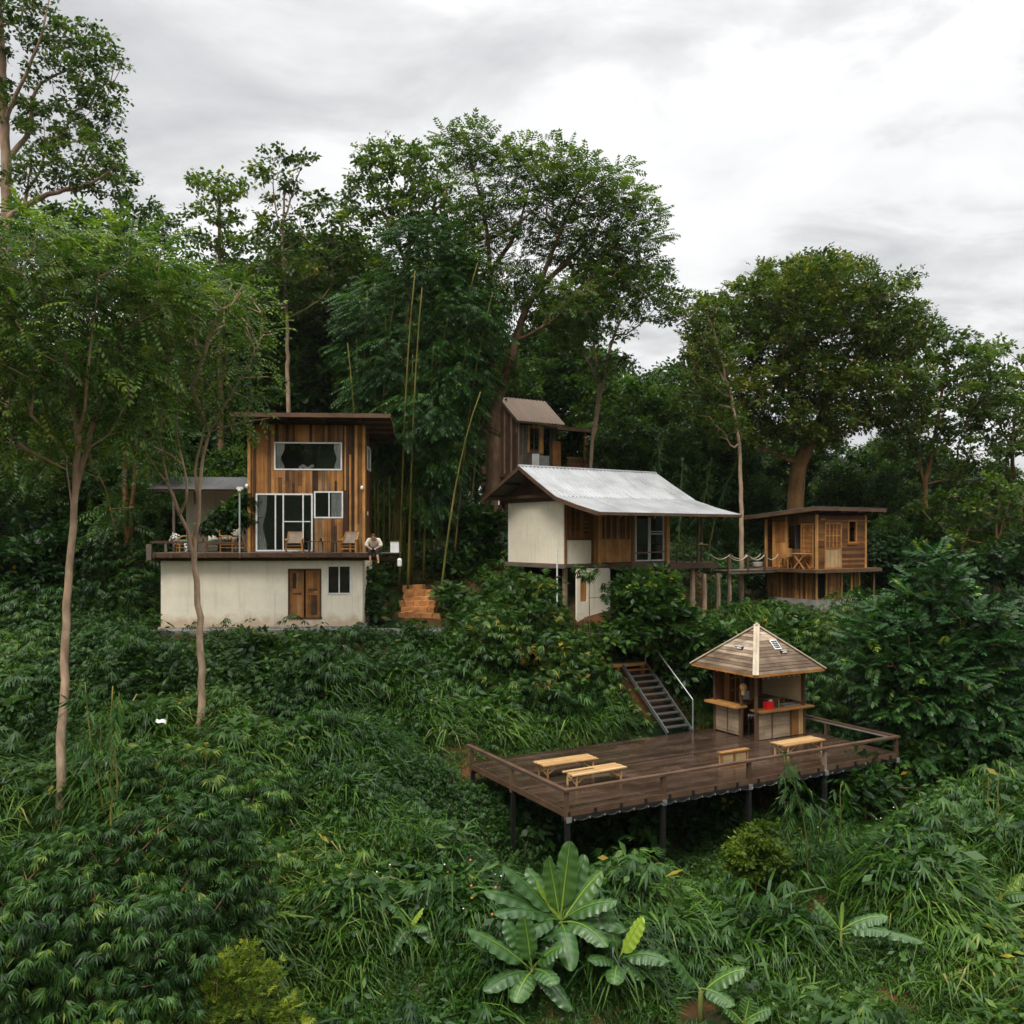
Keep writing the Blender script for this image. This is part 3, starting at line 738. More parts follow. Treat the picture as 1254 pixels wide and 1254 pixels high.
t = local_thing(house, 'storage_box', 'white box with dark lid strip standing on the narrow shelf beside the seated person', 'box', (8.72, -.05, ZD))
mb = MB(); mb.box(-.16, .16, -.13, .13, .0, .42); mb.build('box_body', M['white_plastic'], t); mb = MB(); mb.box(-.18, .2, -.15, .15, .42, .455); mb.build('lid', M['trim'], t)
t = local_thing(house, 'hanging_lantern', 'small white lantern hanging below the end of the deck shelf', 'lantern', (8.92, -.42, ZD-.52))
mb = MB(); mb.lathe([(0, 0), (.075, .01), (.085, .06), (.085, .26), (.06, .3), (0, .31)], n=12); mb.build('shade', M['lampglass'], t); mb = MB(); mb.tube([(0, 0, .3), (0, 0, .50)], .008, 6); mb.build('cord', M['black_plastic'], t)

# ============================================================ PERSON ON THE DECK
def skinned(name, verts, edges, radii, mat, parent, root=0, sub=2):
    me = bpy.data.meshes.new(name); me.from_pydata([tuple(map(float, v)) for v in verts], edges, [])
    o = bpy.data.objects.new(name, me); COL.objects.link(o); o.parent = parent
    md = o.modifiers.new('skin', 'SKIN'); md.use_smooth_shade = True
    sv = me.skin_vertices
    if not me.skin_vertices:
        bpy.context.view_layer.objects.active = o
        bpy.ops.mesh.customdata_skin_add()
    for i, r in enumerate(radii):
        r = (r, r) if np.isscalar(r) else r
        me.skin_vertices[0].data[i].radius = r
        me.skin_vertices[0].data[i].use_root = (i == root)
    s = o.modifiers.new('sub', 'SUBSURF'); s.levels = sub; s.render_levels = sub
    me.materials.append(mat); return o
pe = local_thing(house, 'person', 'person in a loose cream shirt and black trousers sitting hunched on the deck edge', 'person', (7.95, -.30, ZD))
# joints: seated on the shelf, bent forward towards the camera, shins hanging below the edge
J = {'pelvis': (0, .12, .12), 'waist': (0, .08, .26), 'chest': (0, -.01, .42), 'collar': (0, -.07, .51), 'neck': (0, -.12, .55), 'skull': (0, -.20, .56)}
vb = [J['pelvis'], J['waist'], J['chest'], J['collar'], J['neck'], J['skull']]; eb = [(0, 1), (1, 2), (2, 3), (3, 4), (4, 5)]
rb = [(.15, .12), (.13, .10), (.15, .11), (.12, .08), .055, .05]
def add(v, r, frm): vb.append(v); rb.append(r); eb.append((frm, len(vb)-1)); return len(vb)-1
for s in (-1, 1):
    sh = add((s*.17, -.04, .48), .062, 3); el = add((s*.26, -.12, .26), .043, sh); wr = add((s*.13, -.28, .17), .028, el)
    pm = add((s*.09, -.34, .15), .036, wr)
    for k, (L, dx) in enumerate(((.075, -.03), (.085, -.01), (.08, .01), (.065, .028))):
        f1 = add((s*(.09-.02)+dx, -.385, .145-.004*k), .009, pm); add((s*(.07)+dx*1.1, -.385-L*.35, .125-.004*k), .008, f1)
    th_ = add((s*.055, -.325, .17), .010, pm); add((s*.035, -.36, .165), .009, th_)
    hp = add((s*.10, .06, .10), .085, 0); kn = add((s*.12, -.36, .10) if s < 0 else (s*.13, -.34, .11), .062, hp)
    an = add((s*.10, -.40, -.30) if s < 0 else (s*.20, -.46, -.30), .038, kn); he = add((vb[an][0], vb[an][1]+.01, vb[an][2]-.05), .038, an)
    add((vb[an][0]+.02*s, vb[an][1]-.17, vb[an][2]-.07), .030, he)
skinned('body', vb, eb, rb, M['skin'], pe)
# head with face, looking down
hd = MB(); hd.sphere((0, 0, 0), (.078, .098, .115), 16, 12); hd.sphere((0, -.10, -.015), (.016, .024, .022), 8, 6)
for s in (-1, 1): hd.sphere((s*.08, .01, -.01), (.014, .026, .034), 8, 6)
hd.sphere((0, -.08, -.075), (.03, .022, .012), 8, 6)
h = hd.build('head', M['skin'], pe, True); h.location = (0, -.23, .585); h.rotation_euler = (R(42), 0, 0)
e_ = MB()
for s in (-1, 1): e_.sphere((s*.032, -.088, .008), (.013, .011, .009), 8, 6)
e_.build('eyes', M['black_plastic'], h, True)
hr = MB(); hr.sphere((0, .022, .03), (.088, .098, .105), 16, 12); hr.sphere((0, .05, -.03), (.08, .07, .10), 12, 8); hr.build('hair', M['hair'], h, True)
# loose shirt: trunk and sleeves
vs_ = [(0, .11, .13), (0, .07, .27), (0, -.02, .43), (0, -.08, .50)]; es = [(0, 1), (1, 2), (2, 3)]; rs = [(.19, .15), (.18, .14), (.19, .14), (.10, .08)]
for s in (-1, 1):
    vs_ += [(s*.18, -.05, .47), (s*.28, -.11, .28), (s*.22, -.18, .23)]; n = len(vs_); es += [(2, n-3), (n-3, n-2), (n-2, n-1)]; rs += [.10, .085, .075]
skinned('shirt', vs_, es, rs, M['cream'], pe)
vs_ = [(0, .10, .10)]; es = []; rs = [(.17, .12)]
for s in (-1, 1):
    k = (s*.12, -.36, .10) if s < 0 else (s*.13, -.34, .11); a_ = (s*.115, -.385, -.12) if s < 0 else (s*.165, -.40, -.10)
    vs_ += [(s*.10, .05, .10), k, a_]; n = len(vs_); es += [(0, n-3), (n-3, n-2), (n-2, n-1)]; rs += [.105, .085, .07]
skinned('trousers', vs_, es, rs, M['blackcloth'], pe)

# =============================================================== MIDDLE HOUSE
TH = math.atan2(.574, .819)
MO = np.array((.27, 36.5, -1.14))
mid = thing('metal_roofed_house', 'house with pale corrugated metal roof, cream gable wall and balcony on tall posts', 'house', MO, TH)
X0, FW, SWL = 1.0, -1.66, -2.2
prof = [(-4.98, 1.98), (-3.7, 2.27), (-2.43, 2.62), (-1.2, 3.27), (0, 3.94)]
mb = MB(); corrugated(mb, 0, 7.66, [(y, z) for y, z in prof[2:]], .20, .034); corrugated(mb, 0, 7.66, [(y, z-.012) for y, z in prof[:2]]+[(-2.38, 2.635)], .20, .016); mr_ = mb.build('roof', M['zinc'], mid)
mb = MB(); corrugated(mb, 0, 7.66, [(0, 3.94), (1.5, 3.26), (2.87, 2.64)], .085, .014); mb.build('rear_roof', M['grey_sheet'], mid)
mb = MB(); mb.tube([(-.02, 0, 3.955), (7.68, 0, 3.955)], .05, 8); mb.build('ridge_cap', M['zinc'], mr_)
mb = MB(); mb.box(0, 7.66, -5.0, -4.965, 1.86, 1.97, .6)
for (y0, z0), (y1, z1) in zip(prof[:-1], prof[1:]): mb.bar((.01, y0, z0-.075), (.01, y1, z1-.075), .04, .15, .6, ext=.01)
mb.bar((.012, 0, 3.865), (.012, 2.87, 2.565), .04, .15, .4)
for (y0, z0), (y1, z1) in zip(prof[:-1], prof[1:]): mb.bar((7.65, y0, z0-.075), (7.65, y1, z1-.075), .04, .15, .5, ext=.01)
mb.build('bargeboard', M['trim'], mr_)
mb = MB()
for y, z in [(-4.6, 2.06), (-3.8, 2.24), (-2.9, 2.48), (-1.9, 2.9), (-.9, 3.43), (-.15, 3.84)]: mb.box(.04, 7.62, y-.025, y+.025, z-.10, z-.022, .3)
for y, z in [(.3, 3.8), (1.3, 3.35), (2.4, 2.86)]: mb.box(.04, 7.62, y-.025, y+.025, z-.11, z-.022, .3)
for x in (X0+.05, 2.8, 4.72, 6.63):
    for (y0, z0), (y1, z1) in zip(prof[:-1], prof[1:]): mb.bar((x, y0, z0-.17), (x, y1, z1-.17), .06, .12, .4)
    mb.bar((x, 0, 3.77), (x, 2.8, 2.50), .06, .12, .4)
mb.build('rafter', M['darkwood'], mr_)
mb = MB(); z = 2.67
while z < 3.6:
    h_ = random.uniform(.14, .2); zt = z+h_+.12
    yl = -np.interp(zt, [2.62, 3.27, 3.94], [2.43, 1.2, 0]); yr = (3.94-zt)/.453
    if yr-yl > .3: mb.box(X0+.05, X0+.09, yl, min(yr, 2.6), z, z+h_-.006, random.uniform(.1, .7), 1)
    z += h_
mb.build('gable_boards', M['darkwood'], mid)
mb = MB(); mb.box(X0-.05, X0+.06, -2.35, 2.7, 2.50, 2.66, .6); mb.box(X0-.35, X0-.25, -2.0, 2.3, 2.66, 2.78, .3); mb.build('tie_beam', M['trim'], mid)
mb = MB(); mb.box(X0, X0+.10, FW, 2.15, -.02, 2.5, .5); mb.build('gable_wall', M['plaster_clean'], mid)
mb = MB(); mb.box(X0-.025, X0+.0, FW-.06, FW, -.02, 2.5, .9); mb.box(X0-.02, X0-.002, 2.1, 2.16, -.02, 2.5, .9); mb.box(X0-.02, X0-.002, FW+.01, 2.1, 2.44, 2.5, .9); mb.build('edge_strip', M['alu'], mid)
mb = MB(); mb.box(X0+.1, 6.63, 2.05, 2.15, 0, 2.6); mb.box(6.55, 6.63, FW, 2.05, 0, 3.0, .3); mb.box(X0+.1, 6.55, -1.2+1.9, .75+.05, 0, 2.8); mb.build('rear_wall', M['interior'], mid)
# front: board section one (recessed)
mb = MB()
panel(mb, 'y', FW-.02, FW+.04, X0+.10, 2.46, .97, 2.72, [(1.32, 1.86, 1.3, 2.3), (2.06, 2.36, 1.2, 1.75), (2.06, 2.36, 1.85, 2.3)], .45)
boards(mb, 'y', FW+.045, .02, 1.3, 2.4, 1.2, 2.3, vertical=False, splits=0, w=(.1, .14), shades=(0, .35))
for z in (1.33, 1.5, 1.67, 1.98, 2.15): mb.box(2.06, 2.36, FW-.012, FW+.03, z-.02, z+.02)
for x in (1.32, 1.59, 1.86, 1.96): mb.box(x-.025, x+.025, FW-.045, FW-.022, 1.0, 2.6, .8)
mb.box(X0+.05, 2.46, FW-.05, FW-.021, .93, 1.0, .3); mb.build('lattice_boards', M['cabin'], mid)
mb = MB(); mb.box(X0+.14, 2.42, FW-.03, FW+.04, -.02, .925); mb.build('parapet_panel', M['plaster_clean'], mid)
for q in ((X0+.0, X0+.13, FW-.075, FW-.0, -.05, 2.6, .2), (2.40, 2.52, SWL-.05, SWL+.07, -.05, 2.55, .8), (4.22, 4.34, SWL-.05, SWL+.07, -.05, 2.42, .9), (6.0, 6.14, SWL-.05, SWL+.07, -.05, 2.42, .9)):
    mb = MB(); mb.box(*q); mb.build('wall_post', M['honey'], mid)
mb = MB(); boards(mb, 'x', 2.42, .04, SWL+.07, FW, 0, 2.6, splits=0)
boards(mb, 'y', SWL, .04, 2.52, 4.22, .95, 2.55, splits=0, shades=(0, .3), w=(.08, .12)); mb.build('upper_boards', M['cabin'], mid)
mb = MB(); boards(mb, 'y', SWL-.03, .03, 2.53, 4.21, 0.02, .95, splits=.2, shades=(.4, 1), w=(.07, .12))
for x in (2.72, 3.02, 3.35, 3.45, 3.82, 4.1): mb.box(x-.035, x+.035, SWL-.035, SWL-.014, .95, 2.45, random.uniform(.5, 1))
mb.box(2.52, 4.22, SWL-.04, SWL-.032, .92, .98, .4); mb.build('lower_boards', M['honey'], mid)
sdoor = window(mid, 'y', SWL, 4.38, 5.98, .06, 2.25, w=.055, mull=[5.12, 5.2], trans=[(5.24, 5.92, 1.18), (5.24, 5.92, 1.28)], name='sliding_door')
cu = MB(); curtain(cu, 5.5, 5.85, SWL+.15, .1, 2.15); cu.build('curtain', M['green_fabric'], sdoor)
mb = MB(); mb.box(4.34, 6.0, SWL, SWL+.05, 2.28, 2.5, .4); mb.box(4.34, 6.05, SWL+.0, SWL+.05, -.1, .03, .4); mb.build('door_lintel', M['cabin'], mid)
mb = MB(); mb.box(6.07, 6.11, SWL+.07, 2.05, -.1, 2.7, .3); mb.build('end_wall', M['cabin'], mid)
# floor, balcony
mb = MB(); mb.box(X0-.12, 6.6, FW-.12, 2.3, -.16, -.022, .5); mb.box(2.4, 6.6, SWL-.1, FW-.12, -.16, -.022, .5); mb.box(X0-.2, X0-.12, FW-.3, 2.4, -.19, -.05, .6); mb.build('floor_beam', M['grey_wood'], mid)
mb = MB(); y = -3.62
while y < SWL-.12: mb.box(2.93, 7.72, y, y+.125, -.045, -.012+random.uniform(-.004, .004)); y += .131
y = SWL-.1
while y < 0: mb.box(6.61, 7.72, y, y+.125, -.045, -.012+random.uniform(-.004, .004)); y += .131
bf = mb.build('balcony_floor', M['grey_wood'], mid)
mb = MB(); mb.box(2.9, 7.75, -3.66, -3.622, -.24, -.01, .35); mb.box(2.86, 2.9, -3.66, SWL, -.24, -.01, .35); mb.box(7.72, 7.76, -3.62, 0, -.24, -.01, .5)
for x in (3.2, 4.6, 6.1, 7.5): mb.box(x, x+.09, -3.6, SWL, -.22, -.05, .3)
mb.build('rim_board', M['trim'], bf)
rl = MB(); rl.bar((4.8, -3.6, .68), (7.2, -3.6, .72), .07, .05, .3); rl.bar((2.95, -3.6, .42), (4.75, -3.6, .47), .05, .05, .8); ro = rl.build('balcony_railing', M['trim'], mid)
for x in (5.35, 5.75, 6.2, 6.55): mb = MB(); mb.bar((x, -3.6, -.02), (x, -3.6, .66), .05, .05, random.random()); mb.build('baluster', M['trim'], ro)
for x, w in ((2.95, .10), (4.82, .15), (6.62, .085), (6.82, .06)):
    mb = MB(); mb.bar((x, -3.58, -.35 if w != .06 else 0), (x, -3.58, 2.16), w, w, .6); mb.build('balcony_post', M['honey' if w == .15 else 'trim'], mid)
for x, y, z0 in ((6.55, -3.3, -2.35), (3.2, -3.2, -2.6), (3.2, -1.8, -2.3), (5.2, -1.0, -2.3), (1.2, -1.5, -2.3), (1.3, 1.9, -1.2), (5.5, 1.8, -1.2)):
    mb = MB(); mb.tube([(x, y, z0), (x+.02, y, -1.2), (x, y, -.2)], [.125, .115, .11], 8); mb.build('house_post', BK['pale'], mid)
mb = MB(); panel(mb, 'y', -2.3, -2.18, 1.2, 2.9, -2.5, -.2, [(1.35, 1.7, -1.5, -.6)]); panel(mb, 'x', 2.78, 2.9, -2.18, -.5, -2.5, -.2); mb.build('lower_wall', M['plaster_clean'], mid)
mb = MB(); mb.box(1.36, 1.69, -2.25, -2.22, -1.48, -.62, .5); mb.build('lower_shutter', M['honey'], mid)
mb = MB(); boards(mb, 'y', -.6, .04, 2.9, 6.4, -2.6, -.25, splits=.2, shades=(0, .5)); mb.build('lower_boarding', M['darkwood'], mid)
mb = MB(); mb.tube([(.5, -1.9, -2.2), (.5, -1.9, .55)], .03, 8); mb.build('drain_pipe', M['alu'], mid)
t = local_thing(mid, 'balcony_shelf', 'little board with a white dish resting on the balcony rail at its right end', 'tray', (6.75, -3.6, .73))
mb = MB(); mb.box(-.3, .3, -.13, .13, 0, .03); mb.build('board', M['palewood'], t); mb = MB(); mb.lathe([(0, .03), (.07, .035), (.10, .09)], n=12); mb.build('dish', M['white_plastic'], t)

# ============================================================= TIMBER CABIN
CA = R(32); CO_ = np.array((13.4, 39.5, -1.5))
cab = thing('timber_cabin', 'small two storey honey coloured timber cabin on a concrete block footing', 'cabin', CO_, CA)
CW, CD = 3.36, 2.95
CRZ = lambda y: 2.58-.082*y
CHO = [(.28, .42, .02, 2.02), (2.18, 2.84, 1.18, 2.12)]
mb = MB(); boards(mb, 'y', 0, .04, .08, CW, 0, 2.36, [(.52, 1.66, .0, 2.05), (2.10, 2.72, 1.12, 2.18)], vertical=False, splits=.15, w=(.10, .15), shades=(0, .7))
boards(mb, 'x', CW-.04, .04, .04, CD, 0, 2.3, vertical=False, splits=0); boards(mb, 'y', CD-.04, .04, 0, CW, 0, 2.2, vertical=False, splits=0, shades=(0, .3))
mb.build('board_wall', M['cabin'], cab)
# lattice door on the right face
d_ = MB(); rect_frame(d_, 'y', -.03, .03, .52, 1.66, .0, 2.05, .07)
d_.box(.59, 1.59, -.022, .022, .86, .94)
for x in (.84, 1.09, 1.34): d_.box(x-.022, x+.022, -.02, .02, .94, 1.98)
for z in (1.2, 1.46, 1.72): d_.box(.59, 1.59, -.012, .012, z-.014, z+.014)
d_ = d_.build('lattice_door', M['honey'], cab); mb = MB(); boards(mb, 'y', -.015, .03, .59, 1.59, .07, .86, splits=0, w=(.10, .14)); mb.build('lower_panel', M['palewood'], d_)
mb = MB(); mb.box(.6, 1.58, .024, .034, .94, 1.98, .5); mb.build('reed_panel', M['cabin'], d_)
f = MB(); rect_frame(f, 'y', -.03, .05, 2.10, 2.72, 1.12, 2.18, .07); f.box(2.04, 2.78, -.05, -.03, 1.06, 1.14); f.build('window', M['honey'], cab)
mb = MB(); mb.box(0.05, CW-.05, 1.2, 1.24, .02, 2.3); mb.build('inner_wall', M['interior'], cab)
# left face: plank door, dark opening, lattice door
mb = MB(); boards(mb, 'x', 0, .04, .92, 1.62, .82, 2.38, [(.92, 1.62, .86, 1.95)], splits=0, shades=(0, .4)); mb.build('left_wall', M['cabin'], cab); mb = MB(); mb.box(0, .04, .92, 1.62, .0, .84, .25); mb.build('dado_panel', M['cabin'], cab)
for q in ((.0, .05, .12, .92, 2.05, 2.38, .3), (0, .05, 1.62, 2.55, 2.1, 2.3, .3)): mb = MB(); mb.box(*q); mb.build('wall_plate', M['cabin'], cab)
mb = MB(); boards(mb, 'x', -.02, .04, 1.72, 2.5, .02, 1.15, splits=0, shades=(.3, 1)); boards(mb, 'x', -.02, .04, 1.72, 2.5, 1.16, 2.1, splits=0, shades=(0, .6)); mb.build('plank_door', M['honey'], cab)
d_ = MB(); rect_frame(d_, 'x', -.03, .03, .16, .86, .02, 2.02, .06)
for y in (.33, .51, .69): d_.box(-.02, .02, y-.015, y+.015, .08, 1.96)
for z in np.arange(.3, 1.9, .22): d_.box(-.014, .014, .22, .80, z-.012, z+.012)
d_ = d_.build('lattice_door', M['honey'], cab); mb = MB(); mb.box(.024, .034, .2, .82, .06, 1.98, .8); mb.build('reed_panel', M['cabin'], d_)
for x, y in ((-.03, -.03), (CW-.06, -.035), (-.035, 1.62), (-.03, CD-.1)):
    mb = MB(); mb.box(x, x+.1, y, y+.1, 0, 2.4, .9); mb.build('corner_post', M['honey'], cab)
mb = MB(); mb.box(.1, CW+.3, -.06, -.002, 2.1, 2.16, .5); mb.tube([(.15, -.09, 2.2), (.42, -.09, 2.2)], .035, 6, .9); mb.build('lintel_board', M['cabin'], cab)
# roof
mb = MB(); corrugated(mb, -.6, 4.3, [(-.45, CRZ(-.45)+.11), (1.5, CRZ(1.5)+.11), (3.9, CRZ(3.9)+.11)], .1, .012); cr = mb.build('roof', M['grey_sheet'], cab)
mb = MB()
mb.box(-.6, 4.28, -.44, -.405, CRZ(-.45)-.06, CRZ(-.45)+.09, .7); mb.bar((-.58, -.42, CRZ(-.42)+.01), (-.58, 3.88, CRZ(3.88)+.01), .035, .15, .8); mb.bar((4.26, -.4, CRZ(-.4)+.01), (4.26, 3.88, CRZ(3.88)+.01), .035, .15, .4)
mb.build('fascia', M['trim'], cr)
mb = MB()
for y in (.1, 1.2, 2.4, 3.6): mb.box(-.55, 4.24, y-.03, y+.03, CRZ(y)-.04, CRZ(y)+.09, .3)
for x in (-.2, 1.2, 2.4, 3.3): mb.bar((x, -.4, CRZ(-.4)-.09), (x, 3.8, CRZ(3.8)-.09), .06, .09)
mb.build('rafter', M['darkwood'], cr)
# deck round the upper storey
mb = MB(); y = -.5
while y < CD+.3: mb.box(-.7, CW+.42 if y < .5 else CW, y, y+.125, -.05, -.006+random.uniform(-.003, .003)); y += .131
cd_ = mb.build('deck_floor', M['cabin'], cab)
mb = MB(); mb.box(-.72, CW+.45, -.54, -.502, -.16, -.0, .8); mb.bar((-.72, -.5, -.08), (-.72, CD+.3, -.08), .035, .15, .5); mb.build('rim_board', M['trim'], cd_)
mb = MB()
for x in np.arange(-.5, CW, .55): mb.box(x, x+.06, -.5, CD, -.17, -.052)
mb.build('joist', M['darkwood'], cd_)
# lower storey
LX = 2.95
LHO = [(.08, .62, -1.36, -.18), (1.72, 2.32, -1.36, -.18)]
mb = MB(); boards(mb, 'y', .05, .04, .0, LX, -1.36, -.17, [(.12, .66, -1.3, -.18), (1.76, 2.36, -1.28, -.18)], splits=.5); boards(mb, 'x', .0, .04, .09, CD, -1.36, -.17, splits=.3)
mb.box(.6, LX-.1, 1.0, 1.04, -1.36, -.2, .1); mb.build('lower_boards', M['cabin'], cab)
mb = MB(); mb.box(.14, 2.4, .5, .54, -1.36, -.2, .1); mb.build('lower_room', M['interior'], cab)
mb = MB()
for x in (-.02, .62, 1.66, 2.34, LX-.06): mb.box(x, x+.09, .0, .049, -1.4, -.17, .9)
for y in (.5, 1.1, 1.9, 2.7): mb.box(-.03, -.002, y, y+.08, -1.4, -.17, .6)
mb.build('lower_post', M['honey'], cab)
mb = MB(); mb.box(-.06, LX+.02, -.02, 3.0, -2.4, -1.37, .5); mb.build('footing', M['concrete'], cab)
mb = MB(); mb.tube([(3.55, -.3, -1.9), (3.55, -.3, -.1)], .045, 8); mb.build('deck_prop', M['trim'], cab)
# chair, table, pot on the cabin deck
def plain_chair(root):
    for sx in (-.2, .2):
        for sy in (-.2, .2): mb = MB(); mb.bar((sx, sy, 0), (sx, sy*.95, .44), .05, .05); mb.build('leg', M['honey'], root)
    mb = MB(); mb.box(-.24, .24, -.24, .24, .44, .475); mb.build('seat', M['honey'], root)
    g = np.array([[(.24*math.sin(a)*1.05, .1-.33*math.cos(a)*-.55, z) for a in np.linspace(-1.25, 1.25, 13)] for z in np.linspace(.52, .9, 5)])
    mb = MB(); mb.sheet(g); mb.sheet((g+np.array((0, .03, 0)))[:, ::-1]); mb.build('backrest', M['bamboo_wood'], root)
    mb = MB()
    for s in (-1, 1): mb.bar((s*.23, .15, .62), (s*.25, -.22, .56), .05, .03)
    mb.build('armrest', M['honey'], root)
    mb = MB(); mb.bar((-.2, -.2, .2), (.2, -.2, .2), .03, .04); mb.bar((-.2, .2, .2), (.2, .2, .2), .03, .04); mb.build('stretcher', M['honey'], root)
t = local_thing(cab, 'round_back_chair', 'pale chair with curved back on the cabin deck, by its lattice door', 'chair', (-.38, 1.42, 0), R(200)); plain_chair(t)
t = local_thing(cab, 'folding_table', 'small folding wooden table at the corner of the cabin deck', 'table', (-.36, .52, 0))
mb = MB(); mb.box(-.26, .26, -.36, .36, .66, .69); mb.build('tabletop', M['palewood'], t)
for s in (-1, 1):
    mb = MB(); mb.bar((s*.2, -.3, 0), (s*.2, .3, .66), .03, .045); mb.build('leg', M['honey'], t)
    mb = MB(); mb.bar((s*.17, .3, 0), (s*.17, -.3, .66), .03, .045); mb.build('leg', M['honey'], t)
t = local_thing(cab, 'basin', 'white oval basin on the footbridge landing beside the cabin', 'basin', (-.45, 3.0, 0))
mb = MB(); mb.lathe([(0, .01), (.17, .01), (.23, .08), (.24, .22), (.25, .23), (.22, .22), (.2, .1), (0, .05)], n=18); o = mb.build('bowl', M['white_plastic'], t, True)

# ============================================================ ROPE FOOTBRIDGE
BA = np.array(P(881, 699, 38.6)); BB = np.array((CO_[0]-.55*math.cos(CA)-math.sin(CA)*2.2, CO_[1]-.55*math.sin(CA)+math.cos(CA)*2.2, CO_[2]-.06))
br = thing('rope_footbridge', 'plank footbridge with sagging rope handrails between the metal roofed house and the cabin', 'footbridge', BA)
bd = BB-BA; bL = np.linalg.norm(bd); bu = bd/bL; bn = np.array((-bu[1], bu[0], 0)); bn /= np.linalg.norm(bn)
mb = MB(); n = int(bL/.16)
for k in range(n):
    c = bu*(k+.5)*bL/n; mb.bar(c-bn*.48, c+bn*.48, .145, .03)
mb.build('walkway', M['grey_wood'], br)
mb = MB()
for s in (-.42, .42): mb.bar(bn*s-np.array((0, 0, .075)), bd+bn*s-np.array((0, 0, .075)), .06, .11)
mb.build('bearer', M['grey_wood'], br)
RP = [.0, .38, .72, 1.0]
for s in (-.46, .46):
    for k, a in enumerate(RP[:-1]):
        p = bu*a*bL+bn*s; mb = MB(); mb.tube([p-np.array((0, 0, .15)), p+np.array((0, 0, .72 if k else .62))], .05, 8); mb.build('rope_post', M['trim'], br)
    for dz in (0,):
        mb = MB(); pts = []
        for a, b_ in zip([-.0]+RP[1:-1], RP[1:]):
            for t_ in np.linspace(0, 1, 12): pts.append(bu*(a+(b_-a)*t_)*bL+bn*s+np.array((0, 0, .68+dz-(.24 if s < 0 else .20)*4*t_*(1-t_))))
        mb.tube(pts[::1], .022, 6); mb.build('handrail_rope', M['rope'], br)
mb = MB()
for a, zz in ((-.05, -1.9), (.16, -1.9), (-.3, -1.8)):
    p = bu*a*bL; mb2 = MB(); mb2.tube([p+np.array((0, -.2, -2.0)), p+np.array((.03, -.2, -1)), p+np.array((0, -.2, -.1))], [.10, .09, .085], 8); mb2.build('support_post', BK['pale'], br)

# ============================================================ BROWN HOUSE BEHIND
KO = np.array((-.8, 52.0, 3.5))
bk = thing('brown_board_house', 'brown board house with rusty sheet roof and covered balcony uphill behind the big tree', 'house', KO, TH)
EY = -1.95
def kz(y): return 4.5-.82*abs(y)
mb = MB(); corrugated(mb, 0, 3.45, [(EY, kz(EY)+.02), (-1, kz(1)+.02), (0, 4.52)], .22, .03); kr = mb.build('roof', M['rust_sheet'], bk)
mb = MB(); corrugated(mb, 0, 3.45, [(0, 4.52), (1, kz(1)+.02), (2.6, kz(2.6)+.02)], .11, .016); mb.build('rear_roof', M['rust_sheet'], bk)
mb = MB(); mb.bar((.01, EY, kz(EY)-.06), (.01, 0, 4.44), .04, .14, .5); mb.bar((.01, 0, 4.44), (.01, 2.6, kz(2.6)-.06), .04, .14, .5); mb.box(0, 3.45, EY-.03, EY, kz(EY)-.1, kz(EY)-.0, .3); mb.build('bargeboard', M['trim'], kr)
mb = MB(); boards(mb, 'x', .35, .05, -1.6, 2.4, 0, 4.4, [(.9, 1.8, .3, 2.2)], top=lambda y: kz(y)-.12, w=(.12, .22)); mb.build('gable_boards', M['darkwood'], bk)
mb = MB()
for y in (-1.62, -.9, -.2, .45): mb.box(.29, .345, y-.04, y+.04, -.3, kz(y)-.16, .9)
mb.build('gable_batten', M['grey_wood'], bk)
mb = MB(); boards(mb, 'y', -1.6, .05, .4, 3.0, 0, 2.75, [(1.05, 1.7, 1.35, 2.6), (2.05, 2.55, .02, 2.6)], w=(.1, .2)); mb.build('board_wall', M['grey_wood'], bk)
mb = MB(); boards(mb, 'y', -1.66, .03, 1.75, 2.05, 1.2, 2.7, splits=0, shades=(.5, 1)); boards(mb, 'y', -1.66, .03, .9, 1.05, 1.2, 2.7, splits=0, shades=(.5, 1)); boards(mb, 'y', -1.66, .03, 1.2, 1.9, 2.62, 2.8, splits=0); mb.build('pale_boards', M['honey'], bk)
window(bk, 'y', -1.62, 1.05, 1.7, 1.35, 2.6, mull=[1.38], mat='trim')
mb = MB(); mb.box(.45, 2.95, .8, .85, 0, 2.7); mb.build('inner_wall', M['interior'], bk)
mb = MB(); mb.box(1.2, 1.55, -1.9, -1.67, -.1, 1.12); mb.build('white_cabinet', M['white_plastic'], bk)
mb = MB(); mb.box(1.6, 2.3, -1.86, -1.7, -.1, 1.05, .3); mb.build('grey_panel', M['concrete'], bk)
mb = MB(); mb.box(2.62, 3.2, -1.80, -1.75, -.1, 1.95, .4); mb.build('plywood_panel', M['honey'], bk)
mb = MB(); boards(mb, 'y', 1.2, .05, 3.0, 5.6, 0, 2.5, splits=0, shades=(0, .3)); mb.build('balcony_back_wall', M['cabin'], bk)
mb = MB(); slab(mb, -2.6, 1.4, 2.3, 5.8, lambda y: 2.62+.10*(y+2.6), .06); mb.box(2.3, 5.8, -2.63, -2.6, 2.5, 2.7, .9); mb.build('porch_roof', M['trim'], bk)
mb = MB(); mb.box(-.2, 5.7, -2.4, 2.4, -.2, -.02, .4); mb.box(-.2, 5.75, -2.44, -2.4, -.26, -.0, .8); mb.build('balcony_floor', M['darkwood'], bk)
for x, y in ((4.6, -2.3), (5.55, -2.3), (5.55, 1.1)): mb = MB(); mb.bar((x, y, -.05), (x, y, 2.6), .12, .12, .5); mb.build('porch_post', M['honey'], bk)
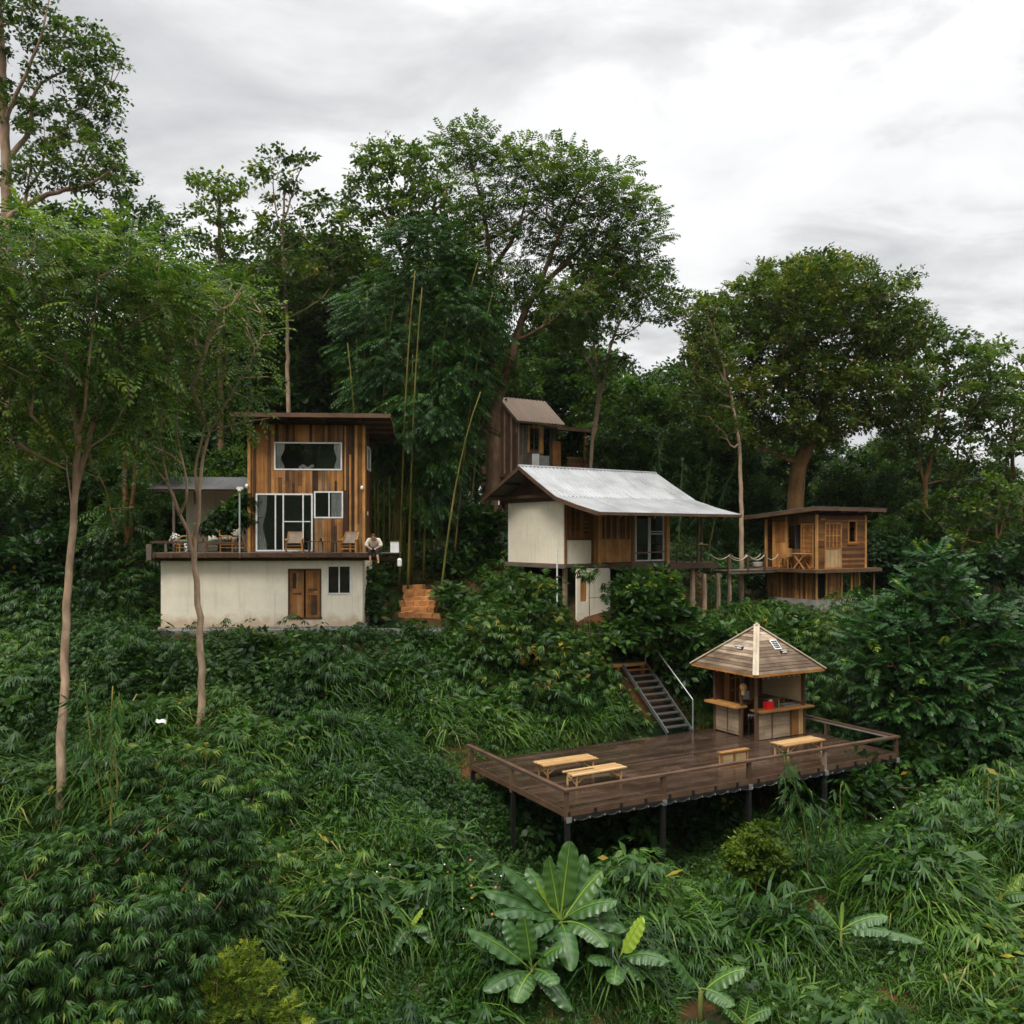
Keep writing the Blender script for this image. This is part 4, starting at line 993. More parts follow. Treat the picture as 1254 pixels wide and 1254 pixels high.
mb = MB(); boards(mb, 'y', -2.34, .03, 3.25, 4.55, .0, .95, splits=0, vertical=False, shades=(.2, .6), gap=.03); boards(mb, 'y', -2.34, .03, 4.75, 5.5, 0, .95, splits=0, shades=(.3, .9), gap=.04); mb.bar((3.2, -2.33, .98), (5.6, -2.33, .98), .06, .06); mb.build('balcony_railing', M['cabin'], bk)
mb = MB()
for x, y in ((-.1, -2.2), (-.1, -.4), (-.1, 2.2), (2.4, -2.2), (5.5, -2.2)): mb.bar((x, y, -3.2), (x, y, -.2), .12, .12, .5)
mb.build('stilt', M['darkwood'], bk)
mb = MB(); boards(mb, 'x', .3, .05, -1.8, 2.2, -2.6, -.25, [(-.2, .7, -2.6, -.6)], w=(.12, .2), shades=(0, .5)); mb.box(.25, .29, -1.2, 1.9, -.75, -.65, .8); mb.box(.0, .08, -1.6, 2, -.55, -.45, .9); mb.build('lower_boards', M['darkwood'], bk)
mb = MB(); mb.box(-1.7, -.1, .6, 2.6, 3.15-3.6+3.0, 3.2-3.6+3.0); boards(mb, 'x', -.25, .03, .4, 2.8, 0, 1.1, vertical=False, splits=0); mb.build('side_balcony', M['trim'], bk)
t = local_thing(bk, 'white_bottle', 'white water bottle on the balcony of the brown house', 'bottle', (5.0, -2.05, 0))
mb = MB(); mb.lathe([(0, 0), (.2, .0), (.22, .1), (.22, .52), (.09, .62), (.07, .85), (0, .86)], n=14); mb.build('bottle_body', M['white_plastic'], t, True)

# ---------------------------------------------------------------- white car
cp = P(552, 622, 49.5)
car = thing('parked_car', 'white car parked uphill, mostly hidden behind the bamboo stand', 'car', (cp[0], cp[1], float(ground_z(cp[0], cp[1]))), R(-14))
sec = [(-2.1, .45, .72, .72), (-2.02, .32, .92, .80), (-1.1, .28, .98, .86), (-.35, .28, 1.44, .70), (.7, .28, 1.48, .70), (1.55, .28, 1.02, .84), (2.0, .32, .98, .80), (2.1, .48, .78, .74)]
g = []
for x, z0, z1, w in sec:
    zm = min(z1, .92)
    g.append([(x, -w*.9, z0), (x, -.86 if zm > .7 else -w, z0+.15), (x, -.86 if zm > .7 else -w, zm-.05), (x, -w, z1-.06), (x, -w*.8, z1), (x, w*.8, z1), (x, w, z1-.06), (x, .86 if zm > .7 else w, zm-.05), (x, .86 if zm > .7 else w, z0+.15), (x, w*.9, z0)])
mb = MB(); mb.sheet(np.array(g)); mb.sheet(np.array([[g[0][i] for i in range(5)], [g[0][9-i] for i in range(5)]])); mb.sheet(np.array([[g[-1][9-i] for i in range(5)], [g[-1][i] for i in range(5)]])); mb.build('body', M['carpaint'], car, True)
for s in (-1, 1):
    mb = MB(); mb.sheet(np.array([[(-.85, s*.855, .98), (-.35, s*.735, 1.38)], [(.15, s*.855, .98), (.15, s*.735, 1.40)], [(.9, s*.855, .98), (.68, s*.735, 1.40)]])+np.array((0, s*.012, 0))); mb.build('side_window', M['black_plastic'], car)
    for x in (-1.35, 1.3):
        mb = MB(); mb.tube([(x, s*.72, .32), (x, s*.9, .32)], .32, 14); o = mb.build('wheel', M['tyre'], car); mb = MB(); mb.tube([(x, s*.905, .32), (x, s*.91, .32)], .19, 12); mb.build('rim', M['galv'], o)
    mb = MB(); mb.sphere((-2.06, s*.58, .70), (.06, .16, .09), 10, 7); mb.build('headlight', M['lampglass'], car)
mb = MB(); mb.sheet(np.array([[(-1.05, -.72, 1.03), (-.42, -.62, 1.40)], [(-1.05, .72, 1.03), (-.42, .62, 1.40)]])+np.array((-.02, 0, .015))); mb.build('windscreen', M['black_plastic'], car)

# ================================================================ STONE STEPS
t = thing('block_steps', 'flight of orange clay block steps climbing from the path beside the long house', 'steps', P(508, 750, 36.3), R(-14))
so_ = t_steps = t
for k in range(6):
    mb = MB()
    x = -.72-.10*k+.08*math.sin(k*2.3); x_end = .98-.26*k+.10*math.cos(k*3)
    while x < x_end-.1:
        w = random.uniform(.24, .5); mb.box(x, min(x+w-.02, x_end+.06), .40*k+random.uniform(-.05, .05), .40*k+.46, .20*k-.3, .20*k+random.uniform(-.06, .02)); x += w
    mb.build('step', M['brick'], so_)
pv_ = thing('stone_paving', 'grey stone paving at the foot of the clay block steps', 'paving', P(497, 765, 35.4), R(-5))
mb = MB()
for i in range(7):
    for j in range(3):
        mb.box(-1.6+.46*i+random.uniform(0, .04), -1.2+.46*i+random.uniform(0, .05), -.65+.5*j, -.22+.5*j+random.uniform(0, .05), -.5, random.uniform(-.2, -.12))
mb.build('paving_stones', M['stone'], pv_)

# ================================================================ VIEWING DECK
U = np.array((.875, .484, 0)); V_ = np.array((-.484, .875, 0)); DA = math.atan2(.484, .875)
DO = np.array((1.35, 22.5, -6.9)); DL, DW = 12.4, 5.55
dk = thing('viewing_deck', 'large wet brown timber deck on black steel stilts above the slope', 'deck', DO, DA)
def dw(x, y, z=0): return DO+U*x+V_*y+np.array((0, 0, z))
mb = MB(); y = 0
while y < DW-.05:
    xs = [0]+sorted(random.uniform(1.2, DL-1.2) for _ in range(3))+[DL]
    for a, b_ in zip(xs[:-1], xs[1:]): mb.box(a, b_-.003, y, y+.141, -.035, random.uniform(-.0025, .0025), random.random(), 0)
    y += .145
fl = mb.build('deck_floor', M['deck'], dk)
mb = MB(); mb.box(-.03, DL+.03, -.035, -.003, -.17, -.012, .5); mb.box(-.035, -.003, -.003, DW, -.17, -.012, .5); mb.box(DL+.003, DL+.035, -.003, DW, -.17, -.012, .5); mb.build('rim_board', M['trim'], dk)
mb = MB()
for y in (.25, 2.0, 3.8, 5.4): mb.box(.05, DL-.05, y-.05, y+.05, -.33, -.18)
for x in np.arange(.06, DL, .8): mb.box(x-.03, x+.03, -.075, DW, -.16, -.04)
mb.box(-.0, DL, -.09, -.04, -.27, -.18)
mb.build('floor_beam', M['steel_black'], dk)
for x in (.04, 3.06, 6.13, 9.17, 12.36):
    for y in (.0, 2.8, 5.3):
        p = dw(x, y); zg = float(ground_z(p[0], p[1]))-DO[2]
        if zg > -.4: continue
        mb = MB(); mb.box(x-.055, x+.055, y-.055+.0, y+.055, zg-.3, -.18, .5); mb.build('stilt', M['steel_black'], dk)
for x in (.04, 3.06, 6.13, 9.17, 12.36):
    mb = MB(); mb.box(x-.07, x+.07, -.10, -.06, -.3, -.16); mb.build('bracket', M['galv'], dk)
rl = MB(); HR = .5
rl.box(-.08, DL+.08, -.09, .07, HR-.03, HR+.03, .5); rl.box(-.08, .06, .07, DW, HR-.03, HR+.03, .3); rl.box(DL-.06, DL+.08, .07, DW+.3, HR-.03, HR+.03, .3)
ro = rl.build('deck_railing', M['trim'], dk)
for q in ((-.055, -.035, .1, DW, HR-.07, HR-.032), (DL-.09, DL-.064, .1, DW, HR-.075, HR-.032)):
    mb = MB(); mb.box(*q); mb.build('rail_pipe', M['galv'], ro)
for x, y in [(.02, 0), (3.06, 0), (6.13, 0), (9.17, 0), (12.38, 0), (.0, 2.8), (.0, 5.3), (12.38, 2.8), (12.38, 5.3)]:
    mb = MB(); mb.box(x-.05, x+.05, y-.05, y+.05, -.25, HR-.03); mb.build('post', M['trim' if x != 9.17 else 'grey_wood'], ro)
# string of little lamps clipped under the front edge
ls = thing('string_lights', 'string of small clear bulbs hanging along the front edge of the big deck', 'string lights', dw(0, -.12, -.2), DA)
mb = MB(); pts = []
for k in range(26):
    for t_ in (0, .25, .5, .75): pts.append((.2+(k+t_)*.46, .02, -.28*t_*(1-t_)*1.2))
mb.tube(pts, .009, 4); mb.build('cable', M['black_plastic'], ls)
mb = MB()
for k in range(26): mb.sphere((.2+k*.46, .02, -.05), (.015, .015, .022), 6, 5)
mb.build('bulbs', M['rope'], ls, True)

# ======================================================================= KIOSK
KX, KY = 9.58, 3.27
kp = dw(KX, KY)
ki = thing('bar_kiosk', 'small square bar hut with pyramid board roof standing on the big deck', 'kiosk', kp, DA)
KW, KD = 2.3, 2.1
for x, y in ((.0, .0), (KW-.08, .0), (0, KD-.08), (KW-.08, KD-.08), (0, .69)):
    mb = MB(); mb.box(x, x+.08, y, y+.08, 0, 2.36, .6); mb.build('corner_post', M['trim'], ki)
# lower panels
mb = MB(); boards(mb, 'x', .02, .03, .78, KD-.08, .04, 1.0, vertical=False, splits=0, w=(.1, .14), jit=.004, shades=(.2, 1))
boards(mb, 'y', .02, .03, .09, 1.62, .02, .95, vertical=False, splits=.4, w=(.1, .15), jit=.004, shades=(.2, 1)); mb.build('front_panel', M['panelwood'], ki)
mb = MB()
for y in (.78, 1.36, KD-.12): mb = MB(); mb.box(.0, .018, y, y+.05, .03, 1.0, .9); mb.build('panel_batten', M['trim'], ki)
for x in (.09, .72, 1.57): mb = MB(); mb.box(x, x+.05, .0, .018, .02, .95, .9); mb.build('panel_batten', M['trim'], ki)
mb = MB(); mb.box(1.66, 1.98, .01, .05, .02, .95, .2); mb.build('side_cupboard', M['rattan'], ki); mb = MB(); mb.box(2.0, KW-.09, .02, .05, .02, .95, .7); mb.build('side_panel', M['bamboo_wood'], ki)
# counters
mb = MB(); mb.box(-.30, .24, .66, KD+.14, 1.0, 1.07, .7); c1 = mb.build('counter', M['honey'], ki)
mb = MB(); mb.box(.05, KW+.22, -.22, .34, .955, 1.01, .4); c2_ = mb.build('counter', M['rattan'], ki)
# back walls
mb = MB(); boards(mb, 'y', KD-.04, .03, .08, KW-.08, 0, 2.34, w=(.12, .2), splits=.2, shades=(0, .8)); boards(mb, 'x', KW-.04, .03, .08, KD-.08, 0, 2.34, w=(.12, .2), splits=.2, shades=(0, .8)); mb.build('back_wall', M['cabin'], ki)
mb = MB(); mb.box(KW-.075, KW-.05, .16, 1.98, 1.12, 2.08, .6); mb.build('plywood_board', M['ply'], ki)
mb = MB(); mb.box(.5, 1.5, KD-.3, KD-.05, 1.35, 1.38); mb.box(.5, 1.5, KD-.3, KD-.05, 1.8, 1.83); mb.box(.2, 2.1, KD-.55, KD-.05, .88, .92); mb.box(.46, .5, KD-.3, KD-.05, .9, 2.0)
for x in (.75, 1.1, 1.5): mb.box(x, x+.03, KD-.30, KD-.27, .92, 2.2)
mb.build('shelf', M['honey'], ki)
mb = MB(); mb.box(1.0, 1.45, .5, 1.0, .0, 1.25, .2); mb.build('inner_cupboard', M['darkwood'], ki)
sk = MB(); sk.box(1.5, 2.12, .10, .14, 1.012, 1.05); sk.box(1.5, 2.12, .44, .48, 1.012, 1.05); sk.box(1.46, 1.5, .10, .48, 1.012, 1.05); sk.box(2.12, 2.16, .10, .48, 1.012, 1.05); sk.box(1.5, 2.12, .14, .44, 1.012, 1.02)
so2 = sk.build('sink', M['galv'], ki); mb = MB(); mb.tube([(1.75, .46, 1.05), (1.75, .46, 1.27), (1.75, .36, 1.33), (1.75, .28, 1.26)], .02, 6); mb.box(1.69, 1.81, .44, .48, 1.05, 1.09); mb.build('tap', M['rattan'], so2)
# roof: boards laid level on four slopes
EX0, EX1, EY0, EY1, ZE, ZA = -.52, 2.68, -.52, 2.68, 2.30, 3.72
ax_, ay_ = (EX0+EX1)/2, (EY0+EY1)/2
def roof_pt(side, s, t):
    """side 0..3, t 0 eave..1 apex, s -1..1 along the eave"""
    hx = (EX1-EX0)/2*(1-t); z = ZE+(ZA-ZE)*t
    return {0: (ax_+s*hx, ay_-hx, z), 1: (ax_-hx, ay_-s*hx, z), 2: (ax_-s*hx, ay_+hx, z), 3: (ax_+hx, ay_+s*hx, z)}[side]
for side in range(4):
    mb = MB(); n = 15
    nv = np.array({0: (0, -1, 0), 1: (-1, 0, 0), 2: (0, 1, 0), 3: (1, 0, 0)}[side])*.66+np.array((0, 0, .75))
    for k in range(n):
        t0 = k/n; t1 = (k+1.12)/n if k < n-1 else 1
        cuts = [-1]+([random.uniform(-.5, .5)] if random.random() < .25 and k < 8 else [])+[1]
        for s0, s1 in zip(cuts[:-1], cuts[1:]):
            j = random.uniform(0, .012); cs = []
            for lift in (-.02+j, .005+j):
                for t_, up in ((t0, .012), (min(t1, .995), 0)):
                    for s_ in (s0, s1): cs.append(np.array(roof_pt(side, s_, t_))+nv*(lift+up))
            mb.hexa(cs, random.random(), 0, (2.5, .2, .02))
    mb.build('roof', M['shingle'], ki)
mb = MB()
for sx, sy in ((-1, -1), (1, -1), (-1, 1), (1, 1)):
    p = np.array((ax_+sx*(EX1-ax_)*1.02, ay_+sy*(EY1-ay_)*1.02, ZE+.02)); q = np.array((ax_, ay_, ZA+.04))
    d = np.array((-sy, sx, 0))*.707
    for s in (-1, 1): mb.bar(p+d*s*.052, q+d*s*.052, .096, .03, random.random(), up=(sx*.6, sy*.6, .9))
mb.build('hip_strip', M['hip'], ki)
mb = MB(); mb.sphere((ax_, ay_, ZA+.045), (.07, .07, .06), 8, 5); mb.build('finial', M['hip'], ki)
mb = MB()
for side in range(4):
    mb.bar(np.array(roof_pt(side, -1, 0))-np.array((0, 0, .03)), np.array(roof_pt(side, 1, 0))-np.array((0, 0, .03)), .035, .075, .5)
mb.build('eave_board', M['honey'], ki)
mb = MB(); mb.box(.02, KW-.02, .01, .07, 2.1, 2.36); mb.box(.01, .07, .08, KD-.08, 2.1, 2.36); mb.box(0, KW, .9, 1.0, 2.28, 2.38); mb.build('wall_plate', M['darkwood'], ki)
# solar lamps fixed to two roof faces
def on_roof(side, s, t, lift): return np.array(roof_pt(side, s, t))+np.array({0: (0, -.66, .75), 1: (-.66, 0, .75)}[side])*lift
for side, s_, t_ in ((1, .12, .48), (0, .28, .40)):
    p = on_roof(side, s_, t_, .05); o_ = np.array({0: (0, -1, 0), 1: (-1, 0, 0)}[side], float); sd_ = np.array((-o_[1], o_[0], 0))
    mb = MB(); mb.bar(p-sd_*.13, p+sd_*.13, .10, .09, up=o_*.3+np.array((0, 0, 1))); mb.bar(p-sd_*.14+np.array((0, 0, -.03)), p-sd_*.14+o_*.12+np.array((0, 0, .03)), .02, .02); mb.bar(p+sd_*.14+np.array((0, 0, -.03)), p+sd_*.14+o_*.12+np.array((0, 0, .03)), .02, .02)
    fl_ = mb.build('flood_light', M['black_plastic'], ki); mb = MB(); mb.bar(p+o_*.052-sd_*.11, p+o_*.052+sd_*.11, .012, .07); mb.bar(p-sd_*.11+np.array((0, 0, .05)), p+sd_*.11+np.array((0, 0, .05)), .07, .01); mb.build('lamp_face', M['lampglass'], fl_)
pc = on_roof(0, .18, .55, .06); mb = MB(); dn = np.array((0, .66, .75)); ex = np.array((1, 0, 0)); ey = np.array((0, .72, .69))
mb.bar(pc-ey*.20, pc+ey*.20, .30, .03, up=np.cross(ex, ey)); sp_ = mb.build('solar_panel', M['alu'], ki)
mb = MB()
for i in (-1, 0, 1):
    for j in (-1.5, -.5, .5, 1.5):
        c_ = pc+np.cross(ex, ey)*.018+ex*i*.085+ey*j*.088; mb.bar(c_-ey*.036, c_+ey*.036, .07, .006, up=np.cross(ex, ey))
mb.build('solar_cells', M['solar'], sp_)
mb = MB()
for k in range(9): mb.sphere((.12+.24*k, .04 if k else .1, 2.06), .028, 8, 6)
for k in range(4): mb.sphere((-.05, .5+.45*k, 2.12), .026, 8, 6)
mb.build('eave_bulbs', M['lampglass'], ki, True)
# things in the kiosk
t = local_thing(ki, 'red_box', 'bright red plastic box standing on the kiosk counter', 'box', (.66, .10, 1.012), .1)
mb = MB(); mb.box(-.16, .16, -.09, .09, 0, .24); mb.build('box_body', M['red_plastic'], t); mb = MB(); mb.bar((.05, -.0, .24), (.13, 0, .30), .10, .03); mb.bar((.13, 0, .30), (.15, 0, .24), .1, .02); mb.build('flap', M['cream'], t)
t = local_thing(ki, 'wooden_crate', 'dark wooden box behind the red box inside the kiosk', 'crate', (.95, .24, 1.012))
mb = MB(); mb.box(-.32, .30, -.08, .08, 0, .28); mb.box(-.36, .34, -.1, .1, .28, .32); mb.build('crate_body', M['darkwood'], t); mb = MB(); mb.box(.2, .24, -.12, -.1, .0, .25); mb.build('handle', M['galv'], t)
t = local_thing(ki, 'monitor', 'small grey screen hanging inside the kiosk doorway', 'screen', (.62, 1.2, 1.14), R(-45))
mb = MB(); mb.box(-.2, .2, -.03, .03, 0, .36); mb.build('casing', M['trim'], t); mb = MB(); mb.box(-.17, .17, -.036, -.031, .03, .33); mb.build('display', M['screen'], t); mb = MB(); mb.tube([(0, 0, .36), (0, 0, 1.15)], .012, 6); mb.build('bracket', M['steel_black'], t)
t = local_thing(ki, 'woven_pendant', 'small woven gourd shaped pendant hanging beside the kiosk doorway post', 'pendant', (-.05, .55, 1.58))
mb = MB(); mb.lathe([(.0, -.14), (.06, -.12), (.075, -.04), (.06, .03), (.11, .09), (.13, .17), (.09, .25), (.02, .29), (0, .29)], n=14); mb.build('shade', M['bamboo_wood'], t, True); mb = MB(); mb.tube([(0, 0, .29), (0, 0, .70)], .008, 6); mb.build('cord', M['black_plastic'], t)
t = local_thing(ki, 'stool_rack', 'low pale wire rack standing just inside the kiosk doorway', 'rack', (.45, .42, 0), R(-45))
mb = MB(); mb.box(-.3, .3, -.12, .12, .74, .765)
for k in range(7): mb.tube([(-.27+.09*k, -.12, .66), (-.27+.09*k, -.12, .745)], .008, 6)
mb.build('shelf', M['galv'], t)
for s in (-1, 1): mb = MB(); mb.bar((s*.27, .1, 0), (s*.27, .1, .74), .03, .03); mb.build('leg', M['steel_black'], t)

# ============================================================ BENCHES AND PANEL
def bamboo_table(root, L, Wd, H, sparse):
    mb = MB(); n = 9
    for k in range(n):
        if sparse and k in (5, 6): 
            mb.box(L*.02, L/2, -Wd/2+Wd*k/n, -Wd/2+Wd*(k+.86)/n, H-.03, H, random.random(), 0); continue
        mb.box(-L/2+random.uniform(-.02, .02), L/2+random.uniform(-.02, .02), -Wd/2+Wd*k/n, -Wd/2+Wd*(k+.93)/n, H-.03, H+random.uniform(-.004, .004), random.random(), 0)
    mb.build('tabletop', M['bamboo_wood'], root)
    for sx in (-1, 1):
        for sy in (-1, 1): mb = MB(); mb.tube([(sx*(L/2-.16), sy*(Wd/2-.07), 0), (sx*(L/2-.16), sy*(Wd/2-.07), H-.03)], .032, 8); mb.build('leg', M['bamboo_wood'], root)
    mb = MB()
    for sx in (-1, 1):
        x = sx*(L/2-.16)
        mb.tube([(x, -Wd/2+.07, .08), (x, Wd/2-.07, .27)], .018, 6); mb.tube([(x, Wd/2-.07, .08), (x, -Wd/2+.07, .27)], .018, 6)
        for sy in (-1, 1): mb.tube([(x, sy*(Wd/2-.08), .12), (sx*(L/2-.62), sy*(Wd/2-.1), H-.04)], .015, 6)
        mb.tube([(x, -Wd/2+.05, H-.055), (x, Wd/2-.05, H-.055)], .022, 6)
    mb.build('brace', M['bamboo_wood'], root)
def deck_pos(cs):                      # centre of the top from four pixel corners
    return np.mean([P(*c) for c in cs], axis=0)
def deck_rel(p): d = p-DO; return np.dot(d, U), np.dot(d, V_)
c = deck_pos([(652.3, 932.4, 25.8), (666.8, 938, 25.27), (734.3, 928.5, 26.14), (718, 922.6, 26.7)])
t = thing('bamboo_table', 'low bamboo strip table, the rear one of the pair on the left of the deck', 'table', (c[0], c[1], DO[2]), DA, 'low bamboo tables on the deck'); bamboo_table(t, 1.86, .62, .40, False)
c = deck_pos([(686.9, 944.4, 24.78), (703.6, 950.3, 24.29), (767.8, 938.8, 25.27), (751.6, 933.2, 25.78)])
t = thing('bamboo_table', 'low bamboo table with missing slats nearest the front corner of the deck', 'table', (c[0], c[1], DO[2]), DA+.03, 'low bamboo tables on the deck'); bamboo_table(t, 1.83, .58, .38, True)
c = deck_pos([(942, 908, 28.17), (964.8, 913.2, 27.6), (1011.5, 904.2, 28.6), (991, 900, 29.1)])
t = thing('bamboo_table', 'low bamboo table standing alone in front of the kiosk', 'table', (c[0], c[1], DO[2]), DA+.02, 'low bamboo tables on the deck'); bamboo_table(t, 1.8, .66, .40, False)
p = dw(6.75, 1.25)
t = thing('woven_stand', 'low bamboo stand with two square woven panels near the front rail', 'stand', p, DA)
mb = MB(); rect_frame(mb, 'y', -.03, .03, -.53, .53, .0, .42, .05, [0.0]); mb.box(-.56, .56, -.06, .13, .42, .455, .7); mb.build('frame', M['rattan'], t)
for x in (-.48, .03): mb = MB(); boards(mb, 'y', -.012, .02, x+.03, x+.42, .08, .35, w=(.03, .045), vertical=False, splits=0, jit=.004, shades=(.5, 1)); mb.build('woven_panel', M['palewood'], t)
for x in (-.5, .47): mb = MB(); mb.bar((x+.015, .10, 0), (x+.015, .10, .42), .035, .035); mb.build('leg', M['bamboo_wood'], t)

# =================================================================== STAIRS
st = thing('steel_staircase', 'open steel staircase of ten dark treads climbing from the deck to a small wooden landing', 'staircase', dw(8.23, 5.56), DA)
RISE, RUN, NS = 2.1, 2.62, 11
for s in (-.54, .54):
    mb = MB(); mb.bar((s, 0, .02), (s, RUN, RISE-.06), .045, .13); mb.build('stringer', M['steel_grey'], st)
for k in range(1, NS):
    z = RISE*k/NS; y = RUN*k/NS; mb = MB(); mb.box(-.51, .51, y-.12, y+.13, z-.035, z, .5)
    if k == NS-1: mb.build('tread', M['cabin'], st)
    else: mb.build('tread', M['tread'], st)
mb = MB()
for k in range(8): mb.box(-.55-.6, .57, RUN+.12+.15*k, RUN+.12+.15*k+.143, RISE-.05, RISE+random.uniform(-.004, .004), random.random(), 0)
la = mb.build('landing', M['grey_wood'], st)
mb = MB(); mb.box(-1.15, .57, RUN+.06, RUN+.115, RISE-.12, RISE-.004, .8); mb.box(.45, .57, RUN+.12, RUN+.24, -.6, RISE-.06, .5); mb.box(-.7, -.58, RUN+.12, RUN+.24, -.6+.6, RISE-.06, .5); mb.build('landing_beam', M['honey'], la)
mb = MB(); mb.tube([(.58, .0, 0), (.58, .0, 1.08)], .028, 8); mb.tube([(.58, RUN+.1, RISE-.1), (.58, RUN+.1, RISE+.97)], .028, 8); mb.tube([(.58, .0, 1.08), (.58, .03, 1.12), (.58, RUN+.06, RISE+1.0), (.58, RUN+.1, RISE+.97)], .022, 8); mb.build('handrail', M['galv'], st)
mb = MB(); mb.tube([(.56, RUN+.12, RISE+.78), (-.6, RUN+.9, RISE+.98), (-1.6, RUN+1.7, RISE+1.12)], .028, 6); mb.tube([(-.35, RUN+.75, RISE-.1), (-.35, RUN+.75, RISE+.92)], .022, 6); mb.build('landing_rail', M['trim'], st)

# ================================================================= VEGETATION
def norm(a): return a/(np.linalg.norm(a, axis=-1, keepdims=True)+1e-9)
def strip_leaf(base, d, side, L, w, droop=0.0, seg=1):
    """flat pointed leaf as quads along d; returns (k,4,3)"""
    base, d, side = map(lambda v: np.array(v, float), (base, d, side))
    if seg == 1:
        m = base+d*L*.5-np.array((0, 0, droop*L*.25)); t = base+d*L-np.array((0, 0, droop*L))
        return [[base, m-side*w/2, t, m+side*w/2]]
    q = []; prof = {2: [.35, 1.0, .05], 3: [.45, 1., .7, .04]}[seg]
    pts = [base+d*L*k/seg-np.array((0, 0, droop*L*(k/seg)**2)) for k in range(seg+1)]
    for k in range(seg):
        a, b_ = prof[k]*w/2, prof[k+1]*w/2
        q.append([pts[k]-side*a, pts[k+1]-side*b_, pts[k+1]+side*b_, pts[k]+side*a])
    return q
def T_pinnate(L=.8, pairs=6, ll=.20, lw=.075, droop=.35):
    q = []
    for k in range(pairs):
        t = .22+.78*k/(pairs-1); b = np.array((0, L*t, -droop*L*t*t))
        for s in (-1, 1):
            d = norm(np.array((s*.82, .55, -.28-.2*t))); q += strip_leaf(b, d, norm(np.cross(d, (0, 0, 1))), ll*(1-.35*abs(t-.5)), lw, .15)
    b = np.array((0, L, -droop*L)); d = norm(np.array((0, .8, -.6))); q += strip_leaf(b, d, (1, 0, 0), ll, lw)
    return np.array(q)
def T_fan(n=7, L=.2, w=.035, spread=75, droop=.5, tilt=-.25, seg=1):
    q = []
    for k in range(n):
        a = R(-spread+2*spread*k/(n-1)); d = norm(np.array((math.sin(a), math.cos(a), tilt-.12*abs(math.sin(a)))))
        q += strip_leaf((0, 0, 0), d, norm(np.cross(d, (0, 0, 1))), L*(1-.3*abs(a)/R(90)), w, droop, seg)
    return np.array(q)
def T_cluster(n=9, L=.17, w=.085, rad=.10, seed=3):
    r = np.random.default_rng(seed); q = []
    for k in range(n):
        a = r.uniform(0, 6.28); e = r.uniform(-.35, .75); d = np.array((math.cos(a)*math.cos(e), math.sin(a)*math.cos(e), math.sin(e)))
        b = d*r.uniform(0, rad); d2 = norm(d+np.array((0, 0, -.35))); q += strip_leaf(b, d2, norm(np.cross(d2, r.normal(size=3)*.4+np.array((0, 0, 1)))), L*r.uniform(.7, 1.2), w*r.uniform(.8, 1.2), .1)
    return np.array(q)
def T_culmtop(seed=1, n=10, L=.22, w=.032):
    """drooping bamboo spray: thin twig with long narrow leaves hanging"""
    r = np.random.default_rng(seed); q = []
    for k in range(n):
        t = k/(n-1); b = np.array((0, .55*t, -.22*t*t)); a = r.uniform(-1.1, 1.1); d = norm(np.array((math.sin(a)*.8, .6, -.45-r.uniform(0, .35))))
        q += strip_leaf(b, d, norm(np.cross(d, (0, 0, 1))), L*r.uniform(.75, 1.15), w, .25)
    return np.array(q)
def scatter(T, pos, yd, scale, pv, roll=.35, leafvar=.16):
    """copies of the leaf template T (Q,4,3) as one vertex/face array"""
    n = len(pos); yd = norm(yd); up = np.array((0, 0, 1.))+rng.normal(size=(n, 3))*roll
    x = norm(np.cross(yd, up)); z = np.cross(x, yd)
    Rm = np.stack([x, yd, z], 1)                     # rows
    Q = len(T); v = np.einsum('qvk,nkc->nqvc', T, Rm)*np.reshape(scale, (-1, 1, 1, 1))+pos[:, None, None, :]
    p = np.clip(np.repeat(pv, Q)+rng.normal(size=n*Q)*leafvar, 0, 1)
    return v.reshape(-1, 3), p
def leaf_obj(name, chunks, mat, parent, origin=(0, 0, 0)):
    v = np.concatenate([c[0] for c in chunks])-np.array(origin); p = np.concatenate([c[1] for c in chunks])
    return mesh_np(name, v, np.arange(len(v)).reshape(-1, 4), mat, parent, p)
def smooth_path(pts, step=.45, wob=.022):
    pts = np.array(pts, float); n = len(pts)
    if n == 2: pts = np.array([pts[0], (pts[0]+pts[1])/2, pts[1]]); n = 3
    P0 = np.concatenate([[2*pts[0]-pts[1]], pts, [2*pts[-1]-pts[-2]]]); o = []
    for i in range(n-1):
        a, b, c, d = P0[i:i+4]; m = max(2, int(np.linalg.norm(c-b)/step))
        for t in np.arange(m)/m: o.append(.5*((2*b)+(-a+c)*t+(2*a-5*b+4*c-d)*t*t+(-a+3*b-3*c+d)*t**3))
    o.append(pts[-1]); o = np.array(o); o[1:-1] += rng.normal(size=(len(o)-2, 3))*wob
    return o
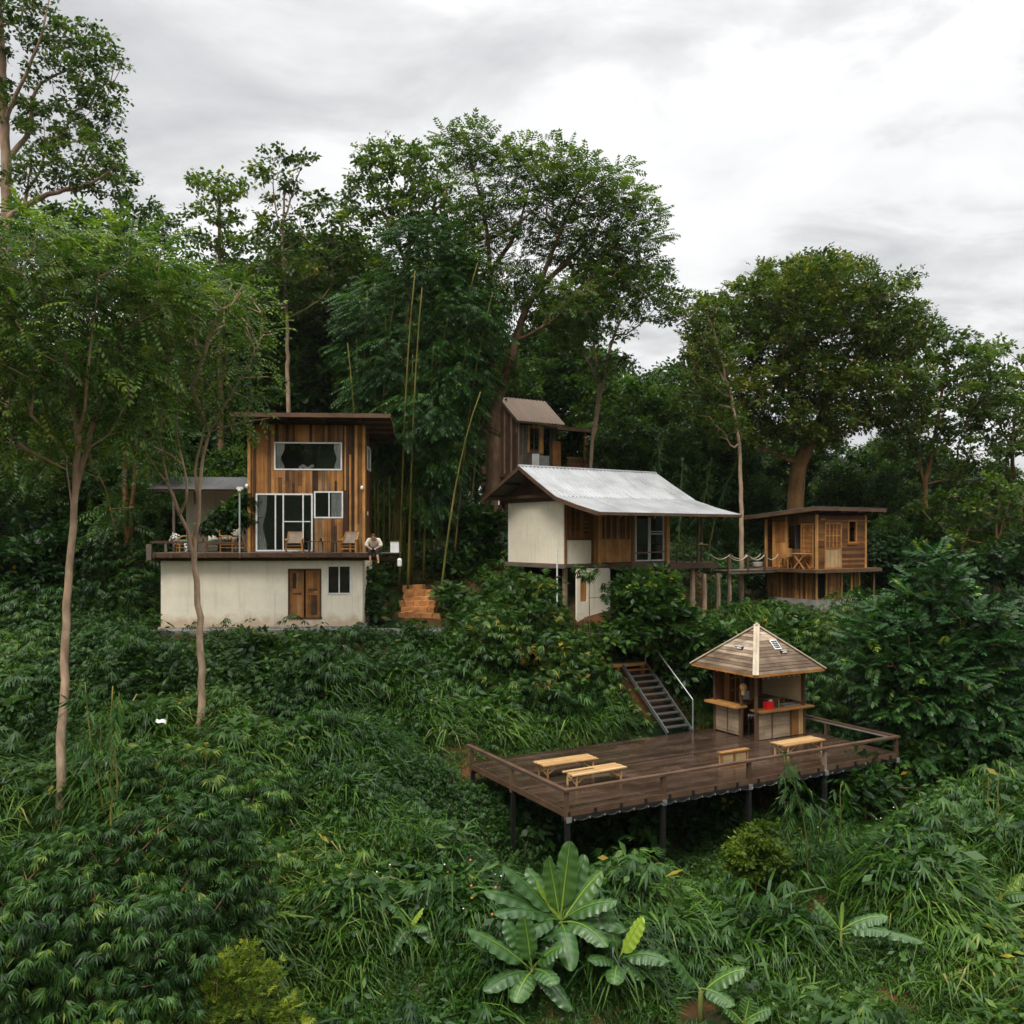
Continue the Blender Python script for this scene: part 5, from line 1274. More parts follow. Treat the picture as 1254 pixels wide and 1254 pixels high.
def grow(limbs, att, bf=.3, seg=.9, bow=.10):
    """limbs: [(pts, r0, r1)], first is the trunk. Attractor points are joined by a tree of short paths."""
    pos, par, path, rad = [], [], [], []
    for k, (pts, r0, r1) in enumerate(limbs):
        pts = smooth_path(pts); rr = np.linspace(r0, r1, len(pts))
        last = -1
        if k:
            dd = np.linalg.norm(np.array(pos)-pts[0], axis=1); last = int(np.argmin(dd)); pts[0] = pos[last]
        for i, (p, r) in enumerate(zip(pts, rr)):
            if k and i == 0: continue
            pos.append(p); par.append(last); path.append(0 if last < 0 else path[last]+np.linalg.norm(p-pos[last])); rad.append(r); last = len(pos)-1
    nfix = len(pos); z0 = pos[0][2]; zt = max(p[2] for p in pos)
    att = np.array(att); un = np.ones(len(att), bool); best = np.full(len(att), 1e9); bn = np.zeros(len(att), int); tips = []
    def upd(ids):
        for i in ids:
            if i < nfix and pos[i][2] < z0+.42*(zt-z0) : continue
            d = att-pos[i]; c = np.linalg.norm(d, axis=1)*(1+.35*(d[:, 2] < -.2))+bf*path[i]
            m = c < best; best[m] = c[m]; bn[m] = i
    upd(range(nfix))
    for _ in range(len(att)):
        i = int(np.argmin(np.where(un, best, 1e9))); un[i] = False; a = att[i]; s = bn[i]; p0 = pos[s]; L = np.linalg.norm(a-p0); m = max(1, int(L/seg)); last = s; new = []
        off = rng.normal(size=3)*bow*L*.5+np.array((0, 0, -bow*L*.6))
        for k in range(1, m+1):
            t = k/m; q = p0+(a-p0)*t+off*4*t*(1-t)*.5; pos.append(q); par.append(last); path.append(path[last]+np.linalg.norm(q-pos[last])); rad.append(0); last = len(pos)-1; new.append(last)
        tips.append(last); upd(new)
    pos = np.array(pos); par = np.array(par); cnt = np.zeros(len(pos))
    for t in tips:
        cnt[t] += 1
    for i in range(len(pos)-1, -1, -1):
        if par[i] >= 0: cnt[par[i]] += cnt[i]
    return pos, par, cnt, np.array(rad), nfix, tips
def tubes(pos, par, rad, sides=5):
    n = len(pos); ed = np.where(par >= 0)[0]; din = np.zeros((n, 3)); din[ed] = norm(pos[ed]-pos[par[ed]])
    main = np.full(n, -1)                              # the stoutest child carries the limb on
    for i in ed[np.argsort(rad[ed])]: main[par[i]] = i
    dn = din.copy(); h = main >= 0; dn[h] = norm(din[h]+din[main[h]])
    an = np.arange(sides)/sides*2*math.pi
    def ring(p, d, r):
        ref = np.where(np.abs(d[:, 1:2]) > .93, np.array([[1., 0, 0]]), np.array([[0, 1., 0]])); x = norm(np.cross(d, ref)); y = np.cross(d, x)
        return p[:, None, :]+(np.cos(an)[None, :, None]*x[:, None, :]+np.sin(an)[None, :, None]*y[:, None, :])*r[:, None, None]
    rn = ring(pos, dn, rad)
    share = (main[par[ed]] == ed) & (rad[ed] > .55*rad[par[ed]])
    own = ed[~share]; ro_ = ring(pos[par[own]], din[own], np.minimum(rad[own]*1.35, rad[par[own]]))
    v = np.concatenate([rn.reshape(-1, 3), ro_.reshape(-1, 3)])
    st = par[ed].copy(); st[~share] = n+np.arange(len(own))
    k = np.arange(sides); k2 = (k+1) % sides
    f = np.stack([st[:, None]*sides+k, st[:, None]*sides+k2, ed[:, None]*sides+k2, ed[:, None]*sides+k], -1)
    return v, f.reshape(-1, 4)
def ell_points(ells, gap=.75):
    """attractors in ellipsoids (cx,cy,rx,ry,d,rd,n) given as pixels at distance d; fuller towards the skin"""
    out = []
    for cx, cy, rx, ry, d, rd, n in ells:
        c = P(cx, cy, d); r = np.array((rx*d/F, rd, ry*d/F)); k = 0
        for _ in range(n*12):
            u = norm(rng.normal(size=3)); p = c+u*r*(rng.random()**.42)
            if u[2] < -.55 and rng.random() < .6: continue
            if all(np.sum((p-q)**2) > gap*gap for q in out[-400:]): out.append(p); k += 1
            if k >= n: break
    return np.array(out)
def tree(name, label, cat, limbs, ells, T, lmat, bmat, sprays=16, rc=.75, scale=(.8, 1.25), flat=.6, group=None, tip=.014, expo=.46, gap=.75, fill=.5, pv0=.45, bf=.3, extra=None, trunkname='trunk', crownname='crown', roll=.35, droop=0.0, young=0.0):
    base = np.array(limbs[0][0][0]); root = thing(name, label, cat, base, 0, group)
    att = ell_points(ells, gap); pos, par, cnt, fr, nfix, tips = grow(limbs, att, bf)
    rad = tip*np.maximum(cnt, .6)**expo; rad[:nfix] = fr[:nfix]
    # root flare
    v, f = tubes(pos-base, par, rad, 7); mesh_np(trunkname, v, f, bmat, root, None, None, True)
    thin = np.where((rad < tip*2.6) & (np.arange(len(pos)) >= nfix))[0]
    cen = np.mean(att, axis=0); ch = []
    Ts = T if isinstance(T, list) else [T]
    src = [(pos[tips], sprays)]+([(pos[thin], max(1, int(sprays*fill*.4)))] if fill > 0 else [])
    for pts, ns in src:
        cl = rng.normal(size=len(pts))*.16; n = len(pts)*ns
        o = norm(rng.normal(size=(n, 3)))*(rng.random((n, 1))**.5); o[:, 2] *= flat
        c = np.repeat(pts, ns, 0); p = c+o*rc; p[:, 2] += .1
        yd = norm(o+np.array((0, 0, .12-droop)))+.45*norm(c-cen)+rng.normal(size=(n, 3))*.35
        pv = pv0+np.repeat(cl, ns)+.10*o[:, 2]/flat*0+rng.normal(size=n)*.10; s = rng.uniform(*scale, n); w = rng.integers(0, len(Ts), n)
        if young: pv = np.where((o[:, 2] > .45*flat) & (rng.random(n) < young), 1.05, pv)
        for k, t in enumerate(Ts):
            m = w == k
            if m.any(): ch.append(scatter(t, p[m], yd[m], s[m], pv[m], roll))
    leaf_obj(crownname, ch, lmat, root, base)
    return root
G = lambda px, d: (lambda x: np.array((x, d, float(ground_z(x, d)))))((px-CX)/F*d)
CLB = [T_cluster(9, .26, .13, .16, s) for s in (1, 2, 3)]
CLS = [T_cluster(9, .19, .095, .12, s) for s in (4, 5, 6)]
PIN = [T_pinnate(.85, 6, .24, .085, .32), T_pinnate(.7, 5, .24, .085, .45)]
BAM = [T_culmtop(s, 10, .30, .045) for s in (1, 2)]
FANS = [T_fan(7, .30, .05, 80, .55), T_fan(6, .27, .048, 70, .8)]
PIA = [T_pinnate(.7, 5, .26, .10, .25), T_pinnate(.55, 4, .26, .10, .3)]
# --- tall tree top left
b0 = G(4, 45)
tree('gum_tree', 'tall tree at the upper left with bare pale limbs and open crown against the sky', 'tree',
  [([b0, P(6, 500, 45), P(8, 270, 45), P(4, 120, 45), P(-4, -60, 45)], .42, .14), ([P(9, 265, 45), P(60, 238, 44.5), P(110, 225, 44), P(140, 205, 44)], .17, .04),
   ([P(5, 200, 45), P(36, 160, 45.5), P(44, 110, 45.5), P(90, 80, 46)], .15, .04), ([P(5, 230, 45), P(-50, 150, 45), P(-80, 60, 45)], .16, .05), ([P(4, 150, 45), P(45, 60, 44), P(60, 0, 44)], .12, .03)],
  [(20, 20, 62, 62, 45, 2.6, 40), (105, 75, 46, 42, 45.5, 2, 34), (120, 130, 34, 30, 45.5, 1.6, 14), (40, 130, 55, 40, 45, 2.2, 22), (115, 205, 52, 40, 44.5, 1.9, 36), (55, 215, 45, 26, 44.5, 1.7, 16), (-60, 60, 60, 130, 45, 3, 45), (15, -60, 70, 40, 45, 3, 25), (75, 165, 45, 24, 45, 1.6, 10)],
  CLB, LF['airy'], BK['pale'], 9, .70, (.75, 1.15), .5, pv0=.42, fill=.25, gap=.85, young=.08)
# --- trees of the left foreground
b1 = G(73, 22.8)
tree('feather_leaf_tree', 'tall left foreground tree, pale straight forked trunk under a wide feathery crown', 'tree',
  [([b1, P(77, 860, 23.5), P(83, 720, 24.0), P(93, 600, 24.2), P(96, 530, 24.2)], .125, .085), ([P(96, 545, 24.2), P(90, 490, 24), P(78, 430, 23.6), P(50, 350, 23.2)], .085, .03), ([P(95, 590, 24.2), P(112, 530, 24.4), P(132, 470, 24.6), P(150, 400, 24.8), P(165, 330, 25)], .085, .03),
   ([P(94, 545, 24.2), P(104, 500, 23.4), P(108, 440, 23), P(120, 340, 23)], .05, .02), ([P(90, 640, 24.2), P(84, 590, 24), P(82, 560, 23.8)], .03, .012)],
  [(40, 340, 105, 60, 23.6, 2.4, 75), (150, 355, 80, 66, 24.6, 2.3, 62), (-40, 400, 70, 90, 24, 2.3, 45), (60, 430, 80, 62, 23.6, 2.2, 48), (150, 460, 46, 62, 24.4, 1.6, 26), (10, 510, 62, 50, 23.8, 1.8, 22), (150, 530, 22, 22, 24.4, .9, 6)],
  PIN, LF['feather'], BK['pale'], 14, .58, (.6, .95), .45, pv0=.6, gap=.66, fill=.3, tip=.010, droop=.12, young=.2)
b2 = G(246, 26.4)
tree('twisting_branch_tree', 'slender pale tree in front of the long cream wall with many bare twisting branches', 'tree',
  [([b2, P(246, 800, 26.9), P(243, 740, 27.3), P(238, 690, 27.5), P(233, 668, 27.5)], .12, .085), ([P(235, 672, 27.5), P(222, 630, 27.3), P(205, 590, 27.2), P(196, 540, 27), P(200, 480, 26.8)], .06, .025),
   ([P(236, 675, 27.5), P(244, 620, 27.6), P(246, 585, 27.6), P(258, 530, 27.8), P(285, 480, 28), P(315, 430, 28.2)], .075, .025), ([P(243, 615, 27.6), P(238, 575, 27.8), P(250, 520, 28), P(246, 440, 28.2)], .05, .02), ([P(225, 632, 27.3), P(228, 590, 27), P(216, 520, 26.8), P(226, 440, 26.6)], .045, .018),
   ([P(262, 525, 27.8), P(300, 515, 28), P(330, 512, 28.2)], .03, .012), ([P(205, 592, 27.2), P(188, 570, 27), P(176, 545, 27)], .03, .012)],
  [(255, 385, 78, 52, 27.8, 1.8, 62), (300, 430, 36, 62, 28, 1.3, 24), (205, 440, 40, 60, 27, 1.4, 26), (255, 470, 60, 50, 27.6, 1.6, 26), (200, 550, 22, 26, 27, .8, 6), (292, 520, 30, 22, 28, .9, 10)],
  [T_pinnate(.7, 5, .2, .07, .4), T_pinnate(.6, 4, .2, .07, .6)], LF['feather'], BK['pale'], 8, .5, (.6, .95), .55, pv0=.6, gap=.6, fill=.25, tip=.019, droop=.2, young=.22)
b3 = G(155, 37)
tree('orange_stem_tree', 'leafy tree with two orange brown stems behind the left trunk, beside the long house', 'tree',
  [([b3, P(156, 690, 37), P(154, 600, 37), P(152, 500, 37), P(150, 420, 37)], .16, .06), ([P(155, 680, 37), P(163, 620, 36.6), P(168, 540, 36.4), P(176, 470, 36)], .12, .04), ([P(153, 700, 37), P(135, 620, 37), P(118, 570, 37)], .06, .025)],
  [(140, 480, 90, 62, 37, 2.6, 60), (190, 540, 40, 50, 36.4, 1.6, 20), (150, 640, 34, 30, 36.4, 1.2, 12), (60, 560, 60, 46, 37.5, 2, 26), (165, 690, 26, 30, 36.5, 1, 8)],
  PIN, LF['feather'], BK['warm'], 12, .8, (.7, 1.1), .6, pv0=.32, gap=.8)
# --- background trees with a look of their own
def bg_tree(name, label, px, d, trunk, ells, mat='forest', bk='brown', r=.25, sprays=15, T=None, pv0=.5, group=None, rc=1.0, sc=(.85, 1.3), gap=1.1, fill=.35, limbs=()):
    base = G(px, d); return tree(name, label, 'tree', [([base]+[P(*p) for p in trunk], r, r*.3)]+[([P(*p) for p in l[0]], l[1], l[2]) for l in limbs], ells, T or CLB, LF[mat], BK[bk], sprays, rc*.88, sc, .5, group, pv0=pv0, gap=gap, fill=fill, young=.08)
bg_tree('round_top_tree', 'dark rounded tree top between the tall left tree and the pointed trees', 170, 58, [(170, 420, 58), (172, 290, 58)], [(172, 285, 42, 36, 58, 3, 46), (120, 300, 44, 36, 58, 3, 34), (150, 350, 70, 40, 58, 3, 40)], 'airy', pv0=.15)
bg_tree('dense_tree', 'dark dense tree low behind the tall upper left tree', 60, 56, [(60, 420, 56), (60, 300, 56)], [(60, 290, 60, 34, 56, 3, 46), (40, 360, 80, 50, 56, 3, 44)], 'airy', pv0=.15)
bg_tree('pointed_tree', 'pointed tree with a few rusty leaves at the left of the tree line', 270, 50, [(270, 420, 50), (268, 240, 50)], [(252, 255, 16, 34, 50, 1.2, 14), (282, 250, 20, 32, 50, 1.4, 18), (270, 300, 40, 40, 50, 2.2, 38), (280, 370, 52, 46, 50, 2.6, 46)], 'airy', pv0=.55, sprays=13)
bg_tree('thin_top_tree', 'slim tree with a sparse tuft top standing highest left of the twin crowns', 352, 47, [(352, 420, 47), (346, 300, 47), (350, 220, 47)], [(335, 205, 18, 14, 47, .9, 9), (368, 200, 16, 14, 47, .9, 9), (350, 230, 30, 22, 47, 1.2, 14), (345, 290, 40, 36, 47, 2, 30), (395, 300, 40, 56, 47.5, 2, 40), (350, 350, 60, 40, 47, 2.4, 40)], 'olive', 'pale', .16, sprays=12, pv0=.42, limbs=[([(348, 300, 47), (335, 240, 47), (334, 205, 47)], .06, .02), ([(348, 270, 47), (362, 225, 47), (370, 200, 47)], .06, .02)])
bg_tree('umbrella_tree', 'broad tree with rounded airy crown, left one of the two tallest in the middle', 500, 50, [(498, 480, 50), (500, 330, 50), (505, 230, 50)], [(490, 215, 62, 36, 50, 2.8, 62), (455, 245, 42, 32, 50, 2.2, 32), (520, 270, 60, 46, 50, 2.6, 50), (450, 320, 46, 50, 50, 2.4, 40), (530, 340, 60, 60, 50, 2.6, 40), (430, 380, 40, 50, 50, 2, 26)], 'airy', 'brown', .3, sprays=13, pv0=.42, limbs=[([(500, 330, 50), (470, 260, 50), (460, 225, 50)], .12, .04), ([(500, 300, 50), (540, 250, 50), (550, 220, 50)], .12, .04)])
b = G(603, 42)
tree('leaning_tree', 'biggest tree, thick brown trunk before the brown house leaning into a high spreading crown', 'tree',
  [([b, P(603, 600, 42), P(605, 530, 42), P(607, 480, 42)], .38, .27), ([P(606, 500, 42), P(628, 430, 42), P(648, 370, 42.3), P(690, 325, 42.6), P(715, 300, 43)], .27, .07), ([P(606, 490, 42), P(600, 400, 42), P(600, 320, 42), P(590, 250, 42), P(575, 195, 42)], .2, .05),
   ([P(640, 390, 42), P(668, 330, 42), P(700, 250, 41.5), P(720, 215, 41)], .15, .04), ([P(600, 330, 42), P(630, 290, 42.5), P(650, 225, 43)], .12, .03), ([P(604, 515, 42), P(590, 500, 41.6), P(575, 480, 41.4)], .13, .05), ([P(632, 420, 42), P(665, 400, 41), P(690, 380, 40.5)], .1, .03), ([P(600, 290, 42), P(625, 280, 41), P(668, 245, 40.5)], .09, .03)],
  [(575, 190, 34, 26, 42, 1.5, 24), (625, 205, 36, 26, 42.3, 1.6, 24), (680, 215, 44, 28, 41.6, 1.8, 32), (735, 240, 46, 32, 41.4, 1.8, 36), (765, 290, 40, 38, 42, 1.8, 34), (720, 300, 48, 38, 43, 2, 36), (660, 280, 44, 34, 42, 1.8, 24), (600, 270, 38, 40, 42, 1.6, 22), (640, 350, 44, 34, 42.3, 1.8, 22), (760, 345, 46, 36, 42.6, 1.9, 30), (700, 380, 50, 36, 41.6, 1.9, 28), (580, 350, 40, 50, 41.8, 1.8, 24), (625, 460, 22, 24, 42, 1, 6)],
  PIA, LF['airy'], BK['brown'], 25, .74, (.6, .95), .32, pv0=.5, gap=.85, fill=.3, young=.10, tip=.012)
b = G(725, 47)
tree('twin_stem_tree', 'slender tree with two crooked pale stems rising behind the brown house balcony', 'tree',
  [([b, P(724, 560, 47), P(733, 480, 47), P(728, 430, 47), P(730, 380, 47)], .11, .06), ([P(727, 540, 47), P(738, 470, 47), P(752, 410, 47), P(775, 375, 47), P(800, 360, 47)], .11, .04), ([P(732, 470, 47), P(700, 400, 47), P(690, 380, 47)], .08, .03)],
  [(735, 350, 50, 34, 47, 2, 30), (790, 350, 34, 26, 47, 1.5, 20), (815, 385, 16, 14, 47, .8, 6), (770, 395, 30, 20, 47, 1.3, 8), (700, 400, 34, 34, 47, 1.8, 20), (745, 450, 24, 16, 47, 1.2, 8)],
  CLS, LF['airy'], BK['pale'], 12, .72, (.85, 1.3), .5, pv0=.35, gap=.75, fill=.4)
b = G(975, 47)
tree('mango_tree', 'great dome shaped tree with dense olive crown and orange trunk behind the timber cabin', 'tree',
  [([b, P(974, 640, 47), P(976, 580, 47), P(985, 555, 47)], .48, .40), ([P(985, 558, 47), P(975, 510, 47), P(965, 470, 47), P(955, 420, 47)], .22, .07), ([P(985, 560, 47), P(1000, 530, 47), P(1012, 490, 47), P(1040, 430, 47)], .27, .08), ([P(976, 572, 47), P(955, 558, 46.5), P(935, 552, 46)], .15, .06), ([P(1004, 528, 47), P(1040, 515, 46.5), P(1070, 510, 46)], .12, .05), ([P(970, 490, 47), P(920, 440, 47), P(890, 400, 47)], .14, .05), ([P(1020, 470, 47), P(1070, 420, 47), P(1090, 370, 47)], .14, .05)],
  [(985, 395, 108, 72, 47, 4.6, 190), (900, 420, 54, 70, 47, 3, 66), (1085, 400, 52, 60, 47, 3, 66), (920, 500, 62, 40, 46.4, 2.8, 48), (1060, 480, 74, 46, 46.4, 3, 62), (985, 460, 80, 50, 45.6, 3, 50), (1000, 345, 64, 32, 47, 3, 50), (870, 450, 32, 60, 46.5, 1.8, 34), (900, 520, 50, 36, 46, 2, 30), (1100, 480, 36, 56, 46.5, 2, 34), (985, 520, 60, 30, 45.5, 2.4, 24)],
  CLS+CLB[:1], LF['olive'], BK['warm'], 30, .84, (.75, 1.15), .72, pv0=.5, gap=.95, fill=.4, young=.2)
b = G(908, 40.4)
tree('slender_pale_tree', 'very thin pale trunk rising between the metal roof and the cabin, small loose crown', 'tree',
  [([b, P(908, 640, 40.4), P(906, 560, 40.4), P(898, 500, 40.4), P(886, 450, 40.4), P(868, 390, 40.4)], .13, .03), ([P(906, 550, 40.4), P(895, 545, 40.3), P(888, 530, 40.2)], .06, .02), ([P(893, 480, 40.4), P(850, 400, 40.6), P(815, 380, 40.8)], .05, .015)],
  [(850, 385, 34, 22, 40.6, 1.3, 22), (815, 372, 24, 12, 40.8, .8, 10), (875, 430, 36, 36, 40.4, 1.5, 22), (860, 480, 34, 34, 40.4, 1.5, 18), (890, 520, 24, 24, 40.3, 1, 8)],
  CLS, LF['olive'], BK['pale'], 9, .55, (.8, 1.2), .6, pv0=.42, gap=.6, fill=.35, tip=.011)
bg_tree('open_crown_tree', 'tree with reddish forked trunk and layered open crown right of the great dome tree', 1138, 50, [(1136, 640, 50), (1132, 600, 50), (1140, 560, 50), (1150, 500, 50), (1160, 440, 50)], [(1150, 425, 40, 22, 50, 2, 24), (1180, 490, 50, 40, 50, 2.4, 40), (1110, 520, 40, 40, 50, 2, 24), (1165, 435, 44, 26, 50, 2.2, 40), (1130, 470, 44, 36, 50, 2.2, 36), (1190, 460, 34, 30, 50, 2, 26), (1165, 510, 50, 30, 50, 2.2, 24), (1120, 545, 44, 26, 50, 2, 22), (1180, 560, 44, 26, 50, 2, 18)], 'airy', 'warm', .2, sprays=14, pv0=.42, limbs=[([(1134, 605, 50), (1125, 560, 50), (1110, 530, 50)], .1, .04), ([(1142, 555, 50), (1175, 530, 50), (1195, 500, 50)], .1, .04), ([(1140, 660, 50), (1131, 640, 50.3), (1133, 612, 50.2)], .09, .06)])
bg_tree('layered_tree', 'green layered tree at the right edge of the picture with sky showing through its limbs', 1255, 52, [(1250, 640, 52), (1240, 560, 52), (1245, 480, 52)], [(1215, 500, 40, 40, 52, 2.2, 34), (1225, 440, 30, 20, 52, 1.8, 24), (1262, 450, 36, 26, 52, 2, 30), (1250, 490, 46, 26, 52, 2.2, 26), (1245, 545, 36, 16, 51, 1.8, 16), (1215, 590, 30, 20, 52, 1.6, 14), (1290, 520, 40, 60, 52, 2.4, 30)], 'airy', 'brown', .2, sprays=14, pv0=.55, limbs=[([(1243, 560, 52), (1225, 520, 52), (1215, 490, 52)], .08, .03), ([(1242, 540, 52), (1262, 500, 52), (1280, 470, 52)], .08, .03)])
bg_tree('young_tree', 'young tree with thin leaning stem below the open crowns at the right', 1165, 46, [(1172, 690, 46), (1185, 650, 46), (1190, 620, 46)], [(1180, 615, 34, 20, 46, 1.5, 20), (1205, 640, 30, 22, 46, 1.4, 18), (1150, 640, 28, 24, 46, 1.4, 16)], 'airy', 'pale', .08, sprays=12, pv0=.3)
bg_tree('young_tree', 'young tree with two reddish stems close to the right edge under the layered tree', 1222, 44, [(1222, 690, 44), (1220, 650, 44), (1225, 610, 44)], [(1225, 610, 36, 24, 44, 1.5, 24), (1250, 640, 26, 30, 44, 1.4, 18), (1200, 670, 28, 24, 44, 1.3, 14)], 'airy', 'warm', .09, sprays=12, pv0=.3, limbs=[([(1222, 665, 44), (1232, 630, 44), (1240, 600, 44)], .05, .02)])
# --- bamboo stand between the houses
bb = G(505, 40.5)
bst = thing('bamboo_stand', 'tall bamboo stand with hanging dark foliage between the two cream walled houses', 'bamboo', bb)
culm_pts = []; ch = []
for k in range(34):
    px = rng.normal(505, 38); d = 40.5+rng.normal()*1.1; px = np.clip(px, 440, 585); g = G(px, d); g[2] -= .1
    h = rng.uniform(9, 15); lean = np.abs(rng.normal(size=2))*.05*np.array((1, -1))+np.array(((px-480)*.0008, -.03)); t = np.linspace(0, 1, 9)
    pts = np.stack([g[0]+lean[0]*h*t+lean[0]*h*.6*t**3, g[1]+lean[1]*h*t-.04*h*t**3, g[2]+h*t-.05*h*t**4], -1)
    if k == 0: pts = np.array([G(463, 39.2), P(463, 600, 39.2), P(468, 500, 39.2), P(478, 400, 39.3), P(484, 360, 39.5)])
    mb = MB(); mb.tube(pts-bb, np.linspace(.055, .02, len(pts)), 6); mb.build('culm', BK['culm'], bst, True); culm_pts.append(pts)
ells = [(530, 345, 62, 50, 40.4, 2.2, 60), (500, 440, 66, 60, 40, 2.2, 66), (568, 395, 44, 52, 39.6, 1.9, 46), (564, 462, 32, 44, 39.2, 1.4, 32), (526, 520, 54, 50, 39.2, 2, 54), (485, 530, 44, 46, 39.6, 1.8, 34), (450, 400, 36, 56, 40.6, 1.7, 32), (535, 572, 30, 36, 39, 1.2, 22), (520, 295, 40, 28, 40.4, 1.5, 22), (470, 470, 40, 40, 40, 1.6, 24), (532, 615, 22, 26, 39, .9, 10)]
att = ell_points(ells, .62); ns = 15; n = len(att)*ns; c = np.repeat(att, ns, 0); o = norm(rng.normal(size=(n, 3)))*(rng.random((n, 1))**.4)*np.array((1, 1, .55)); cs_ = np.array([P(525, 450, 41.5)])
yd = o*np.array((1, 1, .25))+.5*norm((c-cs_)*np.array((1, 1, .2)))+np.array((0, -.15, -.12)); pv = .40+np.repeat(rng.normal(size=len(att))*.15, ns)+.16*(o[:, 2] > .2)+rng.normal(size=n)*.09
FEB = [T_pinnate(.80, 6, .27, .085, .38), T_pinnate(.66, 5, .26, .08, .5), T_fan(7, .34, .06, 65, .6, -.3)]
w = rng.integers(0, 3, n); chs = [scatter(FEB[k], (c+o*.62)[w == k], yd[w == k], rng.uniform(.65, 1.05, (w == k).sum()), pv[w == k], .25) for k in range(3)]
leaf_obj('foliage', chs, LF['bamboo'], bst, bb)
# --- the dark wood behind: a few trees copied with their parts
protos = []
for i, (w_, h_) in enumerate(((52, 95), (60, 80), (46, 110))):
    d = 60; base = np.array((0, 60, 0.)); X = lambda dx, dz: base+np.array((dx, 0, dz))
    rt = tree('forest_tree', 'dark forest tree in the dense wood behind the houses', 'tree', [([X(0, -.5), X(.2, 4), X(-.1, 8), X(.1, 11)], .22, .07)],
      [(CX, HY-8.5*F/60, w_, h_*.75, 60, 2.8, 110), (CX+12, HY-5*F/60, w_*.9, h_*.5, 60, 2.8, 60), (CX-8, HY-2.2*F/60, w_*.8, h_*.3, 60, 2.2, 30)], CLB, LF['forest'], BK['brown'], 15, 1.05, (1.0, 1.6), .65, 'forest trees behind the houses', pv0=.45, gap=1.0)
    protos.append(rt)
spots = [(225, 53, 1.2), (305, 56, 1.3), (385, 54, 1.3), (425, 56, 1.3), (240, 60, 1.15), (340, 62, 1.2), (470, 60, 1.1), (545, 58, 1.1), (20, 52, .95), (-60, 52, 1.0), (95, 50, .9), (-20, 60, 1.1), (130, 56, 1.0), (60, 44, .55), (-30, 44, .6), (120, 45, .5), (180, 46, .5), (10, 40, .38), (-60, 40, .5),
  (640, 62, 1.0), (690, 60, 1.05), (745, 57, .82), (790, 55, .8), (835, 58, .86), (870, 55, .75), (770, 50, .55), (830, 50, .5), (900, 54, .62), (1060, 56, .62), (1000, 58, .7), (950, 60, .66), (1110, 55, .48), (1085, 50, .42), (1150, 56, .42), (1030, 52, .5), (1200, 54, .34), (1245, 50, .3), (1290, 52, .4), (660, 54, .4), (720, 54, .45), (390, 46, .5), (440, 47, .55), (345, 46, .42), (290, 46, .5), (420, 43.5, .34), (560, 47, .5), (615, 57, .8), (225, 42.5, .34), (165, 41, .36), (1340, 48, .5), (-120, 48, .8), (455, 47, .3), (478, 46, .27), (500, 49, .34), (520, 51, .3), (508, 46, .26), (840, 64, .6), (875, 66, .62), (910, 64, .6), (800, 66, .6), (860, 48, .22), (820, 46, .24), (895, 46, .2), (930, 52, .36), (540, 53, .6), (265, 54, 1.15), (345, 55, 1.25), (470, 56, 1.2), (560, 59, 1.2), (1090, 58, .7), (1130, 60, .75), (1170, 58, .62), (1215, 60, .66), (1260, 58, .6), (1190, 52, .36), (1140, 48, .3), (1090, 46, .28)]
for i, (px, d, s) in enumerate(spots):
    o = protos[i] if i < 3 else copy_tree(protos[i % 3]); g = G(px, d)
    o.location = (g[0], g[1], g[2]-.2); o.scale = (s*rng.uniform(.9, 1.15), s*rng.uniform(.9, 1.1), s); o.rotation_euler.z = rng.uniform(0, 6.28)

# ------------------------------------------------------------------- shrubs
def shrub(name, label, px, d, ells, T, mat, sprays=14, rc=.45, sc=(.8, 1.2), gap=.42, pv0=.5, young=0.0, bk='twig', r=.04, tip=.008, fill=.4, droop=.2, cat='shrub', top=None, flat=.6, group=None):
    b = G(px, d) if not isinstance(px, np.ndarray) else px+np.array((0, 0, .15)); px = CX+b[0]/b[1]*F; cy_ = np.mean([e[1] for e in ells]) if top is None else top
    return tree(name, label, cat, [([b-np.array((0, 0, .15)), (b+P(px, cy_, d))/2, P(px, cy_, d)], r, r*.5)], ells, T, LF[mat], BK[bk], sprays, rc, sc, flat, group, tip, .42, gap, fill, pv0, .25, None, 'stem', 'foliage', .3, droop, young)
HRB = [T_cluster(8, .22, .10, .14, s) for s in (11, 12)]
BIG = [T_cluster(6, .34, .17, .16, s) for s in (13, 14)]
PAL = [T_fan(7, .30, .050, 80, .55, -.25), T_fan(6, .27, .046, 72, .7, -.3), T_fan(7, .26, .046, 75, .45, -.15)]
PAGODA = [T_pinnate(.72, 5, .30, .155, .22), T_pinnate(.60, 4, .28, .15, .3)]
shrub('feathered_shrub', 'large tiered shrub with feathery leaves and yellow green tips right of the big deck', 1150, 31.5,
  [(1142, 705, 22, 26, 31, .8, 14), (1140, 770, 66, 46, 31, 1.5, 70), (1090, 800, 46, 44, 30.6, 1.3, 44), (1195, 800, 46, 46, 31, 1.4, 44), (1070, 760, 16, 20, 31, .6, 7), (1228, 765, 16, 16, 31, .6, 6), (1130, 850, 66, 50, 30.4, 1.5, 64), (1190, 890, 50, 50, 30.6, 1.5, 44), (1110, 915, 30, 40, 30.6, 1.2, 18)],
  PAGODA, 'shrub', 15, .50, (.6, .95), .62, .42, .07, tip=.012, r=.07, fill=.3, droop=.0, flat=.28)
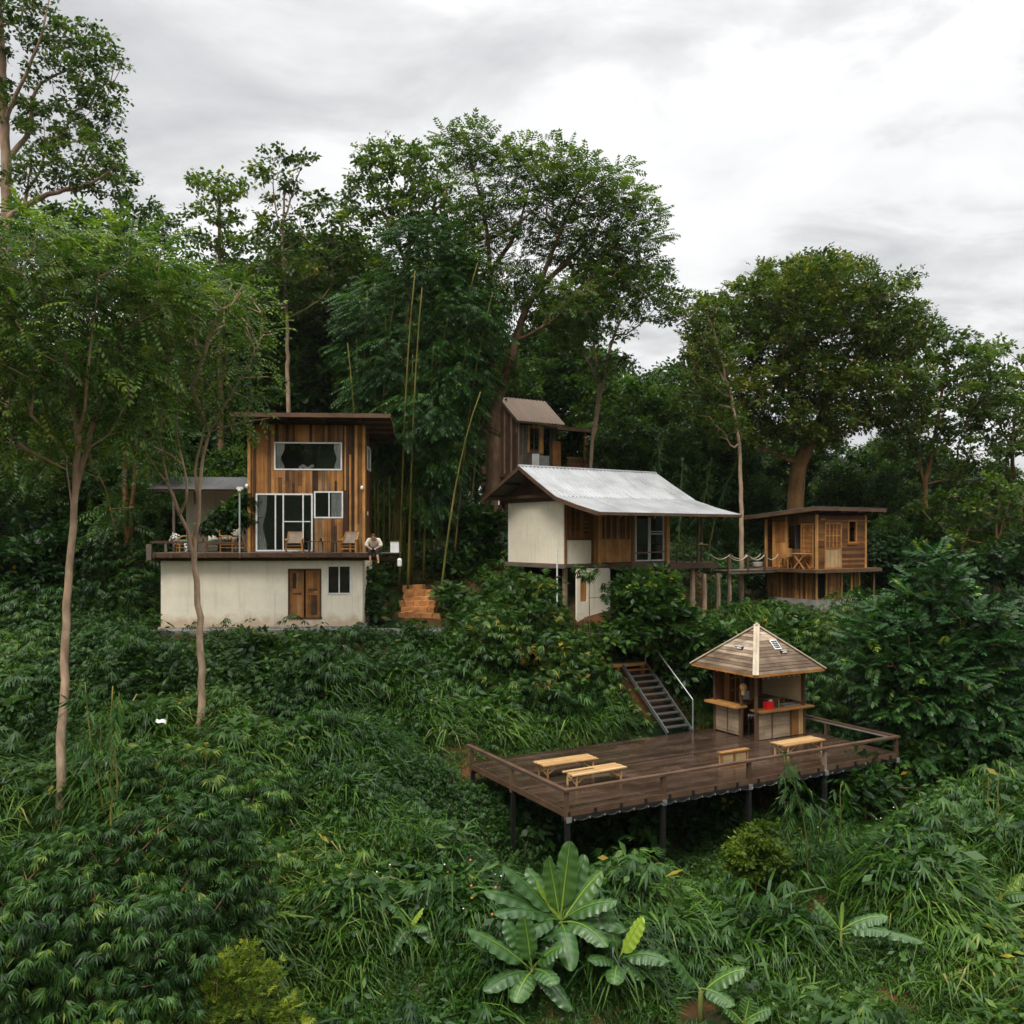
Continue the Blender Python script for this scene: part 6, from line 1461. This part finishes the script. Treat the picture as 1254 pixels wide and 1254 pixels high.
shrub('palmate_shrub', 'huge dark shrub of drooping hand shaped leaves filling the lower left corner', 110, 16.2,
  [(90, 1085, 120, 66, 16.4, 1.3, 140), (225, 1030, 82, 56, 17.2, 1.1, 90), (45, 1180, 100, 80, 15.2, 1.2, 120), (190, 1160, 86, 76, 15.6, 1.1, 100), (290, 1080, 46, 60, 17, .9, 44), (150, 1240, 100, 50, 14.8, 1, 70), (-60, 1100, 80, 100, 16, 1.2, 60)],
  PAL, 'palmate', 11, .30, (.55, .85), .31, .48, .06, r=.06, fill=.3, droop=.25, flat=.25)
shrub('palmate_shrub', 'mid green shrub of hand shaped leaves around the foot of the twisting pale tree', 250, 23,
  [(255, 952, 66, 34, 23, 1.1, 50), (190, 950, 46, 32, 23.2, 1, 28), (320, 968, 40, 30, 22.5, 1, 22)], PAL, 'palmate', 10, .35, (.7, 1.0), .40, .6, .06, r=.05, droop=.25, flat=.3)
shrub('yellow_green_shrub', 'bright yellow green fine leaved shrub at the bottom edge left of the banana plants', 290, 15.2,
  [(275, 1225, 40, 26, 15.2, .5, 30), (250, 1255, 60, 26, 15, .6, 36), (290, 1190, 26, 20, 15.2, .3, 14), (335, 1250, 40, 24, 15, .4, 20), (305, 1165, 12, 12, 15.2, .15, 5), (325, 1205, 18, 14, 15.1, .25, 8)], [T_fan(6, .13, .024, 80, .3, .1), T_fan(5, .11, .022, 70, .4, .2)], 'yellow', 15, .2, (.7, 1.1), .17, .45, r=.03, tip=.005, droop=-.3)
shrub('round_leaf_shrub', 'small light green shrub standing on its own below the front edge of the deck', 925, 22,
  [(928, 1035, 20, 16, 22, .4, 16), (908, 1052, 20, 14, 22, .4, 11), (945, 1052, 20, 14, 22, .4, 11), (918, 1072, 26, 12, 22, .4, 9), (938, 1018, 8, 8, 22, .15, 3)], [T_cluster(9, .13, .075, .1, s) for s in (21, 22)], 'yellow', 11, .2, (.7, 1.1), .2, .18, r=.03, bk='warm', droop=0)
shrub('broad_leaf_bush', 'big leafy bush with hanging leaves below the cream gable wall', 680, 33.2,
  [(648, 722, 34, 22, 33.6, .9, 22), (662, 760, 30, 28, 33.2, 1, 26), (640, 790, 56, 46, 32.6, 1.3, 54), (684, 805, 36, 40, 32.4, 1.1, 30), (605, 785, 34, 40, 33, 1.2, 26), (650, 850, 66, 32, 31.6, 1.1, 38)], PAL+PAL+HRB+BIG[:1], 'herb', 11, .5, (.75, 1.2), .45, .5, .08, r=.06, droop=.25)
shrub('leafy_bush', 'dense bush under the balcony of the metal roofed house, left of the tall post', 800, 34,
  [(768, 722, 16, 20, 34, .6, 9), (795, 742, 42, 30, 33.8, 1.1, 34), (830, 772, 34, 28, 33.6, 1.1, 24), (775, 772, 36, 26, 33.6, 1.0, 20), (805, 712, 16, 16, 34, .6, 7), (880, 785, 30, 16, 34, .9, 14)], HRB+BIG, 'herb', 12, .45, (.8, 1.2), .42, .45, .05, r=.05, droop=.1)
shrub('papaya_like_plant', 'slim leafy plant standing before the small white panel of the metal roofed house', 722, 33.6,
  [(716, 704, 14, 10, 33.6, .3, 4), (738, 728, 10, 14, 33.6, .3, 4)], PAL, 'palmate', 8, .3, (.8, 1.2), .4, .55, r=.03, droop=.3)
for lab, px, d, el, mt, pv in (
  ('dark leafy bush at the wood edge below the fork of the left trunk', 40, 36, [(30, 700, 60, 40, 36, 1.6, 44), (90, 670, 40, 30, 36.5, 1.2, 20)], 'herb', .22),
  ('dark bush between the left trunk and the cream basement wall', 135, 36, [(135, 700, 40, 46, 36, 1.4, 40), (170, 730, 24, 40, 35.4, 1, 20), (105, 745, 40, 26, 35.4, 1, 18)], 'palmate', .35),
  ('dark bush at the far left edge under the feathery tree', -20, 37, [(-20, 640, 60, 50, 37, 1.8, 44), (10, 740, 50, 30, 35, 1.3, 24)], 'palmate', .25),
  ('bush at the foot of the bamboo stand beside the earth bank', 590, 40, [(585, 650, 24, 30, 40, 1, 22), (560, 690, 30, 20, 39.5, 1, 16)], 'herb', .3),
  ('weedy bush on the slope under the deck shelf of the long house', 462, 36.2, [(455, 722, 10, 26, 36, .4, 9), (458, 748, 18, 12, 35.6, .5, 7)], 'herb', .4),
  ('bush right of the clay block steps', 550, 36.4, [(556, 740, 14, 20, 36.4, .6, 11), (580, 765, 22, 16, 35.8, .7, 10)], 'herb', .45),
  ('leafy bush behind the kiosk roof, left of the great feathered shrub', 1030, 34.5, [(1030, 790, 40, 40, 34.5, 1.3, 44), (1020, 850, 30, 34, 33.8, 1.1, 26), (1050, 740, 24, 18, 35.5, .8, 10)], 'palmate', .6),
  ('leafy bush below the cabin footing', 965, 37.2, [(960, 784, 50, 14, 37, .9, 22), (905, 782, 30, 14, 37, .9, 14)], 'herb', .45),
  ('leafy bush right of the stairs, behind the kiosk', 845, 34, [(840, 810, 30, 36, 34, 1.1, 30), (870, 790, 26, 22, 34.5, .9, 16)], 'herb', .4),
  ('tangled bush under the right end of the deck', 1060, 27.8, [(1060, 960, 40, 24, 28, 1, 22), (1140, 960, 40, 40, 29.5, 1.1, 26)], 'herb', .35),
  ('dark bush at the right edge beyond the feathered shrub', 1240, 34, [(1245, 850, 36, 60, 34, 1.5, 46), (1270, 770, 30, 40, 36, 1.3, 26)], 'herb', .25),
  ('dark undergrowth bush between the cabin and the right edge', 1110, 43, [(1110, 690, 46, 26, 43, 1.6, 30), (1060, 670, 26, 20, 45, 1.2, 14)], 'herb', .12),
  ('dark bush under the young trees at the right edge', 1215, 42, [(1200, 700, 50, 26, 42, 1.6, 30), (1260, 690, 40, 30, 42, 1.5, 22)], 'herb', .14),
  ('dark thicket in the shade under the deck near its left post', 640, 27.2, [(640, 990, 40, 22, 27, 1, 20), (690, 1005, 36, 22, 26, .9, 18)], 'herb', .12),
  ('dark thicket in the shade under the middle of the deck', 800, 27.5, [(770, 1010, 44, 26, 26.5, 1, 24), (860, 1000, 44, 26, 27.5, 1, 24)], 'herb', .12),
  ('leafy climber clump beside the front deck stilt', 800, 22.6, [(790, 1080, 30, 30, 22.6, .6, 30), (770, 1060, 20, 22, 23, .5, 16)], 'palmate', .5),
  ('broad leaved bush on the slope below the double door', 322, 31, [(318, 800, 26, 18, 31, .7, 16), (335, 815, 20, 14, 30.8, .6, 10)], 'herb', .5)):
    T_ = PAL if mt == 'palmate' else HRB+BIG
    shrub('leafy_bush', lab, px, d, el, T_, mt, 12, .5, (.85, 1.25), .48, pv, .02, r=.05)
shrub('leafy_bush', 'overhanging leafy bush along the left stringer of the steel staircase', 742, 32.6, [(738, 830, 20, 20, 32.8, .6, 14), (755, 862, 20, 20, 32.3, .5, 14), (775, 885, 16, 12, 31.9, .4, 8), (720, 800, 20, 16, 33.4, .6, 9)], PAL+HRB, 'herb', 12, .4, (.8, 1.15), .42, .55, .06, r=.04)
tp = np.array([HO[0]+2.1, HO[1]+1.35, HO[2]+ZD])
shrub('terrace_plant', 'large dark leafy plant standing on the terrace in front of the rattan sofa', tp, 35.0, [(288, 634, 22, 14, 35, .5, 20), (270, 648, 14, 10, 35, .4, 9), (300, 620, 12, 14, 35, .4, 9), (255, 650, 10, 8, 34.8, .3, 5)], BIG+HRB, 'palmate', 11, .3, (.65, .95), .3, .3, r=.025, droop=.2, cat='plant')
# slim bamboo culms with leaf tufts in the undergrowth
def culms(label, specs, d, pvl=.5, leaves=5, group=None):
    b = G(specs[0][0][0][0], d); rt = thing('slender_bamboo', label, 'bamboo', b); ch = []
    for pts, r in specs:
        p = smooth_path([P(x, y, d+dd) for x, y, dd in pts], .25, .012); mb = MB(); mb.tube(p-b, np.linspace(r, r*.45, len(p)), 6); mb.build('culm', BK['culm'], rt, True)
        if leaves:
            q = p[len(p)//(3 if leaves > 2 else 2):]; n = len(q)*int(leaves); c = np.repeat(q, int(leaves), 0)+rng.normal(size=(n, 3))*.10; yd = rng.normal(size=(n, 3))*np.array((1, 1, .3))+np.array((0, -.3, -.1))
            ch.append(scatter(BAM[0], c, yd, rng.uniform(.5, .95, n), pvl+rng.normal(size=n)*.12, .3))
    if ch: leaf_obj('foliage', ch, LF['bamboo'], rt, b)
culms('cluster of thin yellow bamboo culms rising from the dark shrub at lower left', [([(136, 1090, 0), (135, 960, .1), (138, 840, .3)], .028), ([(128, 1000, .2), (110, 900, .2), (104, 835, .2)], .02), ([(143, 980, 0), (142, 900, .1), (146, 850, .1)], .02), ([(122, 960, .3), (122, 880, .3)], .016)], 17.0, .6, 2)
culms('leafy bamboo shoots hanging just below the front rail of the deck', [([(990, 1090, 0), (986, 1020, .1), (972, 950, .3)], .022), ([(965, 1040, .2), (962, 980, .2), (960, 925, .3)], .016), ([(1018, 1100, .1), (1028, 1040, .1), (1030, 960, .3)], .02), ([(1030, 1090, .1), (1034, 1020, .2)], .02), ([(1000, 1040, .5), (1005, 985, .5)], .016)], 22.0, .55, 4)
culms('two bare slender bamboo culms at the right edge below the feathered shrub', [([(1208, 1070, 0), (1210, 1010, 0), (1210, 950, .1)], .02), ([(1219, 1060, .1), (1222, 1000, .1), (1224, 930, .2)], .02)], 24.5, .5, 0)
culms('thin bamboo poles behind the balcony of the metal roofed house', [([(830, 720, 0), (832, 640, 0), (836, 560, 0)], .05), ([(846, 720, .2), (858, 640, .2), (872, 560, .2)], .05), ([(812, 700, .4), (806, 620, .4), (808, 550, .4)], .05), ([(865, 690, .6), (880, 620, .6), (905, 560, .6)], .045)], 45, .45)
# ------------------------------------------------------------- banana plants
def banana_leaf(base, tip, width, bow, pv, parent, org, up=(0, -.35, 1)):
    base = np.array(base); tip = np.array(tip); L = np.linalg.norm(tip-base); n = 52; t = np.linspace(0, 1, n)
    mid = base+(tip-base)*t[:, None]+np.array((0, 0, 1.))*(bow*L*4*t*(1-t))[:, None]
    tg = norm(np.gradient(mid, axis=0)); s = norm(np.cross(tg, np.array(up, float))); nn = np.cross(s, tg)
    tt = np.clip((t-.16)/.84, 0, 1); w = width/2*np.where(t < .16, .05, np.clip(1-np.abs(2*tt-1)**3.6, 0, 1)**.62*(1-.18*tt)+.03*(1-tt))
    k = np.linspace(-1, 1, 9); g = np.zeros((n, 9, 3)); ph = rng.uniform(0, 6)
    tears = [np.ones(n), np.ones(n)]
    for _ in range(rng.integers(1, 4)): tears[rng.integers(0, 2)][rng.integers(12, n-4)] = rng.uniform(.55, .8)
    for j, a in enumerate(k):
        rip = .035*np.sin(t*44+ph+2*a)*abs(a)*width
        g[:, j] = mid+s*(a*w*(1+.04*np.sin(t*23+ph*2)*np.sin(t*9+ph))*(tears[int(a > 0)] if abs(a) > .7 else 1))[:, None]-nn*((abs(a)**1.7)*w*.42-rip-(.10*w*(abs(a) < .2)*-1))[:, None]
    mb = MB(); mb.sheet(g, pv); mb.tube(mid[::2]-nn[::2]*.012, np.linspace(.022, .006, len(mid[::2])), 5, min(1, pv+.3), False); mb.v = [v-org for v in mb.v]
    return mb.build('leaf', LF['banana'], parent, True)
def banana(label, px, py, d, leaves, stem=.06):
    b = P(px, py, d); g = G(px, d); g[2] = min(g[2], b[2]); rt = thing('banana_plant', label, 'banana plant', g)
    mb = MB(); mb.tube(np.array([g-np.array((0, 0, .1)), (g+b)/2, b])-g, [stem*1.3, stem, stem*.7], 8); mb.build('stem', BK['bananastem'], rt, True)
    for tx, ty, dd, w, bow, pv in leaves: banana_leaf(b+np.array((0, 0, rng.uniform(-.08, .05))), P(tx, ty, d+dd), w*1.16, bow, min(pv+.17, 1) if pv < .8 else pv, rt, g)
banana('largest banana plant, its tallest leaf reaching up to the front deck stilt', 686, 1128, 18.6, [(698, 1030, .1, .44, .03, .5), (616, 1060, -.3, .40, .05, .35), (645, 1062, .4, .36, .04, .42), (592, 1092, -.5, .42, .08, .3), (737, 1066, .2, .42, .06, .55), (756, 1104, -.4, .42, .10, .4), (657, 1080, -.1, .14, .02, .92), (630, 1160, -.8, .42, .16, .35), (745, 1160, -.8, .42, .16, .45), (700, 1190, -1.1, .42, .2, .4), (716, 1046, .5, .40, .04, .38), (672, 1048, -.2, .36, .03, .6), (604, 1120, -.7, .40, .14, .28), (768, 1140, -.2, .40, .14, .33), (664, 1196, -.9, .38, .16, .3)])
banana('lower banana plant with broad rounded leaves in front of the largest one', 652, 1186, 17.6, [(572, 1138, -.3, .40, .06, .4), (618, 1126, .2, .36, .05, .35), (642, 1122, 0, .40, .05, .45), (690, 1158, -.3, .40, .10, .42), (592, 1214, -.6, .38, .12, .3), (630, 1228, -.8, .40, .10, .5), (682, 1206, -.7, .36, .12, .4), (700, 1238, -.5, .34, .1, .25)])
banana('banana plant with one bright yellow green leaf right of the largest one', 757, 1178, 18.2, [(787, 1122, -.1, .34, .03, .97), (742, 1108, .3, .38, .03, .4), (722, 1178, -.6, .34, .14, .35), (752, 1206, -.9, .36, .14, .45), (820, 1178, -.3, .38, .14, .35), (790, 1200, -.2, .3, .12, .3)])
banana('small banana plant on the red earth patch near the bottom edge', 858, 1212, 17.6, [(818, 1165, -.2, .30, .05, .35), (914, 1186, -.2, .36, .10, .5), (900, 1232, -.5, .34, .10, .4), (836, 1196, .3, .26, .08, .4)])
banana('low banana plant at the bottom edge with upright rounded leaves', 912, 1250, 17.2, [(918, 1222, .0, .32, .04, .5), (944, 1235, -.1, .3, .06, .45), (885, 1230, -.1, .28, .06, .5), (930, 1250, -.5, .34, .12, .6)])
banana('young banana plant with a tall thin stem in the grass at the lower right', 1030, 1140, 18.9, [(997, 1102, .0, .30, .05, .45), (1088, 1122, -.2, .34, .10, .42), (1092, 1142, -.4, .36, .12, .35), (1032, 1104, .1, .08, .01, .85), (1132, 1154, -.4, .26, .08, .4)], .035)
banana('banana plant with yellow green upright leaf at the lower right edge', 1225, 1098, 21.4, [(1193, 1058, 0, .26, .03, .93), (1254, 1070, 0, .34, .03, .9), (1262, 1096, -.3, .4, .12, .4), (1190, 1118, -.3, .3, .12, .4), (1165, 1110, -.2, .3, .1, .45)])
banana('clump of drooping broad leaves left of the banana group in the grass', 500, 1132, 19.0, [(474, 1108, -.1, .22, .14, .4), (518, 1112, -.1, .18, .02, .97), (478, 1170, -.4, .28, .16, .35), (500, 1156, -.3, .26, .12, .4), (524, 1140, -.3, .24, .12, .38), (538, 1160, -.3, .26, .14, .45), (484, 1118, .1, .16, .04, .8)], .03)
banana('small banana plant half hidden in the grass between the young plant and the edge', 1092, 1212, 18.2, [(1060, 1195, 0, .26, .08, .4), (1120, 1190, 0, .3, .08, .45), (1100, 1240, -.4, .3, .1, .4)], .03)
banana('single banana leaf standing behind the tall house post', 862, 745, 40, [(882, 702, .3, .42, .02, .35), (848, 722, .2, .2, .06, .35)], .04)

# ------------------------------------------------------------- ground cover
def T_grass(n, L, w, seed, arch=1.0):
    r = np.random.default_rng(seed); q = []
    for k in range(n):
        a = r.uniform(0, 6.28); h = np.array((math.cos(a), math.sin(a), 0)); l = L*r.uniform(.6, 1.15); e = r.uniform(.85, 1.35); out_ = r.uniform(.35, .75)*arch; b = np.array((*r.normal(size=2)*.10, 0))
        t = np.linspace(0, 1, 5); p = b+h*(l*(t*.25+out_*t**2))[:, None]+np.array((0, 0, 1.))*(l*(e*t-.85*arch*t**2.6*e))[:, None]
        s = np.array((-h[1], h[0], 0))*math.cos(r.uniform(-.5, .5))+np.array((0, 0, .25)); ww = w*np.array((.55, 1, .95, .6, .06))/2*r.uniform(.7, 1.2)
        for i in range(4): q.append([p[i]-s*ww[i], p[i+1]-s*ww[i+1], p[i+1]+s*ww[i+1], p[i]+s*ww[i]])
    return np.array(q)
def in_rect(p, org, ang, x0, x1, y0, y1):
    c, s = math.cos(ang), math.sin(ang); dx, dy = p[:, 0]-org[0], p[:, 1]-org[1]; lx, ly = c*dx+s*dy, -s*dx+c*dy
    return (lx > x0) & (lx < x1) & (ly > y0) & (ly < y1)
n = 150000
px = rng.uniform(-170, 1424, n); d = 12.5*(50/12.5)**rng.random(n)
keep = rng.random(n) < np.clip(d/26, .35, 1.0); px, d = px[keep], d[keep]
pts = np.stack([(px-CX)/F*d, d, np.zeros(len(d))], -1); pts[:, 2] = ground_z(pts[:, 0], pts[:, 1])
ok = ~(in_rect(pts, HO, A4, -.4, 8.4, -.45, 4.5) | in_rect(pts, MO, TH, .9, 6.8, -2.6, 2.4) | in_rect(pts, CO_, CA, -.2, 3.5, -.1, 3.1) | in_rect(pts, st.location, DA, -.62, .7, -.5, 3.2) |
       in_rect(pts, t_steps.location, R(-14), -1.0, 1.0, -.4, 2.6) | in_rect(pts, pv_.location, pv_.rotation_euler.z, -1.8, 1.8, -.5, 1.0))
ok &= ~((np.abs(px-858)/34)**2+((d-17.9)/.9)**2 < 1)
# bare red earth: bank under the footbridge and uphill of the block steps
ok &= ~((((px-870)/70)**2+((d-40.6)/2.0)**2 < 1) & (rng.random(len(px)) < .8)) & ~((((px-560)/60)**2+((d-39.5)/2.4)**2 < 1) & (rng.random(len(px)) < .7))
under = in_rect(pts, DO, DA, -.35, 12.75, -.35, 6.0)
head = np.where(under, DO[2]-.35-pts[:, 2], 9.0); ok &= head > .15
pts, px, d, head, under = pts[ok], px[ok], d[ok], head[ok], under[ok]
zone = vnoise(pts[:, 0], pts[:, 1], 2.6)+.5*vnoise(pts[:, 0]+50, pts[:, 1], 1.1)
bias = np.where(under, -1.5, 0)+np.where(d > 37, -1.0, 0)+np.where((px < 600) & (d < 31) & (d > 19), .55, 0)+np.where((px > 900) & (d < 28) & ~under, .7, 0)+np.where((px > 840) & (px < 1060) & (d > 31) & (d < 38), .8, 0)
kind = zone+bias > -.28
size = np.clip(.92+.24*vnoise(pts[:, 0]+9, pts[:, 1]+4, .8), .55, 1.5)*np.where(d > 36, .9, 1)
size = np.where(in_rect(pts, HO, A4, -1.5, 9, -3.2, 5) | in_rect(pts, MO, TH, .5, 8, -3.6, 2.4) | in_rect(pts, t_steps.location, R(-14), -2, 2, -1.6, 3) | in_rect(pts, CO_, CA, -1.5, 4, -2.5, 3.3) | in_rect(pts, st.location, DA, -1.3, 1.2, -.8, 3.4), size*.6, size)
em = rng.random(len(pts)) < .07; size = np.where(em & ~under & (d < 33), np.maximum(size, .9)*rng.uniform(1.1, 1.5, len(pts)), size)
size = np.where(in_rect(pts, DO, DA, -2.4, 13.2, -1.8, 6.8) & (pts[:, 1] < 33), np.minimum(size, .8)*.7, size)

for xc, dc, wx in ((686, 18.6, .5), (652, 17.6, .5), (757, 18.2, .45), (858, 17.6, .6), (912, 17.2, .5), (1030, 18.9, .6), (1225, 21.4, .6), (500, 19.0, .5), (1092, 18.2, .45), (925, 22, .45), (290, 15.2, .7), (1000, 22, .5), (136, 17, .3), (1215, 24.5, .5), (245, 27.6, .3), (73, 24.4, .3), (73, 22.8, .35), (73, 21, .35), (245, 26.2, .3), (245, 24.6, .3), (508, 36.2, .8)):
    near_ = ((np.abs(pts[:, 0]-(xc-CX)/F*dc) < wx*1.5) & (pts[:, 1] > dc-2.0) & (pts[:, 1] < dc+.15)); size = np.where(near_, np.minimum(size, 1)*.55, size)
cv = .13*vnoise(pts[:, 0]-30, pts[:, 1]+8, 2.2)
GR = [T_grass(15, .95, .038, 1), T_grass(14, .85, .036, 2, 1.15), T_grass(12, 1.1, .042, 3, .85), T_grass(12, .8, .030, 4, .75), T_grass(16, .9, .040, 5, 1.1), T_grass(10, 1.25, .036, 6, .8)]
HB = []
for s_ in (31, 32, 33):
    r_ = np.random.default_rng(s_); q = []
    for k in range(7):
        c_ = np.array((*r_.normal(size=2)*.20, r_.uniform(.1, .62))); T0 = T_cluster(5, .20, .085, .10, s_*10+k); q.append(T0+c_)
    HB.append(np.concatenate(q))
HP = []
for s_ in (41, 42):
    r_ = np.random.default_rng(s_); q = []
    for k in range(6):
        a = r_.uniform(0, 6.28); Rz = np.array(((math.cos(a), -math.sin(a), 0), (math.sin(a), math.cos(a), 0), (0, 0, 1))); T0 = T_fan(7, .21, .036, 80, .6, -.2)@Rz.T; q.append(T0+np.array((*r_.normal(size=2)*.2, r_.uniform(.25, .75))))
    HP.append(np.concatenate(q))
def cover(name, mask, Ts, mat, pv0, hmax, sink=.08):
    ch = []; p = pts[mask]; k = rng.integers(0, len(Ts), len(p)); a = rng.uniform(0, 6.28, len(p)); s = np.minimum(size[mask]*rng.uniform(.75, 1.25, len(p)), head[mask]/hmax)
    yd = np.stack([np.cos(a), np.sin(a), rng.normal(size=len(p))*.08], -1)
    for i, T in enumerate(Ts):
        m = k == i; ch.append(scatter(T, p[m]-np.array((0, 0, sink)), yd[m], s[m], pv0+cv[mask][m]+rng.normal(size=m.sum())*.11, .12, .17))
    o = leaf_obj(name, ch, LF[mat], None); return tag(o, kind='stuff')
u = rng.random(len(pts)); dens = u < .55
cover('tall_grass', kind & dens & (u > .09), GR, 'grass', .46, .85)
hk = (~kind & (u < .8)) | (kind & (u < .14)) | (kind & (u > .93)); w2 = rng.random(len(pts)) < .6
cover('leafy_undergrowth', hk & w2, HB, 'herb', .45, .75)
cover('palmate_undergrowth', hk & ~w2, HP, 'palmate', .52, .9)
# little flowers in the weeds left of the banana plants and by the block steps
def flowers(name, label, cs, n, mat, r):
    q = []
    for k in range(n):
        cx, cy_, sx, dd = cs[k % len(cs)]; x, d_ = rng.normal(cx, sx), rng.normal(dd, .5); g = G(x, d_)+np.array((0, 0, rng.uniform(.6, .95)))
        for a in range(5):
            b_ = a*1.2566; dr = np.array((math.cos(b_), math.sin(b_)*.8-.3, math.sin(b_)*.5+.3)); q += strip_leaf(g, norm(dr), norm(np.cross(dr, (0, -1, .6))), r, r*.7)
    o = mesh_np(name, np.array(q).reshape(-1, 3), np.arange(len(q)*4).reshape(-1, 4), M[mat]); tag(o, kind='stuff')
flowers('orange_flowers', '', [(600, 0, 40, 20), (450, 0, 8, 35.4), (560, 0, 40, 19.4), (480, 0, 60, 30)], 18, 'flower', .03)
flowers('white_flowers', '', [(575, 0, 40, 19.6), (540, 0, 60, 20.5), (1090, 0, 30, 26)], 16, 'flowerw', .022)
t = thing('plastic_scrap', 'white plastic scrap lying in the grass right of the left trunk', 'scrap', P(197, 883, 25.6), .5)
g = np.array([[(.15*a, .05*b_+.01*math.sin(a*5), .03*math.sin(a*3)+.02*b_) for b_ in np.linspace(-1, 1, 4)] for a in np.linspace(-1, 1, 8)]); mb = MB(); mb.sheet(g); mb.sheet(g[:, ::-1]-np.array((0, 0, .01))); o = mb.build('sheet', M['white_plastic'], t); o.rotation_euler = (R(35), R(20), 0)

# ------------------------------------------------------------------- the air
m = bpy.data.materials.new('humid_air'); m.use_nodes = True; nt = m.node_tree
for n in list(nt.nodes): nt.nodes.remove(n)
out = nt.nodes.new('ShaderNodeOutputMaterial'); vp = nt.nodes.new('ShaderNodeVolumePrincipled')
vp.inputs['Color'].default_value = (.86, .88, .90, 1); vp.inputs['Density'].default_value = .00012; vp.inputs['Anisotropy'].default_value = .25
nt.links.new(vp.outputs[0], out.inputs['Volume'])
mb = MB(); mb.box(-3100, 3100, -450, 5100, float(GZ.min())-1, max(float(GZ.max()), 30)+4, .5)
hz = mb.build('haze', m); tag(hz, kind='stuff')
SC.cycles.volume_bounces = 0
